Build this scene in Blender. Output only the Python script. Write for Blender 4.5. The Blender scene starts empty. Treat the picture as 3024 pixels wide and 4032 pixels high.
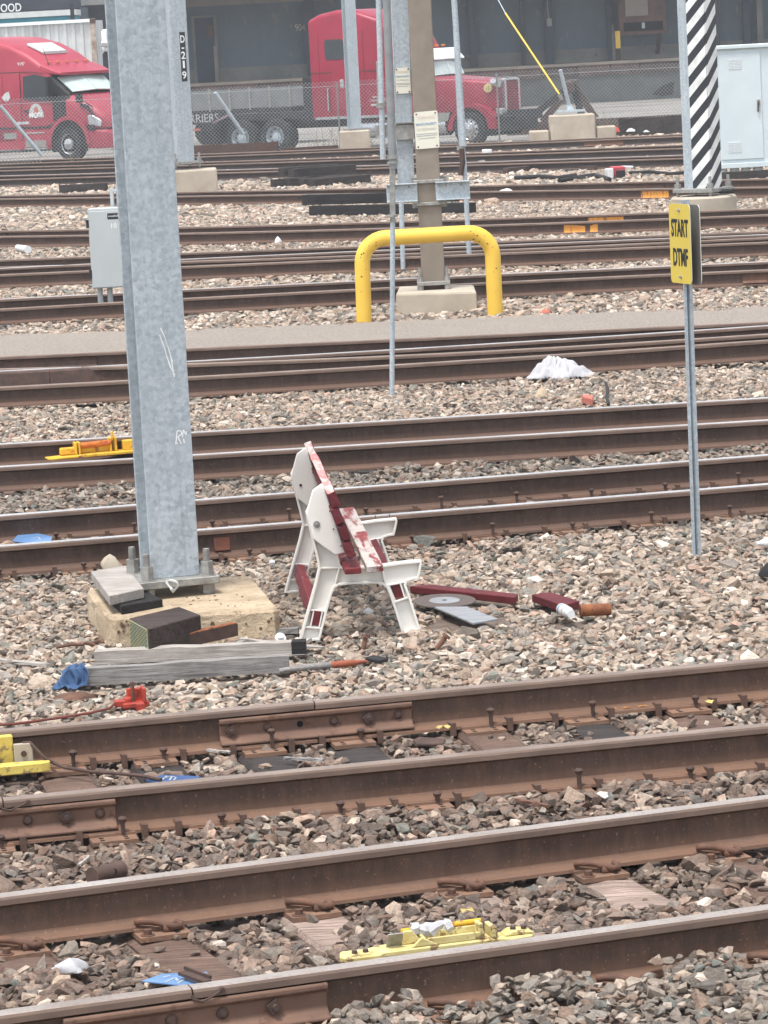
import bpy, bmesh, math, random
import numpy as np
from mathutils import Vector, Matrix

random.seed(7)
rng = np.random.default_rng(11)
SC = bpy.context.scene
COL = SC.collection

# ------------------------------------------------------------------ camera
FPX, CXP, CYP = 14200.0, 1512.0, 2016.0      # focal length and centre in photo pixels
ROLL, YH, CAM_H = 0.054, 130.0, 3.0          # roll, horizon row, eye height over the rail heads
PITCH = math.atan((CYP - YH) * math.cos(ROLL) / FPX)
Fv = Vector((0, math.cos(PITCH), -math.sin(PITCH)))
U0 = Vector((0, math.sin(PITCH), math.cos(PITCH)))
R0 = Vector((1, 0, 0))
Rv = R0 * math.cos(ROLL) - U0 * math.sin(ROLL)
Uv = U0 * math.cos(ROLL) + R0 * math.sin(ROLL)
EYE = Vector((0, 0, CAM_H))
cam_data = bpy.data.cameras.new('camera')
cam = bpy.data.objects.new('camera', cam_data)
COL.objects.link(cam)
cam.matrix_world = Matrix(((Rv.x, Uv.x, -Fv.x, EYE.x), (Rv.y, Uv.y, -Fv.y, EYE.y), (Rv.z, Uv.z, -Fv.z, EYE.z), (0, 0, 0, 1)))
cam_data.sensor_fit = 'VERTICAL'
cam_data.sensor_height = 36.0
cam_data.lens = 36.0 * FPX / 4032.0
cam_data.clip_start = 0.5
cam_data.clip_end = 3000
SC.camera = cam

# ------------------------------------------------------------------ sky and sun (overcast)
SUN_EL, SUN_AZ = math.radians(72), math.radians(215)
world = bpy.data.worlds.new('World'); SC.world = world; world.use_nodes = True
wn = world.node_tree.nodes; wl = world.node_tree.links
for n in list(wn): wn.remove(n)
w_out = wn.new('ShaderNodeOutputWorld'); w_bg = wn.new('ShaderNodeBackground'); w_sky = wn.new('ShaderNodeTexSky')
w_hsv = wn.new('ShaderNodeHueSaturation')
w_sky.sky_type = 'NISHITA'; w_sky.sun_disc = False
w_sky.sun_elevation = SUN_EL; w_sky.sun_rotation = SUN_AZ
w_sky.air_density = 1.0; w_sky.dust_density = 1.5; w_sky.ozone_density = 1.0
w_hsv.inputs['Saturation'].default_value = 0.28
wl.new(w_sky.outputs[0], w_hsv.inputs['Color']); wl.new(w_hsv.outputs[0], w_bg.inputs[0]); wl.new(w_bg.outputs[0], w_out.inputs[0])
w_bg.inputs[1].default_value = 0.115
sun_d = bpy.data.lights.new('sun', 'SUN'); sun = bpy.data.objects.new('sun', sun_d); COL.objects.link(sun)
sun_d.energy = 1.5; sun_d.angle = math.radians(16); sun_d.color = (1.0, 0.96, 0.91)
sd = Vector((math.sin(SUN_AZ) * math.cos(SUN_EL), math.cos(SUN_AZ) * math.cos(SUN_EL), math.sin(SUN_EL)))
sun.rotation_euler = sd.to_track_quat('Z', 'Y').to_euler()
SC.view_settings.view_transform = 'Standard'; SC.view_settings.look = 'None'
SC.view_settings.gamma = 1.0; SC.view_settings.use_curve_mapping = False
SC.view_settings.exposure = 1.42
SC.render.film_transparent = False
SC.cycles.max_bounces = 4; SC.cycles.diffuse_bounces = 2; SC.cycles.glossy_bounces = 2; SC.cycles.use_adaptive_sampling = True; SC.cycles.adaptive_threshold = 0.02; SC.cycles.adaptive_min_samples = 24; SC.cycles.volume_bounces = 0
SC.cycles.use_denoising = True

# ------------------------------------------------------------------ photo -> place helpers
GZ = -0.20                                   # ballast level (rail heads are z = 0)
def ray(x, y):
    return Fv + Rv * ((x - CXP) / FPX) - Uv * ((y - CYP) / FPX)
def P(x, y, z=GZ):
    d = ray(x, y); return EYE + d * ((z - CAM_H) / d.z)
def PD(x, y, Y):
    d = ray(x, y); return EYE + d * (Y / d.y)
def PL(x, y, p0, n):
    d = ray(x, y); return EYE + d * ((Vector(p0) - EYE).dot(n) / d.dot(n))

def S(r, g, b, k=1.0):
    def c(u):
        u /= 255.0
        return (u / 12.92 if u <= .04045 else ((u + .055) / 1.055) ** 2.4) * k
    return (c(r), c(g), c(b), 1.0)

# ------------------------------------------------------------------ materials
def nmat(name):
    m = bpy.data.materials.new(name); m.use_nodes = True
    nt = m.node_tree; b = nt.nodes['Principled BSDF']
    return m, nt, b
def objcoord(nt, scale=(1, 1, 1)):
    tc = nt.nodes.new('ShaderNodeTexCoord'); oi = nt.nodes.new('ShaderNodeObjectInfo')
    mul = nt.nodes.new('ShaderNodeMath'); mul.operation = 'MULTIPLY'; mul.inputs[1].default_value = 37.0
    nt.links.new(oi.outputs['Random'], mul.inputs[0])
    add = nt.nodes.new('ShaderNodeVectorMath'); add.operation = 'ADD'
    nt.links.new(tc.outputs['Object'], add.inputs[0]); nt.links.new(mul.outputs[0], add.inputs[1])
    mp = nt.nodes.new('ShaderNodeMapping'); mp.inputs['Scale'].default_value = scale
    nt.links.new(add.outputs[0], mp.inputs['Vector'])
    return mp.outputs[0], oi
def noise(nt, vec, scale, detail=5, rough=.6, dist=0):
    n = nt.nodes.new('ShaderNodeTexNoise'); n.inputs['Scale'].default_value = scale
    n.inputs['Detail'].default_value = detail; n.inputs['Roughness'].default_value = rough; n.inputs['Distortion'].default_value = dist
    nt.links.new(vec, n.inputs['Vector']); return n.outputs['Fac']
def ramp(nt, fac, stops):
    r = nt.nodes.new('ShaderNodeValToRGB'); el = r.color_ramp.elements
    while len(el) < len(stops): el.new(.5)
    for e, (p, c) in zip(el, stops): e.position = p; e.color = c
    nt.links.new(fac, r.inputs['Fac']); return r.outputs['Color']
def mix(nt, fac, a, b, mode='MIX'):
    m = nt.nodes.new('ShaderNodeMix'); m.data_type = 'RGBA'; m.blend_type = mode
    for sock, v in ((m.inputs[0], fac), (m.inputs[6], a), (m.inputs[7], b)):
        if hasattr(v, 'is_output') or isinstance(v, bpy.types.NodeSocket): nt.links.new(v, sock)
        else: sock.default_value = v
    return m.outputs[2]
def bump(nt, b, height, strength=.4, dist=.01):
    n = nt.nodes.new('ShaderNodeBump'); n.inputs['Strength'].default_value = strength; n.inputs['Distance'].default_value = dist
    nt.links.new(height, n.inputs['Height']); nt.links.new(n.outputs[0], b.inputs['Normal'])
def mat(name, c1, c2=None, scale=6, rough=.7, metal=0.0, bmp=0.0, bscale=40, bdist=.005, spot=None, spot_at=.62, spot_scale=14, sx=(1, 1, 1), spec=.4):
    m, nt, b = nmat(name)
    vec, oi = objcoord(nt, sx)
    c2 = c2 or tuple(v * .8 for v in c1[:3]) + (1,)
    col = ramp(nt, noise(nt, vec, scale), [(.3, c1), (.7, c2)])
    if spot:
        f = ramp(nt, noise(nt, vec, spot_scale, 6, .7), [(spot_at, (0, 0, 0, 1)), (spot_at + .05, (1, 1, 1, 1))])
        col = mix(nt, f, col, spot)
    nt.links.new(col, b.inputs['Base Color'])
    b.inputs['Roughness'].default_value = rough; b.inputs['Metallic'].default_value = metal
    b.inputs['Specular IOR Level'].default_value = spec
    if bmp: bump(nt, b, noise(nt, vec, bscale, 6, .65), bmp, bdist)
    return m
def wood(name, dark, light, along=0, gscale=9, rough=.9, bmp=.8, spot=None, spot_at=.6):
    m, nt, b = nmat(name)
    sc = [gscale * 4.5] * 3; sc[along] = gscale * .22
    vec, oi = objcoord(nt, tuple(sc))
    f1 = noise(nt, vec, 1.0, 8, .70, 1.6)
    vec2, _ = objcoord(nt, (3, 3, 3))
    f2 = noise(nt, vec2, 2.0, 4)
    col = ramp(nt, f1, [(.30, dark), (.46, tuple((a + c) * .5 for a, c in zip(dark, light))), (.68, light)])
    col = mix(nt, ramp(nt, f2, [(.35, (0, 0, 0, 1)), (.75, (.55, .55, .55, 1))]), col, dark)
    if spot:
        f = ramp(nt, noise(nt, vec2, 3.2, 7, .75), [(spot_at - .03, (0, 0, 0, 1)), (spot_at + .03, (1, 1, 1, 1))])
        col = mix(nt, f, col, spot)
    nt.links.new(col, b.inputs['Base Color']); b.inputs['Roughness'].default_value = rough
    b.inputs['Specular IOR Level'].default_value = .2
    bump(nt, b, f1, bmp, .012)
    return m

M = {}
def rail_mat(name, web, foot, top):
    """rust brown web, ochre dust on the foot; 'top' is the worn running band"""
    m, nt, b = nmat(name)
    tc = nt.nodes.new('ShaderNodeTexCoord'); sep = nt.nodes.new('ShaderNodeSeparateXYZ')
    geo = nt.nodes.new('ShaderNodeNewGeometry')
    nt.links.new(geo.outputs['Position'], sep.inputs[0])
    mp = nt.nodes.new('ShaderNodeMapping'); mp.inputs['Scale'].default_value = (1, 1, .35); nt.links.new(geo.outputs['Position'], mp.inputs['Vector'])
    n1 = noise(nt, mp.outputs[0], 3.0, 6, .65); n2 = noise(nt, mp.outputs[0], 26, 6, .7); n3 = noise(nt, mp.outputs[0], 90, 4, .7)
    w2 = tuple(v * .58 for v in web[:3]) + (1,)
    col = ramp(nt, n1, [(.34, web), (.66, w2)])
    mq = nt.nodes.new('ShaderNodeMapping'); mq.inputs['Scale'].default_value = (14, 14, .9); nt.links.new(geo.outputs['Position'], mq.inputs['Vector'])
    ns = noise(nt, mq.outputs[0], 1.0, 6, .7)
    col = mix(nt, ramp(nt, ns, [(.5, (0, 0, 0, 1)), (.78, (.7, .7, .7, 1))]), col, tuple(v * .5 for v in web[:3]) + (1,))
    nsp = noise(nt, geo.outputs['Position'], 70, 3, .6)
    col = mix(nt, ramp(nt, nsp, [(.64, (0, 0, 0, 1)), (.70, (.75, .75, .75, 1))]), col, tuple(min(1, v * 1.5) for v in foot[:3]) + (1,))
    col = mix(nt, ramp(nt, n2, [(.46, (0, 0, 0, 1)), (.72, (.4, .4, .4, 1))]), col, foot)
    # ochre dust lying on the foot: height band broken up with noise
    mr = nt.nodes.new('ShaderNodeMapRange'); mr.inputs[1].default_value = -.185; mr.inputs[2].default_value = -.095
    mr.inputs[3].default_value = 1.0; mr.inputs[4].default_value = 0.0
    nt.links.new(sep.outputs[2], mr.inputs[0])
    mm = nt.nodes.new('ShaderNodeMath'); mm.operation = 'MULTIPLY'; nt.links.new(mr.outputs[0], mm.inputs[0])
    nr = ramp(nt, n1, [(.25, (.35, .35, .35, 1)), (.7, (1, 1, 1, 1))]); nt.links.new(nr, mm.inputs[1])
    col = mix(nt, mm.outputs[0], col, foot)
    nt.links.new(col, b.inputs['Base Color'])
    b.inputs['Roughness'].default_value = .8; b.inputs['Specular IOR Level'].default_value = .25
    bump(nt, b, n3, .35, .003)
    return m
M['rail'] = rail_mat('rail_steel_rust', S(96, 78, 69), S(128, 98, 80), None)
M['rail_mid'] = rail_mat('rail_steel_brown', S(84, 70, 64), S(112, 87, 74), None)
M['rail_far'] = rail_mat('rail_steel_dark', S(70, 63, 62), S(90, 77, 72), None)
def head_mat(name, c1, c2, rough, metal=.75):
    m, nt, b = nmat(name)
    geo = nt.nodes.new('ShaderNodeNewGeometry')
    n1 = noise(nt, geo.outputs['Position'], 2.2, 5, .6); n2 = noise(nt, geo.outputs['Position'], 60, 5, .7)
    col = ramp(nt, n1, [(.3, c1), (.7, c2)])
    col = mix(nt, ramp(nt, n2, [(.5, (0, 0, 0, 1)), (.75, (.5, .5, .5, 1))]), col, S(110, 84, 66))
    nt.links.new(col, b.inputs['Base Color']); b.inputs['Roughness'].default_value = rough; b.inputs['Metallic'].default_value = metal
    return m
M['head_side'] = mat('rail_head_flank', S(124, 104, 92), S(100, 84, 75), 4, .7, .1, .3, 60, .002)  # flank painted lighter than the web, for the shade and dirt there
M['head'] = head_mat('rail_head_worn', S(190, 181, 174), S(156, 142, 132), .46, .6)
M['head_bright'] = head_mat('rail_head_polished', S(222, 222, 222), S(190, 186, 182), .38, .8)
M['head_dull'] = head_mat('rail_head_dull', S(150, 136, 126), S(118, 102, 92), .6, .35)
M['plate'] = mat('tie_plate_rust', S(138, 106, 86), S(106, 84, 70), 9, .85, 0, .5, 60, .004, S(96, 70, 58), .6)
M['rust'] = mat('rusty_iron', S(114, 82, 66), S(82, 62, 53), 14, .85, 0, .6, 60, .004)
M['rust_orange'] = mat('orange_rust', S(156, 96, 58), S(96, 58, 42), 10, .85, 0, .6, 50, .004, S(66, 48, 42), .58)
M['rust_dark'] = mat('dark_rusty_iron', S(92, 70, 62), S(62, 52, 48), 14, .85, 0, .5, 60, .004)
M['tie'] = wood('tie_wood_brown', S(60, 47, 41), S(140, 116, 104))
M['tie_pale'] = wood('tie_wood_pale', S(88, 70, 62), S(196, 176, 164))
M['tie_black'] = wood('creosoted_tie_wood', S(38, 36, 36), S(84, 78, 76))
M['timber_grey'] = wood('silver_weathered_timber', S(84, 82, 80), S(170, 166, 162), 0, 15, .9, .4)
M['timber_white'] = wood('bleached_timber', S(118, 112, 106), S(194, 187, 180), 0, 14, .9, .4)
M['timber_dark'] = wood('dark_tar_timber', S(40, 36, 35), S(88, 76, 72), 0, 6, .85, .6)
M['charred'] = wood('black_sawn_timber', S(30, 30, 32), S(60, 58, 58), 0, 6, .9, .6)
M['concrete'] = mat('tan_concrete', S(204, 185, 158), S(162, 142, 117), 4.5, .95, 0, 1.0, 36, .02, S(112, 94, 78), .60, 26)
M['concrete_grey'] = mat('grey_concrete', S(186, 176, 160), S(158, 146, 130), 2.0, .9, 0, .4, 40, .006, S(140, 108, 84), .66, 4)
M['white_bench'] = mat('white_moulded_plastic', S(236, 233, 227), S(220, 216, 208), 3, .5, 0, .12, 60, .002, S(150, 138, 122), .69, 11, (1, 1, .5))
def paint_worn(name, paint, paint2, bare, at=.55, scale=3.4, along=0):
    m, nt, b = nmat(name)
    sc = [16.0] * 3; sc[along] = 3.0
    vec, oi = objcoord(nt, tuple(sc)); v2, _ = objcoord(nt)
    col = ramp(nt, noise(nt, v2, 5), [(.3, paint), (.7, paint2)])
    f = ramp(nt, noise(nt, vec, scale * .25, 7, .7, .5), [(at - .03, (0, 0, 0, 1)), (at + .03, (1, 1, 1, 1))])
    bare2 = ramp(nt, noise(nt, vec, 2.2, 6), [(.35, tuple(v * .55 for v in bare[:3]) + (1,)), (.6, bare)])
    col = mix(nt, f, col, bare2)
    nt.links.new(col, b.inputs['Base Color']); b.inputs['Roughness'].default_value = .75
    b.inputs['Specular IOR Level'].default_value = .3
    bump(nt, b, noise(nt, vec, 1.4, 6), .5, .006)
    return m
M['red_slat'] = paint_worn('worn_red_paint', S(122, 48, 52), S(102, 38, 44), S(186, 164, 156), .62)
M['red_dark'] = paint_worn('deep_red_paint', S(100, 36, 40), S(82, 30, 36), S(150, 112, 106), .66)
M['red_pink'] = paint_worn('sun_bleached_red_paint', S(206, 146, 142), S(188, 112, 110), S(214, 196, 188), .5)
M['slat_bare'] = paint_worn('flaked_white_slat', S(196, 188, 182), S(166, 156, 150), S(142, 66, 66), .53, 2.2)
def galv(name, c1, c2, scale=30, rough=.5):
    m, nt, b = nmat(name)
    vec, oi = objcoord(nt)
    v = nt.nodes.new('ShaderNodeTexVoronoi'); v.inputs['Scale'].default_value = scale; v.inputs['Randomness'].default_value = 1
    nt.links.new(vec, v.inputs['Vector'])
    sp = nt.nodes.new('ShaderNodeSeparateColor'); nt.links.new(v.outputs['Color'], sp.inputs[0])
    n = noise(nt, vec, scale * .7, 5, .7); n2 = noise(nt, vec, 1.6, 4)
    a = nt.nodes.new('ShaderNodeMath'); a.operation = 'MULTIPLY_ADD'; a.inputs[1].default_value = .32
    nt.links.new(sp.outputs[0], a.inputs[0]); nt.links.new(n, a.inputs[2])
    col = ramp(nt, a.outputs[0], [(.42, c2), (.85, c1)])
    col = mix(nt, ramp(nt, n2, [(.35, (0, 0, 0, 1)), (.7, (.45, .45, .45, 1))]), col, c2)
    vs_, _ = objcoord(nt, (26, 26, .55)); ns = noise(nt, vs_, 1.0, 5, .65)
    col = mix(nt, ramp(nt, ns, [(.52, (0, 0, 0, 1)), (.8, (.5, .5, .5, 1))]), col, tuple(v * .62 for v in c2[:3]) + (1,))
    v3, _ = objcoord(nt, (1, 1, .4)); nb = noise(nt, v3, 3.4, 6, .7)
    col = mix(nt, ramp(nt, nb, [(.58, (0, 0, 0, 1)), (.72, (.45, .45, .45, 1))]), col, tuple(min(1, v * 1.18) for v in c1[:3]) + (1,))
    nt.links.new(col, b.inputs['Base Color']); b.inputs['Roughness'].default_value = rough; b.inputs['Metallic'].default_value = .12
    return m
M['galv'] = galv('galvanised_steel', S(184, 193, 199), S(148, 158, 164), 42)
M['galv_fine'] = galv('galvanised_post', S(190, 200, 206), S(152, 162, 168), 60)
M['galv_dull'] = mat('dull_galvanised_hardware', S(168, 168, 164), S(128, 126, 122), 20, .55, .4, .3, 80, .002)
M['column_brown'] = mat('taupe_painted_steel', S(140, 130, 118), S(126, 116, 104), 6, .65, 0, .1, 80, .002)
M['yellow'] = mat('safety_yellow_paint', S(230, 192, 78), S(218, 174, 62), 2.2, .55, 0, .2, 40, .003, S(134, 106, 66), .655, 20)
M['yellow_pale'] = mat('faded_yellow_paint', S(212, 202, 146), S(190, 170, 106), 9, .8, 0, .6, 40, .006, S(128, 106, 74), .545, 16)
M['yellow_bright'] = mat('derail_yellow_paint', S(222, 180, 54), S(200, 148, 44), 7, .7, 0, .5, 50, .005, S(140, 100, 56), .56, 18)
M['sign_yellow'] = mat('sign_face_yellow', S(214, 190, 80), S(208, 184, 74), 3, .45)
M['sign_back'] = mat('sign_back_aluminium', S(138, 138, 138), S(122, 122, 123), 4, .5, .5)
M['sign_edge'] = mat('sign_cut_edge', S(225, 225, 215), None, 3, .5)
M['black'] = mat('black_paint', S(28, 28, 30), S(38, 38, 40), 8, .6)
M['black_hole'] = mat('black_cavity', S(14, 13, 13), None, 8, .95)
M['white'] = mat('white_paint', S(236, 238, 236), S(222, 226, 226), 3, .5)
M['white_cab'] = mat('pale_cabinet_enamel', S(204, 216, 218), S(196, 208, 212), 2, .45)
M['grey_cab'] = mat('grey_cabinet_enamel', S(178, 184, 184), S(170, 176, 177), 2, .5)
M['cloth_white'] = mat('white_cotton', S(186, 186, 188), S(170, 170, 174), 6, .95, 0, .3, 200, .001)
M['cloth_blue'] = mat('denim_blue_cloth', S(66, 92, 128), S(48, 70, 102), 12, .95, 0, .4, 120, .002)
M['blue_sign'] = mat('blue_sign_plastic', S(58, 88, 136), S(46, 72, 114), 5, .5)
M['blue_pale'] = mat('light_blue_plastic', S(108, 142, 180), S(80, 114, 158), 5, .5)
M['red_dev'] = mat('orange_red_paint', S(184, 68, 50), S(140, 50, 40), 10, .6, 0, .4, 50, .003, S(110, 56, 46), .6, 20)
M['cord_red'] = mat('dirty_red_cord', S(118, 60, 50), S(92, 52, 46), 10, .8)
M['brick'] = mat('salmon_brick', S(186, 112, 96), S(168, 96, 82), 12, .9, 0, .4, 60, .003)
M['slate'] = mat('grey_slate_board', S(150, 152, 154), S(118, 122, 126), 5, .7, 0, .2, 50, .002, None, .6, 10, (1, 5, 1))
M['disc'] = mat('brown_abrasive', S(98, 88, 84), S(84, 74, 70), 40, .9, 0, .4, 200, .002)
M['paper'] = mat('white_paper_label', S(200, 202, 200), S(172, 176, 174), 20, .7)
M['plastic_w'] = mat('white_plastic', S(224, 224, 224), S(212, 214, 216), 4, .4)
M['rubber'] = mat('black_rubber', S(40, 40, 42), S(30, 30, 32), 12, .8)
M['blue_print'] = mat('faded_blue_print', S(96, 150, 196), None, 30, .7)
M['orange_print'] = mat('faded_orange_print', S(226, 206, 190), None, 30, .7)
M['grey_print'] = mat('faded_grey_print', S(176, 180, 178), None, 30, .7)
M['blue_print2'] = mat('faded_blue_lettering', S(80, 140, 190), None, 30, .7)
M['grey_print2'] = mat('ghost_lettering', S(206, 206, 194), None, 30, .7)
M['galv_dull2'] = mat('grey_zinc_pipe', S(150, 154, 154), S(130, 134, 136), 8, .5, .3)
M['cream_sign'] = mat('cream_sign_board', S(224, 222, 206), S(214, 212, 198), 4, .6)
def orange_paint():
    m, nt, b = nmat('flaking_orange_paint')
    vec, oi = objcoord(nt, (14, 14, 2.2)); v2, _ = objcoord(nt)
    f = ramp(nt, noise(nt, vec, 1.5, 6, .7), [(.52, (0, 0, 0, 1)), (.62, (1, 1, 1, 1))])
    col = mix(nt, f, ramp(nt, noise(nt, v2, 4), [(.3, S(226, 160, 70)), (.7, S(206, 136, 56))]), S(146, 96, 60))
    nt.links.new(col, b.inputs['Base Color']); b.inputs['Roughness'].default_value = .75
    return m
M['orange'] = orange_paint()

# ------------------------------------------------------------------ mesh builder
class MB:
    def __init__(s): s.v = []; s.f = []; s.mi = []
    def add(s, vs, fs, mi=0):
        o = len(s.v); s.v += [Vector(p) for p in vs]
        for q in fs: s.f.append([i + o for i in q]); s.mi.append(mi)
    def frame_box(s, c, ex, ey, ez, mi=0):
        """c centre, ex/ey/ez half-extent vectors"""
        c = Vector(c); ex, ey, ez = Vector(ex), Vector(ey), Vector(ez)
        vs = [c + ex * a + ey * b + ez * d for a in (-1, 1) for b in (-1, 1) for d in (-1, 1)]
        s.add(vs, [(0, 1, 3, 2), (4, 6, 7, 5), (0, 4, 5, 1), (2, 3, 7, 6), (0, 2, 6, 4), (1, 5, 7, 3)], mi); return s
    def box(s, c, size, rz=0, mi=0):
        r = Matrix.Rotation(rz, 3, 'Z')
        return s.frame_box(c, r @ Vector((size[0] / 2, 0, 0)), r @ Vector((0, size[1] / 2, 0)), Vector((0, 0, size[2] / 2)), mi)
    def beam(s, p0, p1, w, h, up=(0, 0, 1), mi=0):
        p0, p1 = Vector(p0), Vector(p1); d = p1 - p0; l = d.length; d.normalize(); up = Vector(up)
        sx = d.cross(up).normalized(); uz = sx.cross(d).normalized()
        return s.frame_box((p0 + p1) / 2, d * l / 2, sx * w / 2, uz * h / 2, mi)
    def cyl(s, p0, p1, r0, r1=None, n=12, mi=0, caps=True):
        p0, p1 = Vector(p0), Vector(p1); r1 = r0 if r1 is None else r1
        d = (p1 - p0).normalized(); a = d.orthogonal().normalized(); b = d.cross(a)
        vs = []
        for p, r in ((p0, r0), (p1, r1)):
            vs += [p + (a * math.cos(2 * math.pi * i / n) + b * math.sin(2 * math.pi * i / n)) * r for i in range(n)]
        fs = [(i, (i + 1) % n, n + (i + 1) % n, n + i) for i in range(n)]
        if caps: fs += [tuple(range(n - 1, -1, -1)), tuple(range(n, 2 * n))]
        s.add(vs, fs, mi); return s
    def tube(s, pts, r, n=10, mi=0):
        pts = [Vector(p) for p in pts]; vs = []; a = None
        for i, p in enumerate(pts):
            d = (pts[min(i + 1, len(pts) - 1)] - pts[max(i - 1, 0)]).normalized()
            a = d.orthogonal().normalized() if a is None else (a - d * a.dot(d)).normalized()
            b = d.cross(a); rr = r[i] if isinstance(r, (list, tuple)) else r
            vs += [p + (a * math.cos(2 * math.pi * k / n) + b * math.sin(2 * math.pi * k / n)) * rr for k in range(n)]
        fs = []
        for i in range(len(pts) - 1):
            for k in range(n):
                fs.append((i * n + k, i * n + (k + 1) % n, (i + 1) * n + (k + 1) % n, (i + 1) * n + k))
        m = (len(pts) - 1) * n
        fs += [tuple(range(n - 1, -1, -1)), tuple(range(m, m + n))]
        s.add(vs, fs, mi); return s
    def prism(s, poly, o, ex, ey, ez, t0, t1, mi=0):
        """polygon (u,v) in plane o+u*ex+v*ey, extruded t0..t1 along ez"""
        o, ex, ey, ez = Vector(o), Vector(ex), Vector(ey), Vector(ez); n = len(poly)
        vs = [o + ex * u + ey * v + ez * t for t in (t0, t1) for u, v in poly]
        fs = [(i, (i + 1) % n, n + (i + 1) % n, n + i) for i in range(n)]
        fs += [tuple(range(n - 1, -1, -1)), tuple(range(n, 2 * n))]
        s.add(vs, fs, mi); return s
    def rim(s, poly, w, o, ex, ey, ez, t0, t1, mi=0):
        """closed flange of width w just inside the polygon outline"""
        n = len(poly); area = sum(poly[i][0] * poly[(i + 1) % n][1] - poly[(i + 1) % n][0] * poly[i][1] for i in range(n))
        sg = 1 if area > 0 else -1; inn = []
        for i in range(n):
            p0, p1, p2 = Vector(poly[i - 1]), Vector(poly[i]), Vector(poly[(i + 1) % n])
            n1 = Vector((-(p1 - p0).y, (p1 - p0).x)).normalized() * sg; n2 = Vector((-(p2 - p1).y, (p2 - p1).x)).normalized() * sg
            k = max(.45, 1 + n1.dot(n2)); inn.append(tuple(p1 + (n1 + n2) / k * w))
        o, ex, ey, ez = Vector(o), Vector(ex), Vector(ey), Vector(ez)
        W = lambda q, t: o + ex * q[0] + ey * q[1] + ez * t
        vs = [W(q, t) for t in (t0, t1) for ring in (poly, inn) for q in ring]; fs = []
        for i in range(n):
            j = (i + 1) % n
            fs += [(i, j, 2 * n + j, 2 * n + i), (n + j, n + i, 3 * n + i, 3 * n + j), (j, i, n + i, n + j), (2 * n + i, 2 * n + j, 3 * n + j, 3 * n + i)]
        s.add(vs, fs, mi); return s
    def loft(s, rings, mi=0, caps=True):
        n = len(rings[0]); vs = [p for r in rings for p in r]; fs = []
        for i in range(len(rings) - 1):
            for k in range(n):
                fs.append((i * n + k, i * n + (k + 1) % n, (i + 1) * n + (k + 1) % n, (i + 1) * n + k))
        if caps:
            m = (len(rings) - 1) * n; fs += [tuple(range(n - 1, -1, -1)), tuple(range(m, m + n))]
        s.add(vs, fs, mi); return s
    def mesh(s, name, mats, smooth=False, center=None):
        c = center if center is not None else sum(s.v, Vector()) / max(1, len(s.v))
        me = bpy.data.meshes.new(name); me.from_pydata([tuple(p - c) for p in s.v], [], s.f)
        bm = bmesh.new(); bm.from_mesh(me); bmesh.ops.recalc_face_normals(bm, faces=bm.faces); bm.to_mesh(me); bm.free()
        for m in mats: me.materials.append(m)
        for p, i in zip(me.polygons, s.mi): p.material_index = i; p.use_smooth = smooth
        return me, c
    def build(s, name, mats, parent=None, smooth=False, bevel=0, seg=1, center=None):
        if not isinstance(mats, (list, tuple)): mats = [mats]
        me, c = s.mesh(name, mats, smooth, center)
        o = bpy.data.objects.new(name, me); COL.objects.link(o); o.location = c
        if parent is not None: setp(o, parent)
        if bevel:
            md = o.modifiers.new('bevel', 'BEVEL'); md.width = bevel; md.segments = seg; md.limit_method = 'ANGLE'; md.angle_limit = math.radians(35)
        if smooth and not bevel:
            try: me.set_sharp_from_angle(angle=math.radians(40))
            except Exception: pass
        return o
WORLD_LOC = {}
def wloc(o):
    p = Vector((0, 0, 0)); q = o
    return WORLD_LOC.get(o.name, Vector(o.location))
def setp(o, parent):
    """parent keeps its own place; parents are never rotated"""
    w = Vector(o.location); WORLD_LOC[o.name] = w
    o.parent = parent; o.matrix_parent_inverse = Matrix.Identity(4); o.location = w - wloc(parent)
def empty(name, loc):
    o = bpy.data.objects.new(name, None); COL.objects.link(o); o.location = loc; o.empty_display_size = .1; return o
def tag(o, label=None, cat=None, group=None, kind=None):
    if label: o['label'] = label
    if cat: o['category'] = cat
    if group: o['group'] = group
    if kind: o['kind'] = kind
    return o
def lettering(txt, h, o, ex, ey, mat_, parent, width=None, name='lettering', lift=.002, align='CENTER', bold=0.0):
    """flat print: capital height h, baseline centre at o, along ex, up ey"""
    cu = bpy.data.curves.new(name, 'FONT'); cu.body = txt; cu.size = h / .7; cu.align_x = align; cu.extrude = .0006; cu.offset = bold
    cu.resolution_u = 3
    ob = bpy.data.objects.new(name, cu); COL.objects.link(ob)
    ex, ey = Vector(ex).normalized(), Vector(ey).normalized(); ez = ex.cross(ey).normalized()
    k = 1.0
    if width:
        bpy.context.view_layer.update(); k = width / max(1e-4, ob.dimensions.x)
    o = Vector(o) + ez * lift
    mw = Matrix(((ex.x * k, ey.x, ez.x, 0), (ex.y * k, ey.y, ez.y, 0), (ex.z * k, ey.z, ez.z, 0), (0, 0, 0, 1)))
    cu.materials.append(mat_)
    me = bpy.data.meshes.new_from_object(ob); me.transform(mw)
    bpy.data.objects.remove(ob)
    ob = bpy.data.objects.new(name, me); COL.objects.link(ob); ob.location = o
    if parent is not None: setp(ob, parent)
    return ob
def ribbon(pts, w, nrm, name, mat_, parent, lift=.002):
    """painted stroke: thin raised strip through points lying on a face with normal nrm"""
    mb = MB(); nrm = Vector(nrm).normalized()
    for a, b in zip(pts[:-1], pts[1:]): mb.beam(Vector(a) + nrm * lift, Vector(b) + nrm * lift, w, .0012, nrm)
    return mb.build(name, mat_, parent)
X3, Y3, Z3 = Vector((1, 0, 0)), Vector((0, 1, 0)), Vector((0, 0, 1))

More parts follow.
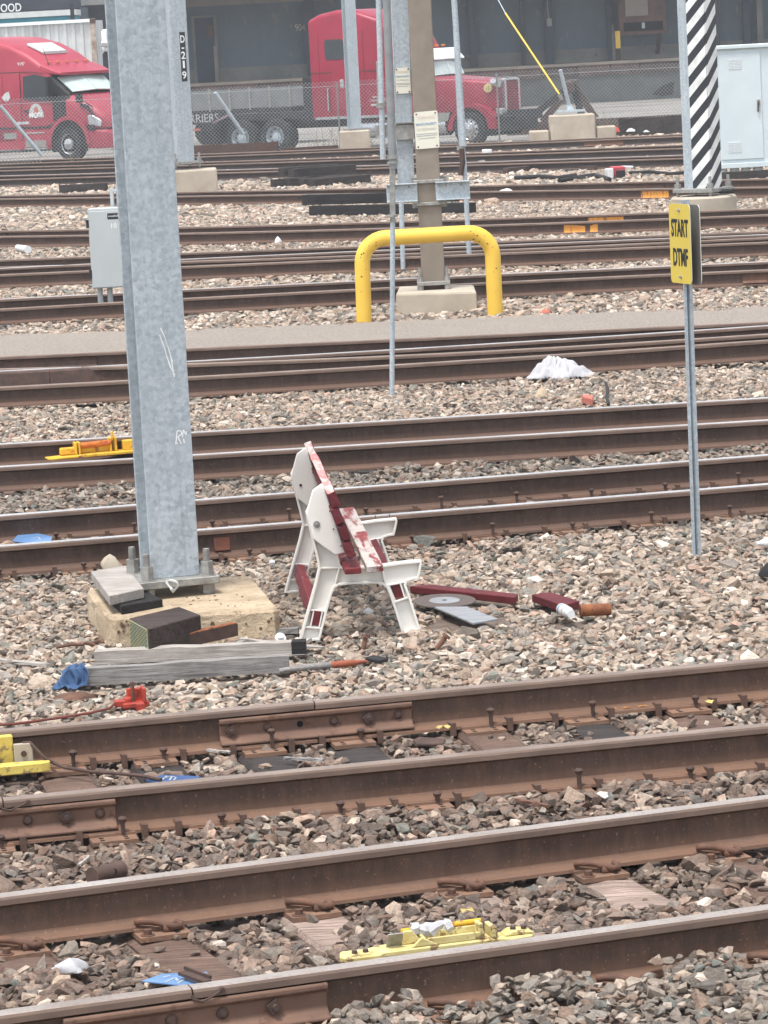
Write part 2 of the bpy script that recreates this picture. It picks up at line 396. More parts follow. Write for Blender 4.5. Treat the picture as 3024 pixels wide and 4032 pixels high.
# ================================================================== SETTING
gm = mat('yard_earth', S(120, 112, 104), S(92, 86, 80), .5, .95, 0, .5, 8, .03)
MB().add([(-900, -60, 0), (900, -60, 0), (900, 1800, 0), (-900, 1800, 0)], [(0, 1, 2, 3)])
g = MB(); g.add([(-900, -60, -.33), (900, -60, -.33), (900, 1800, -.33), (-900, 1800, -.33)], [(0, 1, 2, 3)])
tag(g.build('ground', gm), kind='structure')
bedm = mat('ballast_bed_dust', S(128, 112, 101), S(88, 77, 70), 9, 1.0, 0, 1.0, 22, .03)
g = MB(); g.add([(-30, -5, -.230), (30, -5, -.230), (30, 100.9, -.230), (-30, 100.9, -.230)], [(0, 1, 2, 3)])
tag(g.build('ballast_bed', bedm), kind='structure')
def lot():
    m, nt, b = nmat('concrete_lot')
    geo = nt.nodes.new('ShaderNodeNewGeometry'); mp = nt.nodes.new('ShaderNodeMapping'); mp.inputs['Scale'].default_value = (.1, .5, 1)
    nt.links.new(geo.outputs['Position'], mp.inputs['Vector'])
    col = ramp(nt, noise(nt, mp.outputs[0], 1.2, 7, .65), [(.35, S(112, 108, 104)), (.5, S(146, 142, 136)), (.65, S(92, 88, 84))])
    nt.links.new(col, b.inputs['Base Color']); b.inputs['Roughness'].default_value = .9; return m
g = MB(); g.add([(-60, 101.5, -.30), (60, 101.5, -.30), (60, 152, -.30), (-60, 152, -.30)], [(0, 1, 2, 3)])
tag(g.build('truck_yard_pavement', lot()), kind='structure')

# walkway of fine grey stone dust between the tracks
def path_mat():
    m, nt, b = nmat('stone_dust_path')
    geo = nt.nodes.new('ShaderNodeNewGeometry')
    n1 = noise(nt, geo.outputs['Position'], 1.3, 5); n2 = noise(nt, geo.outputs['Position'], 30, 6, .85)
    col = ramp(nt, n2, [(.36, S(104, 97, 90)), (.5, S(140, 131, 122)), (.64, S(178, 168, 157))])
    col = mix(nt, ramp(nt, n1, [(.4, (0, 0, 0, 1)), (.65, (.4, .4, .4, 1))]), col, S(152, 141, 129))
    nt.links.new(col, b.inputs['Base Color']); b.inputs['Roughness'].default_value = .95
    bump(nt, b, n2, .9, .02); return m
pz = -.195
pl = [P(-900, 1362, pz), P(3900, 1180, pz), P(3900, 1212, pz), P(2774, 1200 + 1900 / 3.16 - 562, pz)]
path_far = [(-900, 1365), (0, 1318), (900, 1292), (2200, 1237), (3024, 1206), (3900, 1172)]
path_near = [(-900, 1455), (0, 1408), (900, 1370), (2200, 1302), (3024, 1268), (3900, 1234)]
PF = [P(x, y, pz) for x, y in path_far]; PN = [P(x, y + 12, pz) for x, y in path_near]
g = MB(); n = len(PF)
g.add(PF + PN, [(i, i + 1, n + i + 1, n + i) for i in range(n - 1)])
tag(g.build('gravel_path', path_mat()), kind='structure')

# ------------------------------------------------------------------ rails
PROFILE = [(-.022, 0), (-.033, -.004), (-.0375, -.013), (-.0375, -.033), (-.0105, -.046), (-.0085, -.07), (-.0085, -.115), (-.0105, -.146),
           (-.03, -.158), (-.074, -.169), (-.076, -.182)]
PROFILE = PROFILE + [(-u, z) for u, z in reversed(PROFILE)]
RAILS = []                      # (xs, ys) of every rail for keeping stones off the steel
def rail_mesh(pts, mats, parent, name='rail'):
    pts = [Vector(p) for p in pts]; rings = []
    for i, p in enumerate(pts):
        d = (pts[min(i + 1, len(pts) - 1)] - pts[max(i - 1, 0)]); d.z = 0; d.normalize()
        nrm = Vector((-d.y, d.x, 0)); rings.append([p + nrm * u + Z3 * z for u, z in PROFILE])
    mb = MB(); n = len(PROFILE)
    mb.loft(rings)
    top = {0, n - 1, n - 2}     # head top faces
    for k in range(len(mb.f) - 2):
        if (k % n) in top: mb.mi[k] = 1
        elif (k % n) in (1, 2, n - 3, n - 4): mb.mi[k] = 2
    return mb.build(name, list(mats) + [M['head_side']], parent)
def line_fit(pix, deg=1):
    w = [P(x, y, 0) for x, y in pix]
    return np.polyfit([p.x for p in w], [p.y for p in w], deg), w
class Straight:
    """two rails fitted to the photograph as straight lines"""
    def __init__(s, far, near):
        (cf, wf), (cn, wn_) = line_fit(far), line_fit(near)
        b = (cf[0] + cn[0]) / 2; s.b = b
        s.th = math.atan(b); s.d = Vector((math.cos(s.th), math.sin(s.th), 0)); s.n = Vector((-s.d.y, s.d.x, 0))
        s.af = np.mean([p.y - b * p.x for p in wf]); s.an = np.mean([p.y - b * p.x for p in wn_])
        s.far, s.near = far, near
    def at(s, rail, x): a = s.af if rail == 'far' else s.an; return Vector((x, a + s.b * x, 0))
    def px(s, rail, xp):
        """point on a rail that sits at photo column xp"""
        pts = s.far if rail == 'far' else s.near
        c = np.polyfit([p[0] for p in pts], [p[1] for p in pts], 1)
        x = P(xp, c[0] * xp + c[1], 0).x
        return s.at(rail, x)
TA = Straight([(0, 3527), (1500, 3324), (3024, 3135)], [(0, 3983), (1500, 3776), (3024, 3566)])
TB = Straight([(0, 2877), (800, 2799), (1800, 2699.5), (3024, 2592)], [(0, 3146), (800, 3061), (1800, 2961.6), (3024, 2853)])
TC = Straight([(0, 2027.5), (850, 1959.6), (2200, 1854), (2774, 1810)], [(0, 2152), (850, 2076), (2200, 1965), (2774, 1927)])
TD = Straight([(0, 1748), (850, 1696.5), (2200, 1612), (2774, 1579.6)], [(0, 1835), (850, 1783), (2200, 1702), (2774, 1669)])

def reg(p0, p1): RAILS.append((np.array([p0.x, p1.x]), np.array([p0.y, p1.y])))

M['anchor'] = mat('brown_anchor_iron', S(104, 80, 68), S(84, 66, 58), 20, .85, 0, .4, 60, .003)
def make_tie_mesh(T, L=2.6, W=.225, Hh=.17, seed=0):
    """weathered sleeper, ends and top edges uneven; along T.n"""
    r = random.Random(seed); mb = MB(); rings = []; k = 9
    for i in range(k):
        t = (i / (k - 1) - .5) * L; c = T.n * t
        j = lambda a: r.uniform(-a, a)
        rings.append([c - T.d * (W / 2 + j(.006)) + Z3 * -Hh, c + T.d * (W / 2 + j(.006)) + Z3 * -Hh,
                      c + T.d * (W / 2 + j(.01)) + Z3 * (-.015 + j(.006)), c + T.d * (W / 2 - .02 + j(.008)) + Z3 * j(.006),
                      c + T.d * j(.02) + Z3 * j(.004), c - T.d * (W / 2 - .02 + j(.008)) + Z3 * j(.006), c - T.d * (W / 2 + j(.01)) + Z3 * (-.015 + j(.006))])
    mb.loft(rings); return mb

TIE_RECTS = []     # (cx, cy, n, d) for the stones
def track(T, label, xr, ties, rail_mats, tie_mats, plates=True, clips=False, anchors=False, group='railway tracks crossing the yard', gaps={}, spike_px=()):
    mid = (T.at('far', 0) + T.at('near', 0)) / 2
    t = empty('railway_track', mid + Z3 * GZ); tag(t, label, 'railway track', group)
    rl = {}
    for rail in ('far', 'near'):
        xs = [xr[0]] + sorted(gaps.get(rail, [])) + [xr[1]]
        for i, (x0, x1) in enumerate(zip(xs[:-1], xs[1:])):
            a = T.at(rail, x0 + (.003 if i else 0)); b = T.at(rail, x1 - (.003 if i < len(xs) - 2 else 0))
            # the two rail ends at a joint differ by a worn millimetre or two
            o = rail_mesh([a - Z3 * (.002 if i else 0), b - Z3 * (.002 if i else 0)], rail_mats, t); rl.setdefault(rail, []).append(o)
        reg(T.at(rail, xr[0]), T.at(rail, xr[1]))
    base = [make_tie_mesh(T, seed=k) for k in range(3)]
    meshes = [[b.mesh('tie', [m_], center=Vector((0, 0, 0)))[0] for m_ in tie_mats] for b in base]
    pm = MB(); pm.frame_box((0, 0, 0), T.n * .18, T.d * .095, Z3 * .009)
    for sgn in (-1, 1): pm.frame_box(T.n * (.085 * sgn) + Z3 * .013, T.n * .008, T.d * .095, Z3 * .008)
    # punched spike holes
    for un in (-.155, -.115, .115, .155):
        for ud in (-.05, .05): pm.frame_box(T.n * un + T.d * (ud + .01 * (un > 0)) + Z3 * .0092, T.n * .009, T.d * .009, Z3 * .0012, 1)
    plate_me, _ = pm.mesh('tie_plate', [M['plate'], M['black_hole']], center=Vector((0, 0, 0)))
    sm = MB(); sm.frame_box((0, 0, .02), T.n * .008, T.d * .008, Z3 * .05)
    sm.cyl((0, 0, .062), (0, 0, .078), .013, .020, 8); sm.cyl((0, 0, .078), (0, 0, .086), .020, .012, 8)
    spike_me, _ = sm.mesh('spike', [M['rust_dark']], center=Vector((0, 0, 0)))
    am = MB(); am.frame_box(-T.n * .081 + Z3 * .014, T.n * .012, T.d * .013, Z3 * .030); am.frame_box(-T.n * .055 + Z3 * .033, T.n * .028, T.d * .012, Z3 * .008); am.frame_box(Z3 * -.012, T.n * .088, T.d * .011, Z3 * .008)
    anchor_me, _ = am.mesh('rail_anchor', [M['anchor']], center=Vector((0, 0, 0)))
    cm = MB()
    pts = [(-.070, -.075, .034), (-.082, -.055, .038), (-.104, -.02, .036), (-.126, .012, .026), (-.140, .036, .016), (-.130, .060, .014), (-.108, .066, .018), (-.096, .05, .024)]
    cm.tube([T.n * u + T.d * (v * 1.15) + Z3 * (w + .004) for u, v, w in pts], .0135, 8)
    cm.frame_box(T.n * -.122 + T.d * .028 + Z3 * .014, T.n * .018, T.d * .024, Z3 * .016)
    clip_me, _ = cm.mesh('spring_clip', [M['rust']], center=Vector((0, 0, 0)))
    for p in clip_me.polygons: p.use_smooth = True
    lm = MB(); lm.cyl((0, 0, 0), (0, 0, .02), .016, .016, 6); lm.cyl((0, 0, -.012), (0, 0, .001), .026, .026, 10)
    lag_me, _ = lm.mesh('lag_screw', [M['rust']], center=Vector((0, 0, 0)))
    def child(name, me, parent, loc):
        o = bpy.data.objects.new(name, me); COL.objects.link(o); o.location = loc; setp(o, parent); return o
    for i, (x, zt, mi_, skew) in enumerate(ties):
        c = Vector((x, (T.af + T.an) / 2 + T.b * x, -.204 + zt))
        o = bpy.data.objects.new('tie', meshes[i % 3][mi_]); COL.objects.link(o); o.location = c; setp(o, t)
        TIE_RECTS.append((c.x, c.y, T.n.copy(), T.d.copy(), 1.3, .115, -.204 + zt))
        if not plates: continue
        for rail in ('far', 'near'):
            # rail point on this tie
            a = T.af if rail == 'far' else T.an
            k = (a + T.b * c.x - c.y) / (T.n.y - T.b * T.n.x); q = c + T.n * k
            q.z = -.1935
            child('tie_plate', plate_me, o, q)
            if clips:
                child('spring_clip', clip_me, o, q + Z3 * .006)
                child('lag_screw', lag_me, o, q + T.n * -.15 - T.d * .06 + Z3 * .012)
            else:
                rr = random.Random(i * 7 + (rail == 'far'))
                for sgn in (-1, 1):
                    child('spike', spike_me, o, q + T.n * (sgn * .088) + T.d * (sgn * -.045) + Z3 * rr.choice([-.025, -.02, .0, .012]))
                if anchors:
                    for sgn in (-1, 1): child('rail_anchor', anchor_me, o, q + T.d * (.135 * sgn))
    return t, rl

def ties_from(T, rail, pxs, x0, x1, step=.52, mats=(0,), zt=0.0):
    known = sorted((lambda q: (q + T.n * 0).x)(T.px(rail, p)) for p in pxs)
    # convert rail x to the tie centre x along the normal
    off = ((T.af + T.an) / 2 - (T.af if rail == 'far' else T.an)) / math.sqrt(1 + T.b * T.b) * math.cos(T.th)
    sh = T.n.x * ((T.af + T.an) / 2 - (T.af if rail == 'far' else T.an)) * math.cos(T.th)
    xs = [k + sh for k in known]
    while xs[0] - step > x0: xs.insert(0, xs[0] - step * math.cos(T.th))
    while xs[-1] + step < x1: xs.append(xs[-1] + step * math.cos(T.th))
    r = random.Random(3)
    return [(x, zt + r.uniform(-.006, .004), r.choice(mats), 0) for x in xs]

ta, ra = track(TA, 'nearest railway track, rails held by rusty spring clips, across the bottom of the view', (-7, 7),
               ties_from(TA, 'far', [40, 590, 1180, 1775, 2308, 2786], -3.6, 3.6, .54, (0, 0, 1)), [M['rail'], M['head']], [M['tie'], M['tie_pale']],
               clips=True, gaps={'near': [TA.px('near', 745).x]})
tb, rb = track(TB, 'second nearest railway track with bolted joint bars and spiked tie plates, just below the bench', (-8, 8),
               ties_from(TB, 'far', [230, 585, 1011, 1360, 1871, 2271, 2674, 3009], -4.2, 4.2, .5, (0, 1, 1)), [M['rail'], M['head_dull']], [M['tie'], M['tie_black']],
               anchors=True, gaps={'far': [TB.px('far', 1232).x], 'near': [TB.px('near', 8).x]})
tc, rc = track(TC, 'railway track directly behind the white bench and the sign post', (-9, 9),
               ties_from(TC, 'near', [940], -4.2, 4.2, .52, (0, 0, 1)), [M['rail_mid'], M['head_bright']], [M['tie_black'], M['tie']], anchors=True)
td, rd = track(TD, 'railway track with a yellow derail, second behind the bench', (-10, 10),
               ties_from(TD, 'near', [1150], -4.6, 4.6, .52, (0, 0, 1), -.012), [M['rail_mid'], M['head_bright']], [M['tie'], M['tie_black']], plates=False)

# farther tracks and turnouts: rails follow the photograph one by one
def far_track(label, rails, mats, ext=9, ties=True):
    w = []
    for pix in rails:
        c, pts = line_fit(pix, 2 if len(pix) > 2 else 1)
        x0, x1 = min(p.x for p in pts), max(p.x for p in pts)
        xs = np.linspace(x0, x1, 14); ys = np.polyval(c, xs); dc = np.polyder(c)
        xs2 = np.concatenate([[x0 - ext], xs, [x1 + ext]]); ys2 = np.concatenate([[ys[0] - ext * np.polyval(dc, x0)], ys, [ys[-1] + ext * np.polyval(dc, x1)]])
        w.append((xs2, ys2)); RAILS.append((xs2, ys2))
    mid = np.mean([np.interp(0, a, b) for a, b in w])
    t = empty('railway_track', (0, mid, GZ)); tag(t, label, 'railway track', 'railway tracks crossing the yard')
    for i, (a, b) in enumerate(w): rail_mesh([Vector((x, y, 0)) for x, y in zip(a, b)], mats[i % len(mats)] if isinstance(mats[0], list) else mats, t)
    if ties:
        xs, ya = w[0]; yb = np.interp(xs, *w[-1])
        b = (ya[-2] - ya[1]) / (xs[-2] - xs[1]); th = math.atan(b)
        class T_: pass
        T = T_(); T.d = Vector((math.cos(th), math.sin(th), 0)); T.n = Vector((-T.d.y, T.d.x, 0))
        me = make_tie_mesh(T, 2.6 + .5 * (len(rails) > 2), seed=5).mesh('tie', [M['tie_black']], center=Vector((0, 0, 0)))[0]
        x = xs[1] - 1.5
        while x < xs[-2] + 1.5:
            y = (np.interp(x, *w[0]) + np.interp(x, *w[-1])) / 2
            o = bpy.data.objects.new('tie', me); COL.objects.link(o); o.location = (x, y, -.216); setp(o, t)
            TIE_RECTS.append((x, y, T.n, T.d, 1.3, .115, -.216)); x += .56 * math.cos(th)
    return t, w
RB = [M['rail_mid'], M['head_bright']]; RD_ = [M['rail_mid'], M['head_dull']]; RF = [M['rail_far'], M['head_dull']]; RFB = [M['rail_far'], M['head_bright']]
tk, wk = far_track('turnout of four rails and a frog beside the near edge of the gravel path', [
    [(0, 1402), (1000, 1360), (2200, 1300), (2774, 1278.6)], [(0, 1459), (368, 1441), (1000, 1411), (2200, 1330), (2774, 1300)],
    [(0, 1450), (1000, 1426), (2200, 1360), (2774, 1333)], [(0, 1522), (1000, 1471), (2200, 1390), (2774, 1357)]], [RD_, RB, RD_, RD_])
tj, wj = far_track('railway track just beyond the gravel path, behind the yellow pipe guard', [
    [(0, 1177), (1000, 1126.6), (2200, 1065), (2774, 1041)], [(0, 1215), (1000, 1161), (2200, 1095), (2774, 1073)]], [RB, RD_])
ti, wi = far_track('turnout of four close rails behind the grey trackside cabinet', [
    [(0, 1022), (1000, 984), (2200, 940), (2774, 918)], [(0, 1056), (1000, 1006), (2200, 955.7), (2774, 931)],
    [(0, 1049), (1000, 1022), (2200, 968), (2774, 948)], [(0, 1080.6), (1000, 1035), (2200, 987), (2774, 961)]], [RD_, RB, RD_, RD_])
th_, wh = far_track('railway track with an orange paint patch on both rails, in front of the striped mast', [
    [(0, 908), (1000, 886), (2200, 851), (2774, 828)], [(0, 930), (1000, 910), (2200, 876.5), (2774, 853)]], RD_, ties=False)
te, we = far_track('railway track behind the concrete base of the striped mast', [
    [(0, 769), (1000, 750), (2200, 721.5), (2774, 709)], [(0, 781.6), (1000, 767), (2200, 748), (2774, 739)]], RD_, ties=False)
tf, wf = far_track('third railway track in front of the chain link fence', [
    [(0, 691.5), (1000, 664.5), (2200, 626.6)], [(0, 706), (1000, 675.6), (2200, 637.6)]], [RFB, RF], 14, ties=False)
tg, wg = far_track('second railway track in front of the chain link fence', [
    [(0, 658), (1000, 631), (2200, 588.6)], [(0, 671), (1000, 641), (2200, 600)]], RF, 14, ties=False)
tg0, wg0 = far_track('railway track closest to the chain link fence', [
    [(0, 633), (1000, 598), (2200, 549)], [(0, 645), (1000, 608), (2200, 557)]], RF, 14, ties=False)

# ------------------------------------------------------------------ joint bars
def joint_bar(T, rail, x0, x1, rl_obj, nuts, side=-1):
    """bar bolted in the web; nuts: list of (x, kind)"""
    prof = [(.0125, -.050), (.037, -.036), (.046, -.042), (.046, -.058), (.026, -.070), (.026, -.118), (.050, -.138), (.071, -.146), (.071, -.157), (.0125, -.150)]
    a = T.at(rail, x0); b = T.at(rail, x1); mb = MB(); nn = T.n * side
    mb.loft([[p + nn * u + Z3 * (z - .004) for u, z in prof] for p in (a, b)])
    mb.build('joint_bar', M['plate_bar'], rl_obj, bevel=.003)
    for x, kind in nuts:
        c = T.at(rail, x) + nn * .026 + Z3 * -.098; mb = MB()
        if kind == 'nut':
            r = .6; ex = (T.d * math.cos(r) + Z3 * math.sin(r)); ey = (-T.d * math.sin(r) + Z3 * math.cos(r))
            mb.frame_box(c + nn * .010, ex * .020, ey * .020, nn * .011); mb.cyl(c + nn * .02, c + nn * .034, .011, .010, 10)
        elif kind == 'head':
            mb.cyl(c, c + nn * .006, .022, .020, 12); mb.cyl(c + nn * .006, c + nn * .014, .020, .010, 12)
        if kind == 'hole':
            mb.cyl(c - nn * .001, c + nn * .0012, .015, .015, 12); mb.build('bolt_hole', M['black_hole'], rl_obj)
        else: mb.build('bolt', M['rust_dark'], rl_obj)
M['plate_bar'] = mat('joint_bar_rust', S(122, 94, 78), S(98, 76, 66), 5, .85, 0, .4, 50, .003, S(92, 68, 58), .58)
X = lambda T, rail, p: T.px(rail, p).x
joint_bar(TB, 'far', X(TB, 'far', 855), X(TB, 'far', 1612), rb['far'][0],
          [(X(TB, 'far', 900), 'nut'), (X(TB, 'far', 1045), 'head'), (X(TB, 'far', 1172), 'hole'), (X(TB, 'far', 1305), 'head'), (X(TB, 'far', 1438), 'nut'), (X(TB, 'far', 1558), 'head')])
joint_bar(TB, 'near', X(TB, 'near', -420), X(TB, 'near', 446), rb['near'][1],
          [(X(TB, 'near', 100), 'head'), (X(TB, 'near', 250), 'nut'), (X(TB, 'near', 385), 'head')])
joint_bar(TA, 'near', X(TA, 'near', 235), X(TA, 'near', 1272), ra['near'][0],
          [(X(TA, 'near', 660), 'head'), (X(TA, 'near', 1060), 'nut'), (X(TA, 'near', 860), 'head')])
# bond wires over the joints
def bond(T, rail, px0, px1, rl_obj):
    a, b = T.px(rail, px0), T.px(rail, px1); nn = -T.n; mb = MB()
    pts = [a + nn * .040 + Z3 * -.022, a + nn * .046 + Z3 * -.034, a.lerp(b, .3) + nn * .05 + Z3 * -.044, a.lerp(b, .55) + nn * .05 + Z3 * -.036, a.lerp(b, .8) + nn * .046 + Z3 * -.026, b + nn * .040 + Z3 * -.018]
    mb.tube(pts, .004, 6); mb.cyl(b + nn * .036 + Z3 * -.018, b + nn * .048 + Z3 * -.018, .011, .009, 8)
    mb.build('bond_wire', M['rust_dark'], rl_obj, smooth=True)
bond(TA, 'near', 742, 860, ra['near'][1]); bond(TB, 'near', 0, 105, rb['near'][1])
# orange paint on rails (thin coat on the web)
def rail_paint(pts, rl_obj, z0=-.045, z1=-.150, side=-1, mat_=None):
    a, b = Vector(pts[0]), Vector(pts[1]); d = (b - a).normalized(); nn = Vector((-d.y, d.x, 0)) * side
    prof = [(.0115, z0), (.0115, -.115), (.0135, -.146), (.033, z1 - .008), (.030, z1 - .009), (.0095, -.146), (.009, -.115), (.009, z0)]
    mb = MB(); mb.loft([[p + nn * u + Z3 * z for u, z in prof] for p in (a, b)]); return mb.build('paint_patch', mat_ or M['orange'], rl_obj)
def on(w, xp, yp):
    x = P(xp, yp, 0).x; return Vector((x, float(np.interp(x, *w)), 0))
def kids(t, nm): return [o for o in COL.objects if o.parent == t and o.name.startswith(nm)]
rh = kids(th_, 'rail'); re_ = kids(te, 'rail')
rail_paint([on(wh[1], 2222, 876), on(wh[1], 2355, 871)], rh[1]); rail_paint([on(wh[0], 2315, 846), on(wh[0], 2455, 841)], rh[0])
rail_paint([on(we[1], 2525, 743), on(we[1], 2633, 741)], re_[1])
# faint red marking paint near the main column on the track behind the bench
M['marking'] = mat('faded_red_marking', S(150, 92, 74), S(120, 84, 70), 16, .8)
rail_paint([TC.px('near', 838), TC.px('near', 900)], rc['near'][0], -.06, -.13, -1, M['marking'])
# chalk crosses on the foot of the far rail of the second track
for xp in (2392, 2452, 2510):
    c = TB.px('far', xp) - TB.n * .052 + Z3 * -.163; u_ = (TB.n * -1 + Z3 * .25).normalized()
    for sg in (-1, 1): ribbon([c - TB.d * .022 - TB.n * .012 * sg, c + TB.d * .022 + TB.n * .012 * sg], .004, Z3, 'chalk_mark', M['orange'], rb['far'][1], .003)
# joint plates on farther rails
def far_bar(w, x0, y0, x1, y1, rl_obj, m_=None):
    a, b = on(w, x0, y0), on(w, x1, y1); d = (b - a).normalized(); nn = Vector((d.y, -d.x, 0)); mb = MB()
    prof = [(.012, -.05), (.046, -.042), (.030, -.07), (.030, -.12), (.068, -.15), (.012, -.155)]
    mb.loft([[p + nn * u + Z3 * z for u, z in prof] for p in (a, b)]); mb.build('joint_bar', m_ or M['rust_dark'], rl_obj)
rj = kids(tj, 'rail'); ri = kids(ti, 'rail'); rk = kids(tk, 'rail')
far_bar(wj[0], 2392, 1060, 2690, 1045, rj[0]); far_bar(wj[1], 2925, 1066, 3024, 1062, rj[1], M['rust']); far_bar(we[0], 2418, 716, 2615, 713, re_[0])
far_bar(wk[2], 2390, 1350, 2900, 1326, rk[2], M['rust']); far_bar(wi[1], 0, 1056, 110, 1050, ri[1]); far_bar(wh[0], 0, 908, 30, 907, rh[0])
far_bar(wk[0], 20, 1402, 380, 1387, rk[0])
kg = kids(tg0, 'rail'); far_bar(wg0[1], 2302, 553, 2455, 546, kg[1], M['rust'])
# frog casting at the left of the turnout
a = on(wk[1], -700, 1478); b = on(wk[1], 0, 1459); c = on(wk[1], 368, 1441)
mb = MB(); dd = (c - a).normalized(); nn = Vector((dd.y, -dd.x, 0))
for p0, p1, w0, w1 in ((a, b.lerp(c, .55), .13, .12), (b.lerp(c, .55), c.lerp(b, -.15), .12, .045)):
    mb.loft([[p + nn * (w_ + .02) + Z3 * -.19, p + nn * w_ + Z3 * -.012, p - nn * .03 + Z3 * -.003, p - nn * .05 + Z3 * -.19] for p, w_ in ((p0, w0), (p1, w1))])
mb.build('frog_casting', M['frog'] if 'frog' in M else M['rust_dark'], tk, bevel=.01)

# ================================================================== THINGS IN THE FOREGROUND
def slab_mb(px, z, t):
    w = [P(x, y, z) for x, y in px]; mb = MB(); n = len(w)
    mb.add(w + [p - Z3 * t for p in w], [tuple(range(n)), tuple(range(2 * n - 1, n - 1, -1))] + [(i, n + i, n + (i + 1) % n, (i + 1) % n) for i in range(n)]); return mb
def slab(name, px, z, t, m, label, cat, group=None, bevel=.004, keep=True):
    o = slab_mb(px, z, t).build(name, m, bevel=bevel); tag(o, label, cat, group)
    if keep: keep_poly([P(x, y, z) for x, y in px])
    return o
def keep_poly(w):
    c = sum(w, Vector()) / len(w); e = (w[1] - w[0]); rot = math.atan2(e.y, e.x); cs, sn = math.cos(rot), math.sin(rot)
    a = [abs((p.x - c.x) * cs + (p.y - c.y) * sn) for p in w]; b = [abs(-(p.x - c.x) * sn + (p.y - c.y) * cs) for p in w]
    KEEP_OUT.append((c.x, c.y, max(a) * .72, max(b) * .72, rot))
def keep_line(p0, p1, w):
    c = (p0 + p1) / 2; d = p1 - p0; KEEP_OUT.append((c.x, c.y, d.length / 2, w, math.atan2(d.y, d.x)))
KEEP_OUT = []
def rough_box(name, p0, p1, w, h, m, parent=None, jit=.004, seg=8, seed=1, up=Z3, bevel=0):
    """sawn timber between two points (centre line of its underside), slightly uneven"""
    r = random.Random(seed); p0, p1 = Vector(p0), Vector(p1); d = (p1 - p0).normalized(); sx = d.cross(up).normalized(); uz = sx.cross(d)
    rings = []
    for i in range(seg + 1):
        c = p0.lerp(p1, i / seg); j = lambda: r.uniform(-jit, jit)
        rings.append([c - sx * (w / 2 + j()) + uz * j(), c + sx * (w / 2 + j()) + uz * j(), c + sx * (w / 2 + j()) + uz * (h + j()), c - sx * (w / 2 + j()) + uz * (h + j())])
    mb = MB(); mb.loft(rings)
    # wood grain runs along local x of the material: rotate mesh into place through the object
    me, c = mb.mesh(name, [m]); ang = math.atan2(d.y, d.x); el = math.asin(max(-1, min(1, d.z)))
    rot = (Matrix.Rotation(ang, 4, 'Z') @ Matrix.Rotation(-el, 4, 'Y')); me.transform(rot.inverted())
    o = bpy.data.objects.new(name, me); COL.objects.link(o); o.location = c; o.rotation_euler = rot.to_euler()
    if parent is not None: setp(o, parent)
    if bevel:
        md = o.modifiers.new('bevel', 'BEVEL'); md.width = bevel; md.segments = 1
    return o

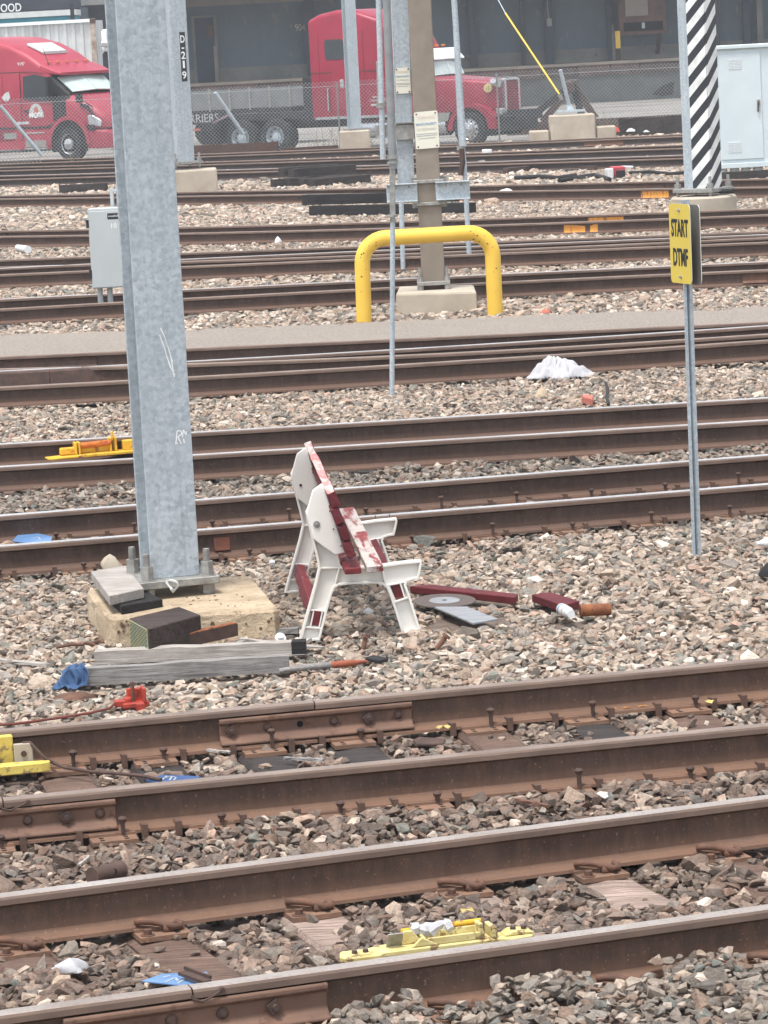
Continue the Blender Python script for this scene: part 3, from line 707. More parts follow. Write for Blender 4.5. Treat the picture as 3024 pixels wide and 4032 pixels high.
# ---------------------------------------------------------------- bench
def build_bench():
    global BENCH0
    k = 1541.0                       # crop pixels per metre in the plane of the near end frame
    o = P(1178, 2523, GZ - .012); fr = P(1598, 2497, GZ - .012); far = P(1121, 2332, GZ - .012); BENCH0 = o
    ex = (fr - o); ex.z = 0; wid = ex.length; ex.normalize(); ey = Z3
    ez = (far - o); ez.z = 0; span = ez.length; ez.normalize()
    def q(cx, cy):
        dx, dy = cx - 370, cy - 1812
        return ((dx - .054 * dy) / k, (-.054 * dx - dy) / k)
    t = empty('park_bench', o); tag(t, 'broken bench with white moulded end frames and peeling dark red wooden slats', 'bench')
    W = .034
    outline = [q(*p) for p in [(366, 1815), (400, 1690), (450, 1510), (500, 1330), (530, 1200), (505, 1080), (470, 940), (440, 820), (426, 740), (470, 640), (560, 540), (600, 600), (640, 830), (690, 1080),
               (700, 1150), (720, 1188), (800, 1200), (1050, 1180), (1200, 1158), (1378, 1142), (1384, 1165), (1372, 1230), (1356, 1296), (1300, 1304), (1262, 1318), (1252, 1345), (1290, 1450), (1330, 1580), (1375, 1728), (1222, 1766),
               (1170, 1590), (1120, 1440), (1092, 1372), (1050, 1336), (960, 1330), (800, 1336), (700, 1344), (664, 1364), (640, 1420), (600, 1560), (560, 1720), (540, 1802)]]
    plate = [q(*p) for p in [(428, 745), (440, 690), (478, 548), (556, 490), (568, 500), (745, 1066), (664, 1088), (560, 1012), (484, 950), (470, 900)]]
    for si, s in enumerate((0.0, span)):
        base = o + ez * s
        mb = MB(); mb.prism(outline, base, ex, ey, ez, -.006, .006); mb.rim(outline, .0125, base, ex, ey, ez, -W, W)
        # inner ribs
        def rib(a, b, w=.010, dp=W - .004):
            pa, pb = q(*a), q(*b); mb.beam(base + ex * pa[0] + ey * pa[1], base + ex * pb[0] + ey * pb[1], 2 * dp, w, ey if abs(pb[0] - pa[0]) > abs(pb[1] - pa[1]) else ex)
        rib((532, 1202), (716, 1196)); rib((700, 1200), (664, 1350)); rib((1052, 1185), (1090, 1360)); rib((1084, 1350), (1256, 1318))
        rib((452, 1548), (598, 1562)); rib((418, 1690), (562, 1704)); rib((490, 1556), (462, 1692), .008); rib((560, 1566), (534, 1700), .008)
        rib((1110, 1352), (1166, 1486), .008); rib((1204, 1326), (1246, 1462), .008); rib((1146, 1492), (1286, 1446))
        fo = mb.build('end_frame', M['white_bench'], t, bevel=.004, seg=2)
        pm = MB(); pm.prism(plate, base, ex, ey, ez, -W - .020, -W - .003); pm.build('gusset_plate', M['white_bench'], fo, bevel=.006, seg=2)
        c = q(512, 830); cc = base + ex * c[0] + ey * c[1] - ez * (W + .0225)
        bm_ = MB()
        if si == 0: bm_.cyl(cc + ez * .004, cc - ez * .003, .0185, .0185, 20); bm_.cyl(cc - ez * .003, cc - ez * .008, .009, .007, 12)
        else: bm_.cyl(cc + ez * .004, cc - ez * .002, .008, .008, 14)
        bm_.build('bolt', M['rust_dark'] if si else M['galv_dull'], fo)
        # nail heads on the arm and along the slat edge
        for a in ((600, 590), (622, 720), (650, 870), (712, 1010), (1190, 1150), (1318, 1140)):
            pa = q(*a); c0 = base + ex * pa[0] + ey * pa[1]; nb = MB()
            if a[0] > 1000: nb.cyl(c0, c0 + Z3 * .02, .003, .003, 6)
            else: nb.cyl(c0 - ez * (W + .018), c0 - ez * (W + .024), .005, .004, 8)
            nb.build('nail', M['rust_dark'], fo)
    def board(name, cx, cy, wu, wv, ang, s0, s1, m, par, seed):
        """cx,cy: centre of the near end as seen; section wu x wv turned by ang; runs s0..s1 along ez"""
        # the near end lies s0 in front of the frame: undo that shift (47,163 crop px per metre)
        u, v = q(cx + 47 * s0, cy + 163 * s0); r = random.Random(seed); rings = []
        ca, sa = math.cos(ang), math.sin(ang); n = 12
        for i in range(n + 1):
            s = s0 + (s1 - s0) * i / n; j = lambda a=.0025: r.uniform(-a, a)
            e = .010 if i in (0, n) else 0
            rings.append([o + ez * (s + r.uniform(-e, e)) + ex * (u + a * ca - b * sa) + ey * (v + a * sa + b * ca) for a, b in
                          [(-wu / 2 + j(), -wv / 2 + j()), (wu / 2 + j(), -wv / 2 + j()), (wu / 2 + j(), wv / 2 + j()), (-wu / 2 + j(), wv / 2 + j())]])
        mb = MB(); mb.loft(rings); me, c = mb.mesh(name, [m]); an = math.atan2(ez.y, ez.x); rt = Matrix.Rotation(an, 4, 'Z'); me.transform(rt.inverted())
        ob = bpy.data.objects.new(name, me); COL.objects.link(ob); ob.location = c; ob.rotation_euler = rt.to_euler(); setp(ob, par)
        md = ob.modifiers.new('bevel', 'BEVEL'); md.width = .004; md.segments = 1
        return ob
    tilt = math.radians(19)
    S0, S1 = -.27, 2.17
    for i, (cx, cy, m) in enumerate([(648, 628, 'red_dark'), (675, 766, 'red_dark'), (735, 902, 'red_dark'), (775, 1040, 'red_dark')]):
        b = board('back_slat', cx, cy, .046, .086, tilt, S0, S1 if i else S1, M[m], t, i)
        if i == 0:
            b['label'] = 'topmost back slat with its upper edge sun bleached to pink'; b.data.materials.append(M['red_pink'])
            for p_ in b.data.polygons:
                if p_.normal.z > .6: p_.material_index = 1
    board('seat_slat', 806, 1216, .090, .036, 0.03, S0, S1, M['red_slat'], t, 8)
    board('seat_slat', 985, 1199, .090, .036, 0.03, S0, S1, M['slat_bare'], t, 9)['label'] = 'front seat slat worn to white with red patches'
    # low stretchers between the legs, their ends showing in the leg slots
    board('stretcher', 505, 1620, .048, .082, -.26, -.026, span + .03, M['red_slat'], t, 11)
    board('stretcher', 1184, 1402, .046, .086, .30, -.026, span + .03, M['red_dark'], t, 12)
    # bolt on the seat slat
    u, v = q(930 + 47 * -.02, 1080); c = o + ex * u + ey * v + ez * .42
    mb = MB(); c = o + ex * q(985, 1180)[0] + ey * (q(985, 1216)[1] + .03) + ez * .28; mb.cyl(c, c + Z3 * .014, .014, .010, 8); mb.build('bolt', M['rust_dark'], t)
    for s in (0, span):
        for f in (0, wid): KEEP_OUT.append((o.x + ex.x * (f + .04) + ez.x * s, o.y + ex.y * f + ez.y * s, .045, .03, 0))
    return t
build_bench()

# ---------------------------------------------------------------- catenary column on its footing
zt = -.045; M['pit'] = mat('brown_concrete_pit', S(112, 88, 68), S(84, 68, 56), 12, .95)
foot = [P(427, 2430, zt), P(1100, 2398, zt), P(984, 2263, zt), P(338, 2318, zt)]
fc = sum(foot, Vector()) / 4
col_t = empty('catenary_column', Vector((fc.x, fc.y, GZ))); tag(col_t, 'tall galvanised steel column bolted to a tan concrete block beside the bench', 'column')
mb = MB(); rings = []
n8 = []
for i in range(4):
    a, b = foot[i], foot[(i + 1) % 4]
    for f in (.04, .2, .36, .52, .68, .84, .96): n8.append(a.lerp(b, f))
rr = random.Random(4)
ring = lambda z, k, j: [Vector((fc.x + (p.x - fc.x) * k + rr.uniform(-j, j), fc.y + (p.y - fc.y) * k + rr.uniform(-j, j), z + rr.uniform(-j, j) * .6)) for p in n8]
mb.loft([ring(-.40, 1.02, 0), ring(-.2, 1.015, .004), ring(-.10, 1.008, .005), ring(zt - .018, 1.0, .004), ring(zt, .975, .004), ring(zt + .002, .6, .003)])
mb.build('footing', M['concrete'], col_t)
KEEP_OUT.append((fc.x, fc.y, .36, .30, math.atan2(foot[1].y - foot[0].y, foot[1].x - foot[0].x)))
keep_poly(foot)
ft_ = [o_ for o_ in COL.objects if o_.parent == col_t][0]; rp = random.Random(12); fa, fb = foot[0], foot[1]; fnm = Vector(((fb - fa).y, -(fb - fa).x, 0)).normalized()
for i in range(34):
    q_ = fa.lerp(fb, rp.uniform(.05, .97)); q_ = Vector((fc.x + (q_.x - fc.x) * 1.004, fc.y + (q_.y - fc.y) * 1.004, rp.uniform(-.15, zt - .02))); r_ = rp.uniform(.003, .009)
    mb = MB(); mb.cyl(q_ + fnm * .004, q_ + fnm * .0085, r_ * 1.2, r_, 7); mb.build('pit', M['pit'], ft_)
for i in range(14):
    q_ = fa.lerp(fb, rp.uniform(.3, .97)).lerp(foot[3].lerp(foot[2], .7), rp.uniform(.03, .5)); q_.z = zt + .001; r_ = rp.uniform(.003, .008)
    mb = MB(); mb.cyl(q_, q_ + Z3 * .004, r_ * 1.2, r_, 7); mb.build('pit', M['pit'], ft_)
cr = math.radians(17)
cx_, cy_ = Vector((math.cos(cr), math.sin(cr), 0)), Vector((-math.sin(cr), math.cos(cr), 0))
cb = P(692, 2272, .06) + cy_ * .13; cb.z = .06
mb = MB(); Hc = 6.2; FW, DP = .278, .245
mb.frame_box(cb - cy_ * (DP / 2) + Z3 * (Hc / 2), cx_ * FW / 2, cy_ * .010, Z3 * Hc / 2)
mb.frame_box(cb + cy_ * (DP / 2) + Z3 * (Hc / 2), cx_ * FW / 2, cy_ * .010, Z3 * Hc / 2)
mb.frame_box(cb + Z3 * (Hc / 2), cx_ * .007, cy_ * (DP / 2 - .0105), Z3 * Hc / 2)
shaft = mb.build('shaft', M['galv'], col_t, bevel=.003)
mb = MB(); mb.frame_box(cb - Z3 * .0215, cx_ * .228, cy_ * .228, Z3 * .021); mb.build('base_plate', M['galv_dull'], col_t, bevel=.004)
for sx in (-1, 1):
    for sy in (-1, 1):
        c = cb + cx_ * (.172 * sx) + cy_ * (.172 * sy); mb = MB()
        mb.cyl(Vector((c.x, c.y, zt - .02)), c + Z3 * .15, .0185, .0185, 12)
        for i in range(12): mb.cyl(c + Z3 * (.055 + i * .0075), c + Z3 * (.058 + i * .0075), .0205, .0205, 12)
        for z0, z1, rr_ in ((.0, .042, .038), (.042, .080, .036), (-.10, -.043, .038)): mb.cyl(c + Z3 * z0, c + Z3 * z1, rr_, rr_, 6)
        mb.cyl(c + Z3 * .0, c + Z3 * .004, .047, .047, 16)
        mb.build('anchor_bolt', M['galv_dull'], col_t)
# scratches and chalk marks on the front face
fn = -cy_; f0 = cb - cy_ * (DP / 2 + .0102)
for pts, w in (([(632, 1292), (650, 1330), (672, 1400), (686, 1485)], .006), ([(628, 1318), (648, 1372), (668, 1440), (690, 1478)], .005), ([(645, 1315), (660, 1360), (680, 1425)], .004), ([(640, 1345), (655, 1395), (676, 1452)], .003)):
    ribbon([PL(x, y, f0, fn) for x, y in pts], w, fn, 'scratch', M['white'], shaft, .0006)
for pts in ([(692, 1750), (697, 1697), (712, 1696), (716, 1709), (700, 1720), (714, 1748)], [(690, 1745), (700, 1745)], [(718, 1722), (722, 1692), (732, 1712), (734, 1698)], [(722, 1728), (726, 1745)]):
    ribbon([PL(x, y, f0, fn) for x, y in pts], .006, fn, 'chalk_mark', M['white'], shaft, .0006)

# ---------------------------------------------------------------- sign post
sp = P(2738, 2186); ps = empty('sign_post', sp); tag(ps, 'galvanised channel post carrying a narrow yellow sign lettered START DTMF', 'sign post')
top = PD(2692, 800, sp.y); lean = (top - sp).normalized()
an = math.radians(70); pn = Vector((-math.sin(an), -math.cos(an), 0)); pt = Vector((math.cos(an), -math.sin(an), 0))   # sign normal, sign width direction (towards viewer)
mb = MB(); L_ = (top - sp).length
prof = [(-.030, -.012), (-.014, -.012), (-.010, .018), (.010, .018), (.014, -.012), (.030, -.012), (.030, -.017), (.010, -.017), (.006, .013), (-.006, .013), (-.010, -.017), (-.030, -.017)]
pu, pv = Vector((math.cos(.5), math.sin(.5), 0)), Vector((-math.sin(.5), math.cos(.5), 0))
mb.loft([[c + pu * (u * 1.05) + pv * v for u, v in prof] for c in (sp - Z3 * .1, top + lean * .02)]); mb.build('channel_post', M['galv_fine'], ps)
ctr = PD(2697, 958, sp.y) + pn * .029
def round_rect(w, h, r, n=5):
    out = []
    for cx0, cy0, a0 in ((w / 2 - r, h / 2 - r, 0), (-w / 2 + r, h / 2 - r, 90), (-w / 2 + r, -h / 2 + r, 180), (w / 2 - r, -h / 2 + r, 270)):
        for i in range(n + 1): a = math.radians(a0 + 90 * i / n); out.append((cx0 + r * math.cos(a), cy0 + r * math.sin(a)))
    return out
SW, SH = .29, .472
for k, (off, mm, nm) in enumerate(((.0, M['sign_yellow'], 'yellow_panel'), (-.058, M['sign_back'], 'rear_panel'))):
    c = ctr + pn * off + (pt * .0 if k == 0 else pt * .01) - Z3 * (.006 if k else 0)
    mb = MB(); mb.prism(round_rect(SW, SH, .03), c, pt, lean, pn, -.002, .002)
    for i in range(len(mb.f) - 2): mb.mi[i] = 1
    pan = mb.build(nm, [mm, M['sign_edge']], ps)
    if k == 0:
        for row, zz in (('START', .045), ('DTMF', -.128)):
            lettering(row, .098, c + lean * (zz), pt, lean, M['black'], pan, width=.235 if row == 'START' else .205, lift=.0035, bold=.0045)
        for zz in (.197, -.197):
            b = MB(); q0 = c + lean * zz; b.cyl(q0 + pn * .002, q0 + pn * .006, .013, .011, 8); b.cyl(q0 + pn * .006, q0 + pn * .018, .005, .005, 8); b.build('bolt', M['galv_dull'], pan)

# ---------------------------------------------------------------- timbers, cloth and scrap around the footing
def thing_slab(*a, **k): return slab(*a, **k)
t = empty('tie_stub', P(640, 2480)); tag(t, 'short dark cut-off tie with a perforated metal end plate, leaning on the concrete footing', 'timber')
KEEP_OUT.append((P(640, 2470).x, P(640, 2470).y, .16, .16, 0))
w = [P(x, y, -.012) for x, y in ((508, 2434), (706, 2388), (790, 2420), (584, 2476))]
mb = MB(); mb.add(w + [p - Z3 * .17 for p in w], [(0, 1, 2, 3), (7, 6, 5, 4), (0, 4, 5, 1), (1, 5, 6, 2), (2, 6, 7, 3), (3, 7, 4, 0)])
mb.build('timber', M['timber_dark'], t, bevel=.006)
e = (w[3] - w[0]); el = e.length; e.normalize(); en = e.cross(Z3).normalized()
if en.x > 0: en = -en
mb = MB(); c = (w[0] + w[3]) / 2 - Z3 * .080; mb.frame_box(c + en * .003, e * (el * .46), en * .002, Z3 * .074)
mb.build('end_plate', mat('greenish_nail_plate', S(150, 168, 150), S(186, 180, 120), 8, .5, .4), t)
mb = MB()
for i in range(13):
    for j in range(7):
        mb.frame_box(c + en * .0055 + e * ((j - 3) * el * .125 + (i % 2) * el * .05 - el * .02) + Z3 * (-.066 + i * .011), e * el * .038, en * .0008, Z3 * .0030)
o_ = mb.build('plate_slots', M['black'], t); o_['kind'] = 'stuff'
# planks on the footing
slab('timber_offcut', [(358, 2250), (497, 2226), (566, 2316), (430, 2346)], .062, .055, M['timber_white'], 'thick weathered plank offcut with pale top lying on the concrete footing', 'timber', keep=False)
slab('timber_offcut', [(438, 2352), (560, 2318), (640, 2358), (476, 2386)], .004, .047, M['charred'], 'black charred plank offcut tucked beneath the pale one on the footing', 'timber', keep=False)
# long timbers in front
a, b = P(292, 2700), P(1140, 2646); keep_line(a, b, .05)
o = rough_box('long_timber', a + Vector((0, .035, -.005)), b + Vector((0, .035, -.005)), .055, .088, M['timber_grey'], seed=2); tag(o, 'long silver-grey timber lying on the ballast nearest the rails, blue cloth on its end', 'timber')
a, b = P(374, 2628), P(1205, 2590); keep_line(a, b, .06)
o = rough_box('long_timber', a + Vector((0, .06, .01)), b + Vector((0, .06, .01)), .085, .072, M['timber_white'], seed=3); tag(o, 'bleached square timber lying just behind the long grey one', 'timber')
bb = b + Vector((0, .06, .01)); dd = (b - a).normalized()
mb = MB(); mb.frame_box(bb + Z3 * .036 - dd * .035, dd * .0365, dd.cross(Z3).normalized() * .045, Z3 * .038); e_ = mb.build('dark_end', M['charred'], o.parent); setp_o = e_
# make the tarred end a part of the timber
e_.parent = o; e_.matrix_parent_inverse = o.matrix_basis.inverted()
def sliver(px0, px1, w_, h_, m_, label, z0=GZ + .01, z1=GZ + .01, seed=5, name='wood_sliver', cat='wood'):
    a, b = P(*px0, z0), P(*px1, z1); o = rough_box(name, a, b, w_, h_, m_, seed=seed, jit=.003); tag(o, label, cat); return o
sliver((936, 2502), (1176, 2492), .06, .03, M['timber_grey'], 'grey splintered board flat against the front of the concrete footing', GZ + .015, GZ + .015, 6)
sliver((945, 2520), (1272, 2556), .035, .012, M['timber_white'], 'pale thin wood strip between the footing and the rear bench leg', GZ + .03, GZ + .006, 7)
sliver((855, 2568), (955, 2530), .05, .012, M['timber_grey'], 'short splintered grey board lying under the rusty angle iron', GZ + .01, GZ + .03, 8)
sliver((-60, 2600), (190, 2624), .03, .015, M['timber_white'], 'thin pale batten at the left edge beside the blue cloth', GZ + .01, GZ + .01, 9)
# wooden handle with orange tape
a, b = P(1098, 2642, GZ + .02), P(1445, 2604, GZ + .012); c = a.lerp(b, .58); mb = MB(); mb.tube([a, a.lerp(c, .5) + Z3 * .004, c], [.012, .017, .018], 10)
hd = mb.build('tool_handle', M['timber_grey'], smooth=True); tag(hd, 'broken wooden tool handle with an orange painted tip beside the long timbers', 'tool handle')
mb = MB(); mb.tube([c, c.lerp(b, .6), b], [.0185, .017, .006], 10); mb.build('painted_tip', mat('dull_orange_paint', S(164, 92, 66), S(128, 72, 56), 20, .8), hd, smooth=True)
# rusty angle iron
a, b = P(672, 2562, GZ + .03), P(938, 2500, GZ + .05); d = (b - a).normalized(); s_ = d.cross(Z3).normalized()
mb = MB(); mb.frame_box((a + b) / 2 + Z3 * .030, d * ((b - a).length / 2), s_ * .004, Z3 * .034, 1); mb.frame_box((a + b) / 2 + Z3 * .066 - s_ * .020, d * ((b - a).length / 2 * .97), s_ * .024, Z3 * .0035)
mb.frame_box(a.lerp(b, .2) + Z3 * .080 - s_ * .02, d * .025, s_ * .012, Z3 * .012); mb.frame_box(a.lerp(b, .06) + Z3 * .05 - s_ * .02, d * .02, s_ * .02, Z3 * .02)
o = mb.build('angle_iron', [M['rust_orange'], M['rust_dark']], bevel=.004); tag(o, 'rusty angle iron leaning in front of the concrete footing', 'scrap metal')
# rusty hook and chain links at the left of the footing
mb = MB(); c = P(370, 2535, GZ + .02)
mb.tube([c + Vector((.05 * math.cos(a_), .035 * math.sin(a_), .012 * math.sin(2 * a_))) for a_ in [i * .5 for i in range(11)]], .010, 8)
mb.tube([c + Vector((-.05, -.01, 0)), c + Vector((-.12, -.03, .008)), c + Vector((-.2, -.05, 0))], .009, 8)
tag(mb.build('rusty_hook', M['rust'], smooth=True), 'rusty iron hook on the ballast left of the concrete footing', 'scrap metal')
# rust flake plate
def crumple(name, c, rx, ry, rz, m_, label, cat, seed=1, n=14, amp=.35, rings=7):
    r = np.random.default_rng(seed); mb = MB(); rr_ = []
    ph = r.uniform(0, 6.28, (6,))
    for i in range(rings):
        f = i / (rings - 1); rad = math.cos(f * math.pi / 2) ** .7 if i < rings - 1 else .02; ring = []
        for k in range(n):
            a_ = 2 * math.pi * k / n; w_ = 1 + amp * .5 * math.sin(3 * a_ + ph[0] + 2 * f) + amp * .4 * math.sin(5 * a_ + ph[1]) + r.uniform(-amp, amp) * .3
            ring.append(Vector((c.x + rx * rad * w_ * math.cos(a_), c.y + ry * rad * w_ * math.sin(a_), c.z + rz * (f + amp * .25 * math.sin(4 * a_ + ph[2] + 3 * f) * (0 < f < 1)))))
        rr_.append(ring)
    mb.loft(rr_); o = mb.build(name, m_, smooth=True); tag(o, label, cat); return o
crumple('rust_flake', P(283, 2752, GZ + .005), .10, .055, .035, M['rust'], 'crumpled rusty metal flake below the blue cloth', 'scrap metal', 3, 10)
mb = MB(); c = P(678, 2286, .10); r_ = random.Random(3)
mb.tube([c + Vector((.024 * math.cos(a_) + .012 * math.sin(2 * a_), -.012 * math.sin(a_ * 2), -.03 + .030 * math.sin(a_) - .008 * math.cos(a_))) for a_ in [i * 2 * math.pi / 16 for i in range(17)]], [.004 + r_.uniform(0, .006) for _ in range(17)], 6)
tag(mb.build('plastic_pouch', M['paper']), 'crumpled white plastic pouch wedged by an anchor bolt of the column', 'litter')
crumple('pale_boulder', P(436, 2244, GZ), .075, .05, .10, M['concrete_grey'], 'large pale rock behind the planks on the footing', 'rock', 8, 9, .25, 5)
# blue cloth draped over the end of the grey timber
def cloth():
    e0 = P(300, 2700, GZ); zt_ = GZ + .094; nx, ny = 34, 34; vs = []; fs = []
    for j in range(ny):
        v = j / (ny - 1)
        for i in range(nx):
            u = i / (nx - 1); fl = max(0, v - .35)
            x = e0.x - .095 + .150 * u + (u - .55) * .10 * fl + .010 * math.sin(9 * v + 4 * u)
            off_end = max(0, (.55 - u) / .55)                     # the part hanging past the timber end sags
            if v < .3: y = e0.y + .075 - .10 * (v / .3); z = zt_ + .004
            elif v < .75: y = e0.y - .028 - .035 * ((v - .3) / .45); z = zt_ - .088 * ((v - .3) / .45) ** 1.1
            else: y = e0.y - .063 - .085 * ((v - .75) / .25); z = zt_ - .088
            z -= .075 * off_end ** 1.3 * max(0, 1 - abs(v - .25) * 1.6)
            f = .016 * math.sin(15 * u + 2.5 * v) + .009 * math.sin(31 * u - 5 * v + 1)
            y += f * min(1, v * 2.2); z += .5 * f * (v < .3) + .006 * math.sin(17 * u + 13 * v) * (v > .7)
            y += .02 * math.sin(7 * u + 1) * (v > .85)
            vs.append(Vector((x, y, max(z, GZ + .016 + .004 * math.sin(25 * u + 19 * v)))))
    for j in range(ny - 1):
        for i in range(nx - 1):
            u, v = i / nx, j / ny
            if v > .9 + .06 * math.sin(12 * u): continue
            if u < .06 and v < .5: continue
            fs.append((j * nx + i, j * nx + i + 1, (j + 1) * nx + i + 1, (j + 1) * nx + i))
    mb = MB(); mb.add(vs, fs); o = mb.build('cloth', M['cloth_blue'], smooth=True); md = o.modifiers.new('solid', 'SOLIDIFY'); md.thickness = .003
    tag(o, 'blue denim cloth draped over the left end of the long grey timber', 'cloth')
cloth()
# orange-red clamp with its cord
c = P(530, 2792); t = empty('orange_clamp', c); tag(t, 'orange-red painted iron clamp on the ballast with a red cord tied to it', 'clamp')
d = TB.d * .82; nrm = TB.n * .85; mb = MB()
mb.cyl(c - d * .04 + Z3 * .02, c - d * .04 + Z3 * .062, .026, .024, 10); mb.cyl(c + d * .07 - nrm * .045 + Z3 * .03, c + d * .07 + nrm * .06 + Z3 * .03, .014, .014, 8)
mb.frame_box(c + Z3 * .024, d * .075, nrm * .045, Z3 * .014); mb.frame_box(c + d * .058 + Z3 * .070, d * .010, nrm * .05, Z3 * .038); mb.frame_box(c + d * .015 + nrm * .042 + Z3 * .066, d * .052, nrm * .008, Z3 * .034)
mb.frame_box(c - d * .085 + Z3 * .036, d * .035, nrm * .028, Z3 * .016); mb.frame_box(c + d * .03 - nrm * .03 + Z3 * .012, d * .03, nrm * .02, Z3 * .022)
mb.build('clamp_body', M['red_dev'], t, bevel=.006)
mb = MB(); mb.cyl(c - d * .005 + Z3 * .03, c - d * .005 + Z3 * .135, .009, .009, 10); mb.build('pin', M['rust'], t)
pts = [c - d * .11 + Z3 * .04] + [P(x, y, GZ + z) for x, y, z in ((430, 2790, .03), (350, 2808, .03), (250, 2824, .03), (150, 2838, .03), (60, 2850, .02), (-120, 2862, .02))]
mb = MB(); mb.tube(pts, .0065, 8); mb.build('cord', M['cord_red'], t, smooth=True)

# ---------------------------------------------------------------- scrap right of the bench
def board2(px, z, t_, m_, label): return slab('broken_slat', px, z, t_, m_, label, 'broken slat')
board2([(1612, 2308), (1690, 2300), (2040, 2338), (2026, 2352)], GZ + .052, .04, M['red_dark'], 'long broken dark red bench slat lying right of the bench')
board2([(2093, 2340), (2168, 2330), (2282, 2366), (2218, 2384)], GZ + .052, .045, M['red_dark'], 'short broken red slat with grey top beside the white can')
c = P(1750, 2366, GZ + .035); t = empty('cutting_disc', c); tag(t, 'large brown abrasive cutting disc with white centre lying flat by the bench', 'disc'); KEEP_OUT.append((c.x, c.y, .09, .09, 0))
ax = Vector((.03, -.06, 1)).normalized()
mb = MB(); mb.cyl(c - ax * .003, c + ax * .003, .176, .176, 40); mb.build('abrasive_disc', M['disc'], t)
mb = MB(); mb.cyl(c + ax * .003, c + ax * .0045, .086, .086, 32); mb.build('paper_label', M['slate'], t)
mb = MB(); mb.cyl(c + ax * .0045, c + ax * .0055, .013, .013, 16); mb.build('arbor_hole', M['black_hole'], t)
slab('slate_board', [(1706, 2388), (1838, 2388), (1960, 2436), (1862, 2453)], GZ + .03, .010, M['slate'], 'thin grey board lying under the edge of the cutting disc', 'board', bevel=.001)
# spray can
a, b = P(2212, 2398, GZ + .05), P(2262, 2428, GZ + .045); d = (b - a).normalized(); d.z *= .3; d.normalize(); t = empty('spray_can', P(2235, 2425)); tag(t, 'white spray can with white cap lying among the stones', 'can')
KEEP_OUT.append(((a.x + b.x) / 2, (a.y + b.y) / 2, .1, .1, 0))
b = a + d * .185
mb = MB(); mb.cyl(a, a + d * .13, .032, .032, 20); mb.cyl(a + d * .13, a + d * .145, .032, .022, 20); mb.build('can_body', M['paper'], t, smooth=True)
mb = MB(); mb.cyl(a + d * .145, b, .023, .022, 18); mb.build('cap', M['plastic_w'], t, smooth=True)
for i, (f0, f1, m_) in enumerate(((.02, .04, 'blue_print'), (.05, .085, 'orange_print'), (.1, .115, 'grey_print'))):
    mb = MB(); mb.cyl(a + d * f0, a + d * f1, .0323, .0323, 20, caps=False); mb.build('label_band', M[m_], t, smooth=True)
a, b = P(2284, 2404, GZ + .045), P(2402, 2398, GZ + .04); mb = MB(); n_ = 18; KEEP_OUT.append(((a.x + b.x) / 2, (a.y + b.y) / 2, .1, .05, 0))
d = (b - a).normalized(); mb.tube([a, b, b, a], [.033, .033, .028, .028], n_); 
tag(mb.build('rusty_pipe', M['rust_orange'], smooth=True), 'short piece of rusty orange-brown pipe right of the spray can', 'pipe')
# small litter
crumple('paper_scrap', P(1450, 2412, GZ + .01), .03, .03, .03, M['paper'], 'white paper scrap on the stones under the bench', 'litter', 11, 10, .3, 4)
for x, y, lab in ((1102, 2514, 'white plastic ring disc on the boards by the footing'), (1070, 2217, 'small white ring on the stones behind the footing')):
    c = P(x, y, GZ + .035); mb = MB(); mb.cyl(c, c + Vector((.004, -.01, .006)), .029 if x > 1090 else .018, None, 20); mb.cyl(c + Vector((.004, -.01, .0062)), c + Vector((.004, -.01, .011)), .018, .016, 16); tag(mb.build('plastic_disc', M['plastic_w']), lab, 'litter')
for x, y, dx, lab in ((1430, 2545, .015, 'rusty upright bolt on the stones below the bench'), (1718, 2545, .05, 'rusty bolt lying right below the front bench leg')):
    a = P(x, y + 12, GZ + .01); mb = MB(); b = a + Vector((dx, .01, .06)); mb.cyl(a, b, .013, .013, 10); mb.cyl(b, b + (b - a).normalized() * .016, .024, .022, 8); tag(mb.build('loose_bolt', M['rust']), lab, 'bolt')
slab('rubber_strip', [(1436, 2588), (1470, 2578), (1530, 2590), (1495, 2600)], GZ + .025, .018, M['rubber'], 'small black rubber strip on the stones below the bench', 'rubber strip', bevel=.004)
# right edge: clear bottle and black bag
a = P(2978, 2140, GZ + .04); mb = MB(); mb.tube([a, a + Vector((.02, .005, 0)), a + Vector((.035, .008, 0)), a + Vector((.06, .012, 0)), a + Vector((.16, .02, 0)), a + Vector((.2, .02, 0))], [.013, .013, .018, .032, .033, .028], 14)
tag(mb.build('plastic_bottle', M['plastic_w'], smooth=True), 'small white plastic bottle at the right edge beyond the sign post', 'bottle')
c = P(3040, 2268); crumple('black_bag', c, .075, .05, .09, M['rubber'], 'black plastic lump at the right edge of the ballast', 'litter', 21, 14, .1, 6)

# ---------------------------------------------------------------- between the near rails
def blue_plate(px, z, label, m_, strokes):
    o = slab('blue_plate', px, z, .004, m_, label, 'blue plate', 'torn blue plates on the sleepers', bevel=0, keep=True)
    for p in strokes: ribbon([P(x, y, z) for x, y in p], .007, Z3, 'white_print', M['grey_print'], o, .001)
    return o
blue_plate([(572, 3072), (640, 3050), (790, 3056), (772, 3072), (655, 3088)], GZ + .035, 'blue plastic plate with white print between the rails below the orange clamp', M['blue_sign'],
           [[(646, 3064), (668, 3058), (690, 3060)], [(668, 3072), (676, 3060)], [(684, 3072), (694, 3062)], [(640, 3070), (656, 3056)]])
blue_plate([(556, 3862), (640, 3834), (815, 3826), (826, 3862), (735, 3882)], GZ + .035, 'blue plate with white print under a rusty bar at the bottom of the view', M['blue_pale'],
           [[(650, 3868), (690, 3850), (700, 3862)], [(700, 3872), (730, 3856)], [(640, 3850), (670, 3842)]])
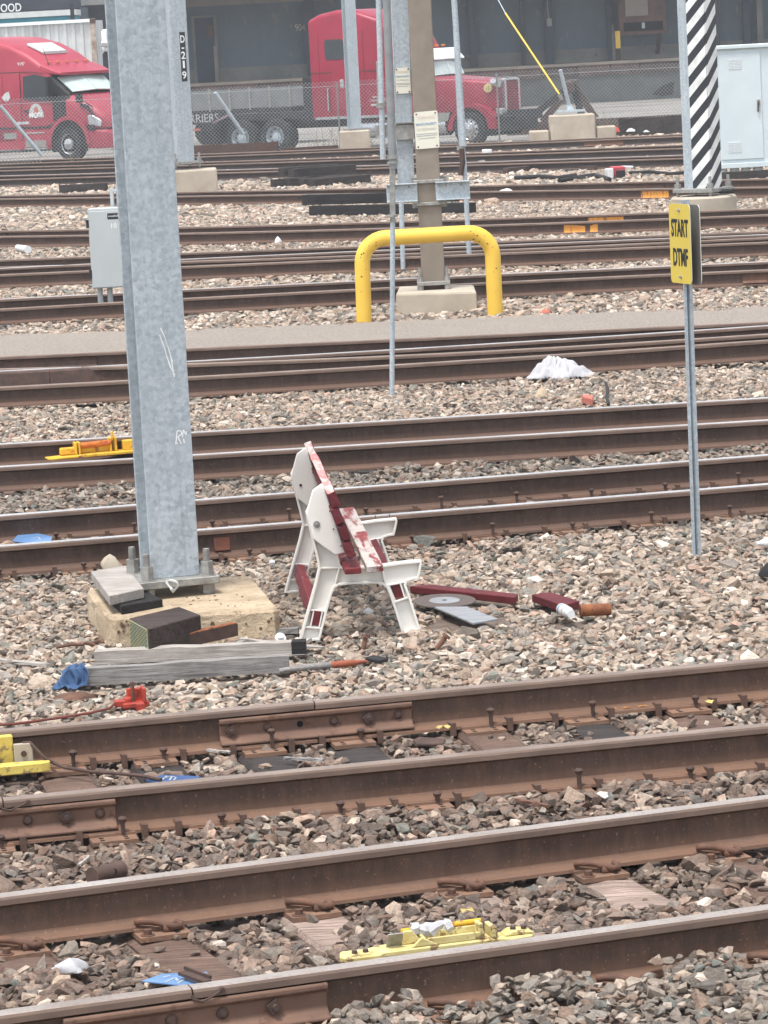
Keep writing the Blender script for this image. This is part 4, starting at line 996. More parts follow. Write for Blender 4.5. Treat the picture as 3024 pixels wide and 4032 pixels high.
blue_plate([(48, 2130), (70, 2106), (140, 2098), (206, 2112), (200, 2132), (120, 2140)], GZ + .06, 'light blue plastic plate between the rails at the left, behind the column', M['blue_pale'], [[(130, 2122), (150, 2114), (160, 2126)]])
a, b = P(715, 3830, GZ + .055), P(818, 3868, GZ + .05); mb = MB(); mb.beam(a, b, .03, .012); mb.beam(a + Vector((.01, .02, .012)), b + Vector((.01, .02, .012)), .008, .012)
tag(mb.build('rusty_bar', M['rust_dark']), 'rusty flat bar lying on the lowest blue plate', 'scrap metal')
crumple('tissue', P(278, 3822, GZ + .02), .055, .035, .045, M['cloth_white'], 'crumpled white tissue between the nearest rails at the left', 'litter', 31, 16, .4, 7)
# rusty coupling between the two nearest tracks
a, b = P(362, 3452, GZ + .06), P(478, 3424, GZ + .055); t = empty('rusty_coupling', P(420, 3462)); tag(t, 'rusty iron coupling sleeve lying between the two nearest tracks', 'scrap metal')
mb = MB(); mb.tube([a, a.lerp(b, .15), a.lerp(b, .18), a.lerp(b, .9), b], [.036, .038, .032, .032, .037], 16); mb.build('sleeve', M['rust_dark'], t, smooth=True)
mb = MB(); c = a.lerp(b, .72); mb.cyl(c + Vector((.004, -.030, .006)), c + Vector((.004, -.0345, .008)), .014, .014, 12); mb.build('bolt_hole', M['black_hole'], t)
KEEP_OUT.append((c.x - .03, c.y, .09, .05, .1))
# rusty scrap plates in the second track and splinters
for px, lab in (([(1625, 2912), (1650, 2900), (1755, 2908), (1745, 2926), (1640, 2928)], 'rusty flat metal piece between the rails right of the joint bar'),):
    slab('rusty_plate', px, GZ + .03, .014, M['rust_dark'], lab, 'scrap metal')
sliver((1120, 2990), (1275, 2998), .018, .012, M['timber_grey'], 'grey wood splinter between the rails below the joint bar', GZ + .02, GZ + .02, 21)
sliver((812, 2958), (905, 2966), .02, .01, M['timber_white'], 'pale wood splinter beside the left end of the joint bar', GZ + .03, GZ + .02, 22)
sliver((312, 3408), (352, 3376), .012, .008, M['timber_white'], 'short white wood chip between the two nearest tracks', GZ + .03, GZ + .03, 23)
sliver((2010, 3152), (2160, 3180), .018, .012, M['rust'], 'rusty thin bar half buried right of centre between the nearest tracks', GZ + .02, GZ + .05, 24, 'rusty_strip', 'scrap metal')
# fallen leaves
lm = mat('yellow_leaf', S(190, 176, 112), S(160, 138, 86), 8, .8)
for i, (x, y, r_, lab) in enumerate(((1745, 2862, 0, 'pale yellow leaf between the rails left of centre'), (2795, 2762, 1, 'yellow green leaf by the right end of the far rail'), (1840, 3585, 2, 'small yellow leaf on the stones by the spring clip'))):
    c = P(x, y, GZ + .045); mb = MB(); a_ = r_ * 1.1
    pts = [Vector((math.cos(a_ + k) * rr_, math.sin(a_ + k) * rr_ * .7, .008 * math.sin(3 * k))) + c for k, rr_ in ((0, .036), (.7, .028), (1.5, .020), (2.4, .026), (3.14, .034), (3.9, .027), (4.7, .021), (5.6, .027))]
    mb.add([c + Z3 * .006] + pts, [(0, k + 1, (k + 1) % 8 + 1) for k in range(8)]); o = mb.build('leaf', lm); md = o.modifiers.new('solid', 'SOLIDIFY'); md.thickness = .001; tag(o, lab, 'leaf', 'fallen leaves')

# yellow derail block lying inside the nearest track
def yellow_block():
    s0 = TA.px('near', 1345); t = empty('derail_block', Vector((s0.x, s0.y, GZ))); tag(t, 'faded yellow derail block with a white rag on it, lying along the nearest rail', 'derail')
    o = P(1342, 3794, -.185) + TA.n * .02; d = P(2118, 3698, -.185) - P(1342, 3794, -.185); L = d.length; d.normalize(); n_ = Vector((-d.y, d.x, 0)); k = L / .72
    def B(s_0, s_1, u0, u1, z0, z1, mb): mb.frame_box(o + d * ((s_0 + s_1) / 2 * k) + n_ * ((u0 + u1) / 2) + Z3 * ((z0 + z1) / 2), d * ((s_1 - s_0) / 2 * k), n_ * ((u1 - u0) / 2), Z3 * ((z1 - z0) / 2))
    mb = MB(); pl = [(0, -.01), (.02, -.04), (.14, -.045), (.16, -.02), (.58, -.02), (.62, -.045), (.70, -.03), (.715, .0), (.705, .055), (.60, .06), (.56, .085), (.16, .085), (.12, .06), (.02, .06)]
    mb.prism([(a * k, b) for a, b in pl], o, d, n_, Z3, 0, .022); mb.build('base_plate', M['yellow_pale'], t, bevel=.005)
    mb = MB(); mb.prism([(.60 * k, .0225), (.71 * k, .0225), (.70 * k, .034), (.63 * k, .04)], o, d, Z3, n_, -.02, .05); mb.build('wedge_end', M['yellow_pale'], t, bevel=.004)
    mb = MB(); B(.32, .53, .058, .066, .0225, .058, mb); B(.32, .53, -.012, -.004, .0225, .05, mb); mb.build('side_wall', M['yellow_pale'], t, bevel=.003)
    mb = MB(); B(.515, .53, -.0, .075, .0225, .075, mb); B(.555, .575, -.02, .08, .0225, .062, mb); B(.31, .32, -.0, .07, .0225, .05, mb); mb.build('cross_wall', M['yellow_pale'], t, bevel=.003)
    mb = MB(); mb.prism([(.23 * k, .0225), (.32 * k, .0225), (.28 * k, .07), (.25 * k, .07)], o, d, Z3, n_, .04, .055); mb.prism([(.26 * k, .0225), (.36 * k, .0225), (.30 * k, .055)], o, d, Z3, n_, -.015, .0); mb.build('gusset', M['yellow_pale'], t, bevel=.003)
    mb = MB(); a, b = o + d * (.25 * k) + n_ * .075 + Z3 * .062, o + d * (.54 * k) + n_ * .07 + Z3 * .068; mb.cyl(a, b, .010, .010, 12); mb.build('hinge_pin', M['yellow_bright'], t, smooth=True)
    for s_ in (.06, .10, .64, .68): q_ = o + d * (s_ * k) + n_ * .01 + Z3 * (.022 if s_ < .5 else .038); mb = MB(); mb.cyl(q_, q_ + Z3 * .010, .011, .010, 6); mb.build('bolt', M['rust_dark'], t)
    r = np.random.default_rng(4); pts = []; rad = []
    for i in range(22):
        f = i / 21; pts.append(a.lerp(b, .10 + .55 * f) + Vector((r.uniform(-.004, .004), r.uniform(-.01, .01), r.uniform(-.012, .004)))); rad.append(.012 + .010 * abs(math.sin(8 * f + 1)) + r.uniform(0, .009))
    mb = MB(); mb.tube(pts, rad, 7)
    tag(mb.build('rag', M['cloth_white'], smooth=False), 'white rag wrapped round the pin of the nearest yellow derail block', 'rag')
    mb = MB(); c = o + d * (.21 * k) + n_ * .02 + Z3 * .05; mb.frame_box(c, d * .028, (n_ * .5 - Z3 * .8).normalized() * .030, (n_ * .8 + Z3 * .5).normalized() * .002); mb.build('metal_tag', M['galv_dull'], t)
    c = o + d * (.36 * k) + n_ * .03; KEEP_OUT.append((c.x, c.y, .40 * k, .10, TA.th))
yellow_block()
# yellow lock block at the left edge of the second track
def yellow_lock():
    c = P(60, 3060, GZ + .01); t = empty('lock_block', c); tag(t, 'pale yellow lock block with a cable at the left edge of the second track', 'derail')
    d, n_ = TB.d, TB.n; c = P(10, 3048, GZ + .03)
    mb = MB(); pl = [(-.35, -.05), (.17, -.05), (.21, -.035), (.215, .0), (.0, .03), (-.35, .03)]
    mb.prism(pl, c, d, n_, Z3, 0, .045); mb.build('base_bar', M['yellow_bright_pale'], t, bevel=.005)
    mb = MB(); mb.frame_box(c + d * -.1 + n_ * .10 + Z3 * .075, d * .165, n_ * .02, Z3 * .08); mb.frame_box(c + d * -.06 + n_ * .06 + Z3 * .055, d * .05, n_ * .03, Z3 * .05); mb.build('upright_plate', M['yellow_bright_pale'], t, bevel=.005)
    mb = MB(); q = c + d * .105 + n_ * .055 + Z3 * .075; mb.frame_box(q, d * .042, n_ * .012, Z3 * .045); ob = mb.build('lug_plate', M['concrete_grey'], t, bevel=.004)
    mb = MB(); mb.cyl(q - n_ * .012, q - n_ * .02, .013, .013, 14); mb.cyl(q - n_ * .02, q - n_ * .022, .006, .006, 10); mb.build('bolt', M['rust_dark'], t)
    mb = MB(); pts = [q + Z3 * .045, q + d * .03 + Z3 * .046] + [P(x, y, z) for x, y, z in ((175, 2985, GZ + .085), (210, 3003, GZ + .06), (255, 3022, GZ + .045), (355, 3038, GZ + .04), (470, 3046, GZ + .04), (560, 3055, GZ + .045), (634, 3070, GZ + .045))]
    mb.tube(pts, .008, 8); mb.build('cable', M['rust_dark'], t, smooth=True); KEEP_OUT.append((c.x - .05, c.y, .26, .08, TB.th))
M['yellow_bright_pale'] = mat('chipped_yellow_paint', S(220, 200, 108), S(198, 172, 80), 8, .75, 0, .6, 40, .006, S(138, 118, 82), .54, 15)
yellow_lock()
# bright yellow derail on the fourth track
def derail_far():
    a, b = P(190, 1812, -.12), P(540, 1782, -.12); t = empty('derail', (a + b) / 2 + Z3 * -.08); tag(t, 'bright yellow derail with orange rusted bar on the track behind the main column', 'derail')
    d = (b - a).normalized(); n_ = Vector((-d.y, d.x, 0)); L = (b - a).length
    f = lambda s, u, z: a + d * (s * L) + n_ * u + Z3 * z
    def B(s0, s1, u0, u1, z0, z1, mb): mb.frame_box(f((s0 + s1) / 2, (u0 + u1) / 2, (z0 + z1) / 2), d * ((s1 - s0) / 2 * L), n_ * ((u1 - u0) / 2), Z3 * ((z1 - z0) / 2))
    mb = MB(); mb.prism([(0, 0), (.6 * L, 0), (L * 1.05, 0), (L * 1.05, .022), (.5 * L, .022), (.2 * L, .016), (0, .012)], a, d, Z3, n_, -.03, .14); mb.build('base_plate', M['yellow_bright'], t, bevel=.004)
    mb = MB(); B(.16, .34, .06, .12, .02, .075, mb); B(.36, .74, .09, .12, .02, .09, mb); B(.86, 1.06, .04, .1, .02, .10, mb); mb.build('body_block', M['yellow_bright'], t, bevel=.008)
    mb = MB()
    for s in (.33, .37, .72, .78): B(s - .012, s + .012, .03, .13, .02, .115 if s < .7 else .13, mb)
    B(.74, .765, .06, .09, .1, .175, mb); mb.build('bracket', M['yellow_bright'], t, bevel=.006)
    mb = MB(); mb.cyl(f(.38, .05, .085), f(.72, .05, .09), .024, .024, 12); mb.build('rusted_bar', M['rust_orange2'], t, smooth=True)
M['rust_orange2'] = mat('orange_yellow_rust', S(206, 120, 54), S(176, 88, 44), 20, .85, 0, .6, 60, .004, S(120, 60, 40), .6)
derail_far()

# ---------------------------------------------------------------- white cloth heap, brick and stray pieces on the middle ballast
def heap():
    c = P(2212, 1494, GZ); nx, ny = 70, 40; vs = []; fs = []
    def hgt(u, v):
        rr_ = math.hypot(u, v); env = max(0.0, 1 - rr_ ** 3.2) ** .8
        b_ = .72 * math.exp(-((u + .22) / .34) ** 2 - (v / .8) ** 2) + .46 * math.exp(-((u - .34) / .36) ** 2) + .42 * math.exp(-((u + .66) / .28) ** 2) + .16
        z = .185 * b_ * env; a_ = math.atan2(v, u + .15)
        fold = abs(math.sin(6.5 * a_ + 3.2 * rr_ + 1.4 * math.sin(5 * u))) ** .6 - .5
        fold2 = abs(math.sin(9 * u - 4 * v + 2.2 * math.sin(4 * v + 1))) ** .7 - .5
        fold3 = math.sin(21 * u + 13 * v + 2 * math.sin(9 * v))
        return z + env * (.040 * fold * min(1, rr_ * 2.2) + .036 * fold2 + .008 * fold3)
    for j in range(ny):
        for i in range(nx):
            u, v = i / (nx - 1) * 2 - 1, j / (ny - 1) * 2 - 1; a_ = math.atan2(v, u)
            k = 1 + .10 * math.sin(4 * a_ + 1) + .07 * math.sin(7 * a_ + .5) + .05 * math.sin(13 * a_)
            vs.append(Vector((c.x + u * .285 * k, c.y + .14 + v * .20 * k, c.z + .010 + max(0, hgt(u, v)))))
    for j in range(ny - 1):
        for i in range(nx - 1):
            u, v = (i + .5) / (nx - 1) * 2 - 1, (j + .5) / (ny - 1) * 2 - 1
            if math.hypot(u, v) < 1.0: fs.append((j * nx + i, j * nx + i + 1, (j + 1) * nx + i + 1, (j + 1) * nx + i))
    mb = MB(); mb.add(vs, fs); o = mb.build('white_sheet', M['cloth_white'], smooth=True); md = o.modifiers.new('solid', 'SOLIDIFY'); md.thickness = .004
    tag(o, 'white crumpled cloth heaped against the rail below the gravel path', 'cloth'); KEEP_OUT.append((c.x, c.y + .14, .2, .12, 0))
heap()
slab('brick', [(2290, 1560), (2300, 1552), (2336, 1556), (2332, 1572)], GZ + .065, .06, M['brick'], 'salmon brick fragment on the stones below the white cloth', 'brick')
crumple('pale_stone', P(2135, 1570, GZ - .01), .06, .05, .11, M['concrete'], 'pale tan rock on the ballast below the white cloth', 'rock', 41, 8, .2, 4)
pts = [P(x, y, GZ + .03) for x, y in ((2385, 1508), (2394, 1535), (2388, 1560), (2396, 1592))]; mb = MB(); mb.tube(pts, .014, 8); tag(mb.build('hose_piece', M['rubber'], smooth=True), 'short grey black hose piece on the ballast right of the brick', 'hose')
crumple('pale_stone', P(838, 1562, GZ - .01), .045, .04, .08, M['concrete'], 'tan rock beside the rail just right of the main column', 'rock', 42, 8, .2, 4)

# ================================================================== MIDDLE GROUND
def pipe(p0, p1, r, m_, parent, name='pipe', n=12): mb = MB(); mb.cyl(p0, p1, r, r, n); return mb.build(name, m_, parent, smooth=True)
# yellow pipe guard
def guard():
    a, b = P(1433, 1250), P(1951, 1252); t = empty('pipe_guard', (a + b) / 2); tag(t, 'thick yellow bent pipe guard standing in front of the taupe column', 'pipe guard')
    Y = (a.y + b.y) / 2; A = PD(1433, 1250, Y); B = PD(1951, 1252, Y); tl = PD(1424, 942, Y); tr = PD(1936, 912, Y); r_ = .088
    up = Vector((0, 0, 1)); ex = (tr - tl).normalized(); R = .27; pts = [A - up * .08, A.lerp(tl, .5)]
    ua, ub = (tl - A).normalized(), (tr - B).normalized()
    for i in range(9):
        an_ = i / 8 * math.pi / 2; pts.append(tl + ua * (-R + R * math.sin(an_)) + ex * (R - R * math.cos(an_)))
    for i in range(9):
        an_ = i / 8 * math.pi / 2; pts.append(tr + ub * (-R + R * math.cos(an_)) + ex * (-R + R * math.sin(an_)))
    pts += [B.lerp(tr, .5), B - up * .08]
    mb = MB(); mb.tube(pts, r_, 20); o = mb.build('bent_pipe', M['yellow'], t, smooth=True)
    rr_ = random.Random(6); chip = mat('bare_chip', S(120, 100, 74), S(92, 78, 62), 20, .9)
    for i in range(26):
        j = rr_.randrange(1, len(pts) - 1); q = pts[j].lerp(pts[j + 1], rr_.random()); dd_ = (pts[j + 1] - pts[j]).normalized(); sd_ = (dd_.cross(Y3)).normalized(); a_ = rr_.uniform(-.9, .9)
        n_ = (-Y3 * math.cos(a_) + sd_ * math.sin(a_)).normalized(); c_ = q + n_ * (r_ * .985); s_ = rr_.uniform(.004, .012); mb = MB(); mb.cyl(c_, c_ + n_ * (r_ * .03), s_, s_ * .8, 6); mb.build('paint_chip', chip, o)
guard()
# taupe column with its clamped channel, signs and conduits
def taupe():
    bl = [P(1558, 1154, .02), P(1876, 1146, .02), P(1866, 1120, .02), P(1570, 1128, .02)]
    c0 = sum(bl, Vector()) / 4; t = empty('signal_column', Vector((c0.x, c0.y, GZ))); tag(t, 'taupe square steel column on a concrete block behind the yellow pipe guard', 'column')
    mb = MB(); mb.add(bl + [p - Z3 * .5 for p in bl], [(0, 1, 2, 3), (7, 6, 5, 4), (0, 4, 5, 1), (1, 5, 6, 2), (2, 6, 7, 3), (3, 7, 4, 0)]); mb.build('footing', M['concrete_grey'], t, bevel=.03, seg=2)
    KEEP_OUT.append((c0.x, c0.y, .45, .6, 0))
    Y = c0.y; b0 = PD(1707, 1112, Y); tp = PD(1648, -60, Y); ax = (tp - b0).normalized(); ex = Vector((1, 0, 0)); ey = Vector((0, 1, 0)); w_ = .268
    mb = MB(); mb.frame_box((b0 + tp) / 2, ex * w_ / 2, ey * .13, ax * ((tp - b0).length / 2)); sh = mb.build('shaft', M['column_brown'], t, bevel=.012, seg=2)
    mb = MB(); mb.frame_box(b0 + Z3 * .0, ex * .19, ey * .19, Z3 * .022); mb.build('base_plate', M['galv_dull'], t, bevel=.004)
    for sx in (-1, 1):
        for sy in (-1, 1):
            c = b0 + ex * (.155 * sx) + ey * (.155 * sy); mb = MB(); mb.cyl(c - Z3 * .09, c + Z3 * .17, .016, .016, 8); mb.cyl(c + Z3 * .022, c + Z3 * .075, .034, .034, 6); mb.cyl(c - Z3 * .085, c - Z3 * .025, .036, .036, 6); mb.build('anchor_bolt', M['galv_dull'], t)
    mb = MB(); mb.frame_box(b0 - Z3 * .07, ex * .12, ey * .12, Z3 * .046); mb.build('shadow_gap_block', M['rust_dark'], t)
    # clamps and channel
    for y in (712, 800):
        c = PD(1692 - (800 - y) * .05, y, Y); mb = MB(); mb.frame_box(c, ex * .175, ey * .165, Z3 * .018); mb.frame_box(c + Z3 * .0, ex * .2, ey * .012, Z3 * .05); mb.build('clamp_collar', M['galv_dull'], t, bevel=.003)
    ch = empty('cross_channel', PD(1690, 755, Y - .18)); tag(ch, 'galvanised channel beam clamped across the taupe column', 'steel beam')
    A, B = PD(1522, 762, Y - .19), PD(1850, 746, Y - .19)
    for a_, b_ in ((A, A.lerp(B, .37)), (A.lerp(B, .59), B)):
        mb = MB(); d = (b_ - a_).normalized(); mb.beam(a_, b_, .012, .205); mb.beam(a_ + Z3 * .1 - Y3 * .03, b_ + Z3 * .1 - Y3 * .03, .07, .012); mb.beam(a_ - Z3 * .1 - Y3 * .03, b_ - Z3 * .1 - Y3 * .03, .07, .012); mb.build('channel', M['galv_fine'], ch, bevel=.002)
        for f in (.12, .3, .75): 
            q = a_.lerp(b_, f) + Z3 * .065 - Y3 * .006; m2 = MB(); m2.cyl(q, q - Y3 * .02, .016, .014, 6); m2.build('bolt', M['galv_dull'], ch)
    # signs
    def notice(px, Yp, label, big):
        w = [PD(x, y, Yp) for x, y in px]; c = sum(w, Vector()) / 4; ex_ = (w[1] - w[0]).normalized(); ey_ = (w[0] - w[3]).normalized(); wd = (w[1] - w[0]).length; hh = (w[0] - w[3]).length
        s = empty('notice', c); tag(s, label, 'sign', 'private property notices')
        mb = MB(); nz = ex_.cross(ey_).normalized(); mb.prism(round_rect(wd, hh, .02), c, ex_, ey_, nz, -.003, .003); bo = mb.build('board', M['cream_sign'], s)
        L = lambda tx, yy, h_, wf, m_: lettering(tx, h_, c + ey_ * (yy * hh), ex_, ey_, M[m_], bo, width=wd * wf, lift=.005)
        L('WARNING', .30, hh * .085, .72, 'orange_print'); L('PRIVATE PROPERTY', .13, hh * .062, .88, 'blue_print2'); L('NO TRESPASSING', .0, hh * .06, .8, 'grey_print2')
        for yy, wf in ((-.10, .9), (-.15, .86), (-.22, .7)):
            mb = MB(); q = c + ey_ * (yy * hh) + nz * .0042; mb.frame_box(q, ex_ * (wd * wf / 2), ey_ * (hh * .010), nz * .0008); mb.build('text_line', M['grey_print'], bo)
        for sx in (-.4, .4):
            for sy in (-.44, .44): mb = MB(); q = c + ex_ * (sx * wd) + ey_ * (sy * hh); mb.cyl(q + nz * .003, q + nz * .008, .010, .008, 8); mb.build('bolt', M['rust_dark'], bo)
    notice([(1629, 442), (1722, 434), (1731, 582), (1638, 588)], Y - .14, 'cream private property notice bolted to the taupe column', True)
    # flat galvanised member left of the column, standing on the channel
    Yg = Y + .05; p0, p1 = PD(1600, 722, Yg), PD(1572, -60, Yg); u_ = (p1 - p0).normalized()
    g_ = empty('galvanised_upright', p0); tag(g_, 'broad galvanised steel upright standing beside the taupe column', 'steel upright')
    mb = MB(); hw = .095; mb.frame_box((p0 + p1) / 2, ex * hw, ey * .008, u_ * ((p1 - p0).length / 2)); mb.frame_box((p0 + p1) / 2 + ey * .06, ex * .006, ey * .05, u_ * ((p1 - p0).length / 2)); mb.build('flange', M['galv'], g_)
    c = PD(1590, 520, Yg - .03); mb = MB(); mb.frame_box(c, ex * .12, ey * .02, Z3 * .085); mb.build('splice_plate', M['galv_dull'], g_, bevel=.004)
    for y in (483, 547): c = PD(1590 , y, Yg - .035); mb = MB(); mb.frame_box(c, ex * .135, ey * .035, Z3 * .008); mb.build('bracket_lip', M['galv_dull'], g_)
    notice([(1554, 268), (1612, 265), (1620, 366), (1559, 370)], Yg - .02, 'smaller cream private property notice on the galvanised upright', False)
    # conduit left with bracket
    cd = empty('conduit', PD(1508, 627, Y - .1)); tag(cd, 'thin galvanised conduit with brackets left of the galvanised upright', 'conduit')
    pipe(PD(1508, 627, Y - .1), PD(1489, -60, Y - .1), .034, M['galv_fine'], cd); pipe(PD(1497, 420, Y - .05), PD(1490, 240, Y - .05), .03, M['galv_dull'], cd)
    mb = MB(); mb.beam(PD(1478, 520, Y - .06), PD(1532, 516, Y - .06), .05, .15); mb.build('bracket', M['galv_dull'], cd)
    mb = MB(); c = PD(1500, 415, Y - .1); mb.cyl(c - Z3 * .03, c + Z3 * .03, .055, .055, 12); mb.build('coupling', M['galv_dull'], cd)
taupe()
# slender pole in front of the path
def slender():
    b = P(1541, 1556); t = empty('slender_pole', b); tag(t, 'slender galvanised pole rising left of the yellow pipe guard from the ballast', 'pole')
    Y = b.y; m1, m2, tp = PD(1546, 868, Y), PD(1545, 620, Y), PD(1519, -60, Y)
    mb = MB(); mb.cyl(b - Z3 * .1, m1, .023, .023, 12); mb.build('lower_tube', M['galv_fine'], t, smooth=True)
    mb = MB(); mb.beam(m1 - Z3 * .02, m2, .05, .045, Y3); mb.build('channel_sleeve', M['galv_dull'], t, bevel=.004)
    pipe(m2 - Z3 * .1, tp, .036, M['galv_dull2'], t, 'upper_tube')
    for y in (622, 640, 850): c = PD(1546, y, Y); mb = MB(); mb.cyl(c - Z3 * .01, c + Z3 * .01, .05, .05, 12); mb.build('clamp_band', M['galv_dull'], t)
slender()
# conduits behind the guard
for base, mids, lab in (((1587, 1070), [(1580, 800), (1560, 300), (1545, -60)], 'thin galvanised pipe behind the left side of the taupe column'), ((1850, 1053), [(1828, 640), (1812, 520), (1786, -60)], 'thin galvanised pipe rising right of the taupe column')):
    b = P(*base); t = empty('standpipe', b); tag(t, lab, 'pipe', 'standpipes by the taupe column'); Y = b.y; pts = [b - Z3 * .1] + [PD(x, y, Y) for x, y in mids]
    mb = MB(); mb.tube(pts, .034, 12); mb.build('tube', M['galv_fine'], t, smooth=True)
    if base[0] > 1700:
        pipe(PD(1826, 575, Y - .02), PD(1784, -60, Y - .02), .040, M['galv_fine'], t, 'upper_tube')
        mb = MB(); mb.tube([PD(1818, 585, Y - .05), PD(1822, 640, Y - .05), PD(1812, 690, Y - .05)], .036, 10); mb.build('elbow', M['rust_dark'], t, smooth=True)
        c = PD(1815, 582, Y); mb = MB(); mb.cyl(c - Z3 * .03, c + Z3 * .03, .06, .06, 12); mb.build('coupling', M['galv_dull'], t)

# grey trackside cabinet
def grey_cab():
    b = P(400, 1244); Y = b.y; t = empty('trackside_cabinet', b); tag(t, 'grey metal trackside cabinet numbered 10 standing on pipe legs beside the column', 'cabinet')
    TL, BR = PD(343, 822, Y), PD(358, 1135, Y); w_ = .62; h_ = TL.z - BR.z; c = Vector((TL.x + w_ / 2 + .02, Y, (TL.z + BR.z) / 2))
    ex = Vector((math.cos(.06), -math.sin(.06), 0)); ey = Vector((math.sin(.06), math.cos(.06), 0))
    mb = MB(); mb.frame_box(c, ex * w_ / 2, ey * .15, Z3 * h_ / 2); mb.build('case', M['grey_cab'], t, bevel=.008, seg=2)
    f = c - ey * .15
    mb = MB(); mb.prism([(-w_ / 2 + .012, -h_ / 2 + .012), (w_ / 2 - .012, -h_ / 2 + .012), (w_ / 2 - .012, h_ / 2 - .03), (-w_ / 2 + .012, h_ / 2 - .03)], f, ex, Z3, -ey, .0005, .010); d = mb.build('door', M['grey_cab'], t, bevel=.004)
    for z in (-.3, .3): m2 = MB(); m2.cyl(f - ex * (w_ / 2 + .01) + Z3 * (z - .05), f - ex * (w_ / 2 + .01) + Z3 * (z + .05), .016, .016, 8); m2.build('hinge', M['black'], t)
    p = PL(447, 851, f - ey * .0102, -ey); mb = MB(); mb.frame_box(p, ex * .075, ey * .0015, Z3 * .036); lp = mb.build('name_plate', M['black'], t)
    lettering('vossloh', .026, p - ey * .0015 - Z3 * .008, ex, Z3, M['white'], lp, width=.13, lift=.001)
    p = PL(447, 898, f - ey * .0102, -ey); lettering('10', .058, p, ex, Z3, M['white'], d, lift=.001)
    for x in (-.24, -.12): pipe(Vector((c.x, c.y, GZ - .1)) + ex * x, Vector((c.x, c.y, BR.z + .01)) + ex * x, .034, M['grey_cab'], t, 'leg')
    q = Vector((c.x, c.y + .06, GZ)) + ex * .08; pipe(q - Z3 * .1, q + Z3 * (BR.z - GZ + .01), .04, M['galv_dull'], t, 'leg'); mb = MB(); mb.cyl(q, q + Z3 * .05, .09, .05, 10); mb.build('leg_flange', M['galv_dull'], t)
    q = c + ex * .035 + ey * .22; q.z = TL.z; pipe(q - Z3 * .2, q + Z3 * .24, .034, M['grey_cab'], t, 'mast'); mb = MB()
    for i in range(5): a0, a1 = i / 5 * math.pi / 2, (i + 1) / 5 * math.pi / 2; mb.cyl(q + Z3 * (.24 + .034 * math.sin(a0)), q + Z3 * (.24 + .034 * math.sin(a1)), .034 * math.cos(a0), max(.002, .034 * math.cos(a1)), 12, caps=False)
    mb.build('mast_cap', M['grey_cab'], t, smooth=True)
    mb = MB(); mb.beam(q + Z3 * .19 - ex * .07, q + Z3 * .19 + ex * .12, .06, .03); mb.frame_box(q - ex * .085 + Z3 * .07, ex * .022, ey * .03, Z3 * .15); mb.build('mast_bracket', M['grey_cab'], t, bevel=.004)
grey_cab()

# galvanised column marked D-219
def col219():
    ft = [P(640, 745, GZ), P(855, 735, GZ)]; Y = 76.5; t = empty('numbered_column', P(740, 742)); tag(t, 'galvanised column with a black D-219 number strip on a concrete pedestal behind the main column', 'column')
    c = PD(745, 700, Y); hw = PD(855, 700, Y).x - PD(660, 700, Y).x; cx0 = (PD(855, 700, Y).x + PD(660, 700, Y).x) / 2; ztop = PD(780, 655, Y).z
    mb = MB(); mb.box((cx0, Y, (ztop - .5) / 2 - .05), (hw, hw * .9, ztop + .5), .05); mb.build('footing', M['concrete_grey'], t, bevel=.04, seg=2); KEEP_OUT.append((cx0, Y, hw / 2, hw / 2, 0))
    b0, tp = PD(720, 640, Y), PD(680, -60, Y); ax = (tp - b0).normalized(); r_ = .42; ex, ey = Vector((math.cos(r_), math.sin(r_), 0)), Vector((-math.sin(r_), math.cos(r_), 0))
    mb = MB(); mb.frame_box(b0, ex * .33, ey * .33, Z3 * .025); mb.build('base_plate', M['galv_dull'], t)
    mb = MB(); mb.frame_box((b0 + tp) / 2, ex * .20, ey * .20, ax * ((tp - b0).length / 2)); sh = mb.build('shaft', M['galv'], t, bevel=.03, seg=3)
    for sx in (-1, 1):
        for sy in (-1, 1): c = b0 + ex * .27 * sx + ey * .27 * sy; mb = MB(); mb.cyl(c - Z3 * .1, c + Z3 * .2, .025, .025, 8); mb.cyl(c + Z3 * .03, c + Z3 * .1, .05, .05, 6); mb.build('anchor_bolt', M['galv_dull'], t)
    # number strip on the face turned to the viewer's right
    nf = -ey if (-ey).y < -.5 else ex; f0 = b0 - ey * .2
    A, B = PL(716, 126, f0, -ey), PL(727, 320, f0, -ey); u_ = (A - B).normalized()
    mb = MB(); mb.frame_box((A + B) / 2 - ey * .004, ex * .062, ey * .003, u_ * ((A - B).length / 2)); st = mb.build('number_strip', M['black'], t); L = (A - B).length
    for ch, f in (('D', .86), ('-', .70), ('2', .53), ('1', .345), ('9', .13)): lettering(ch, .15, B.lerp(A, f) - ey * .0075 - u_ * .075, ex, u_, M['white'], st, width=.095 if ch not in '-1' else (.06 if ch == '-' else .045), lift=.001, bold=.004)
col219()

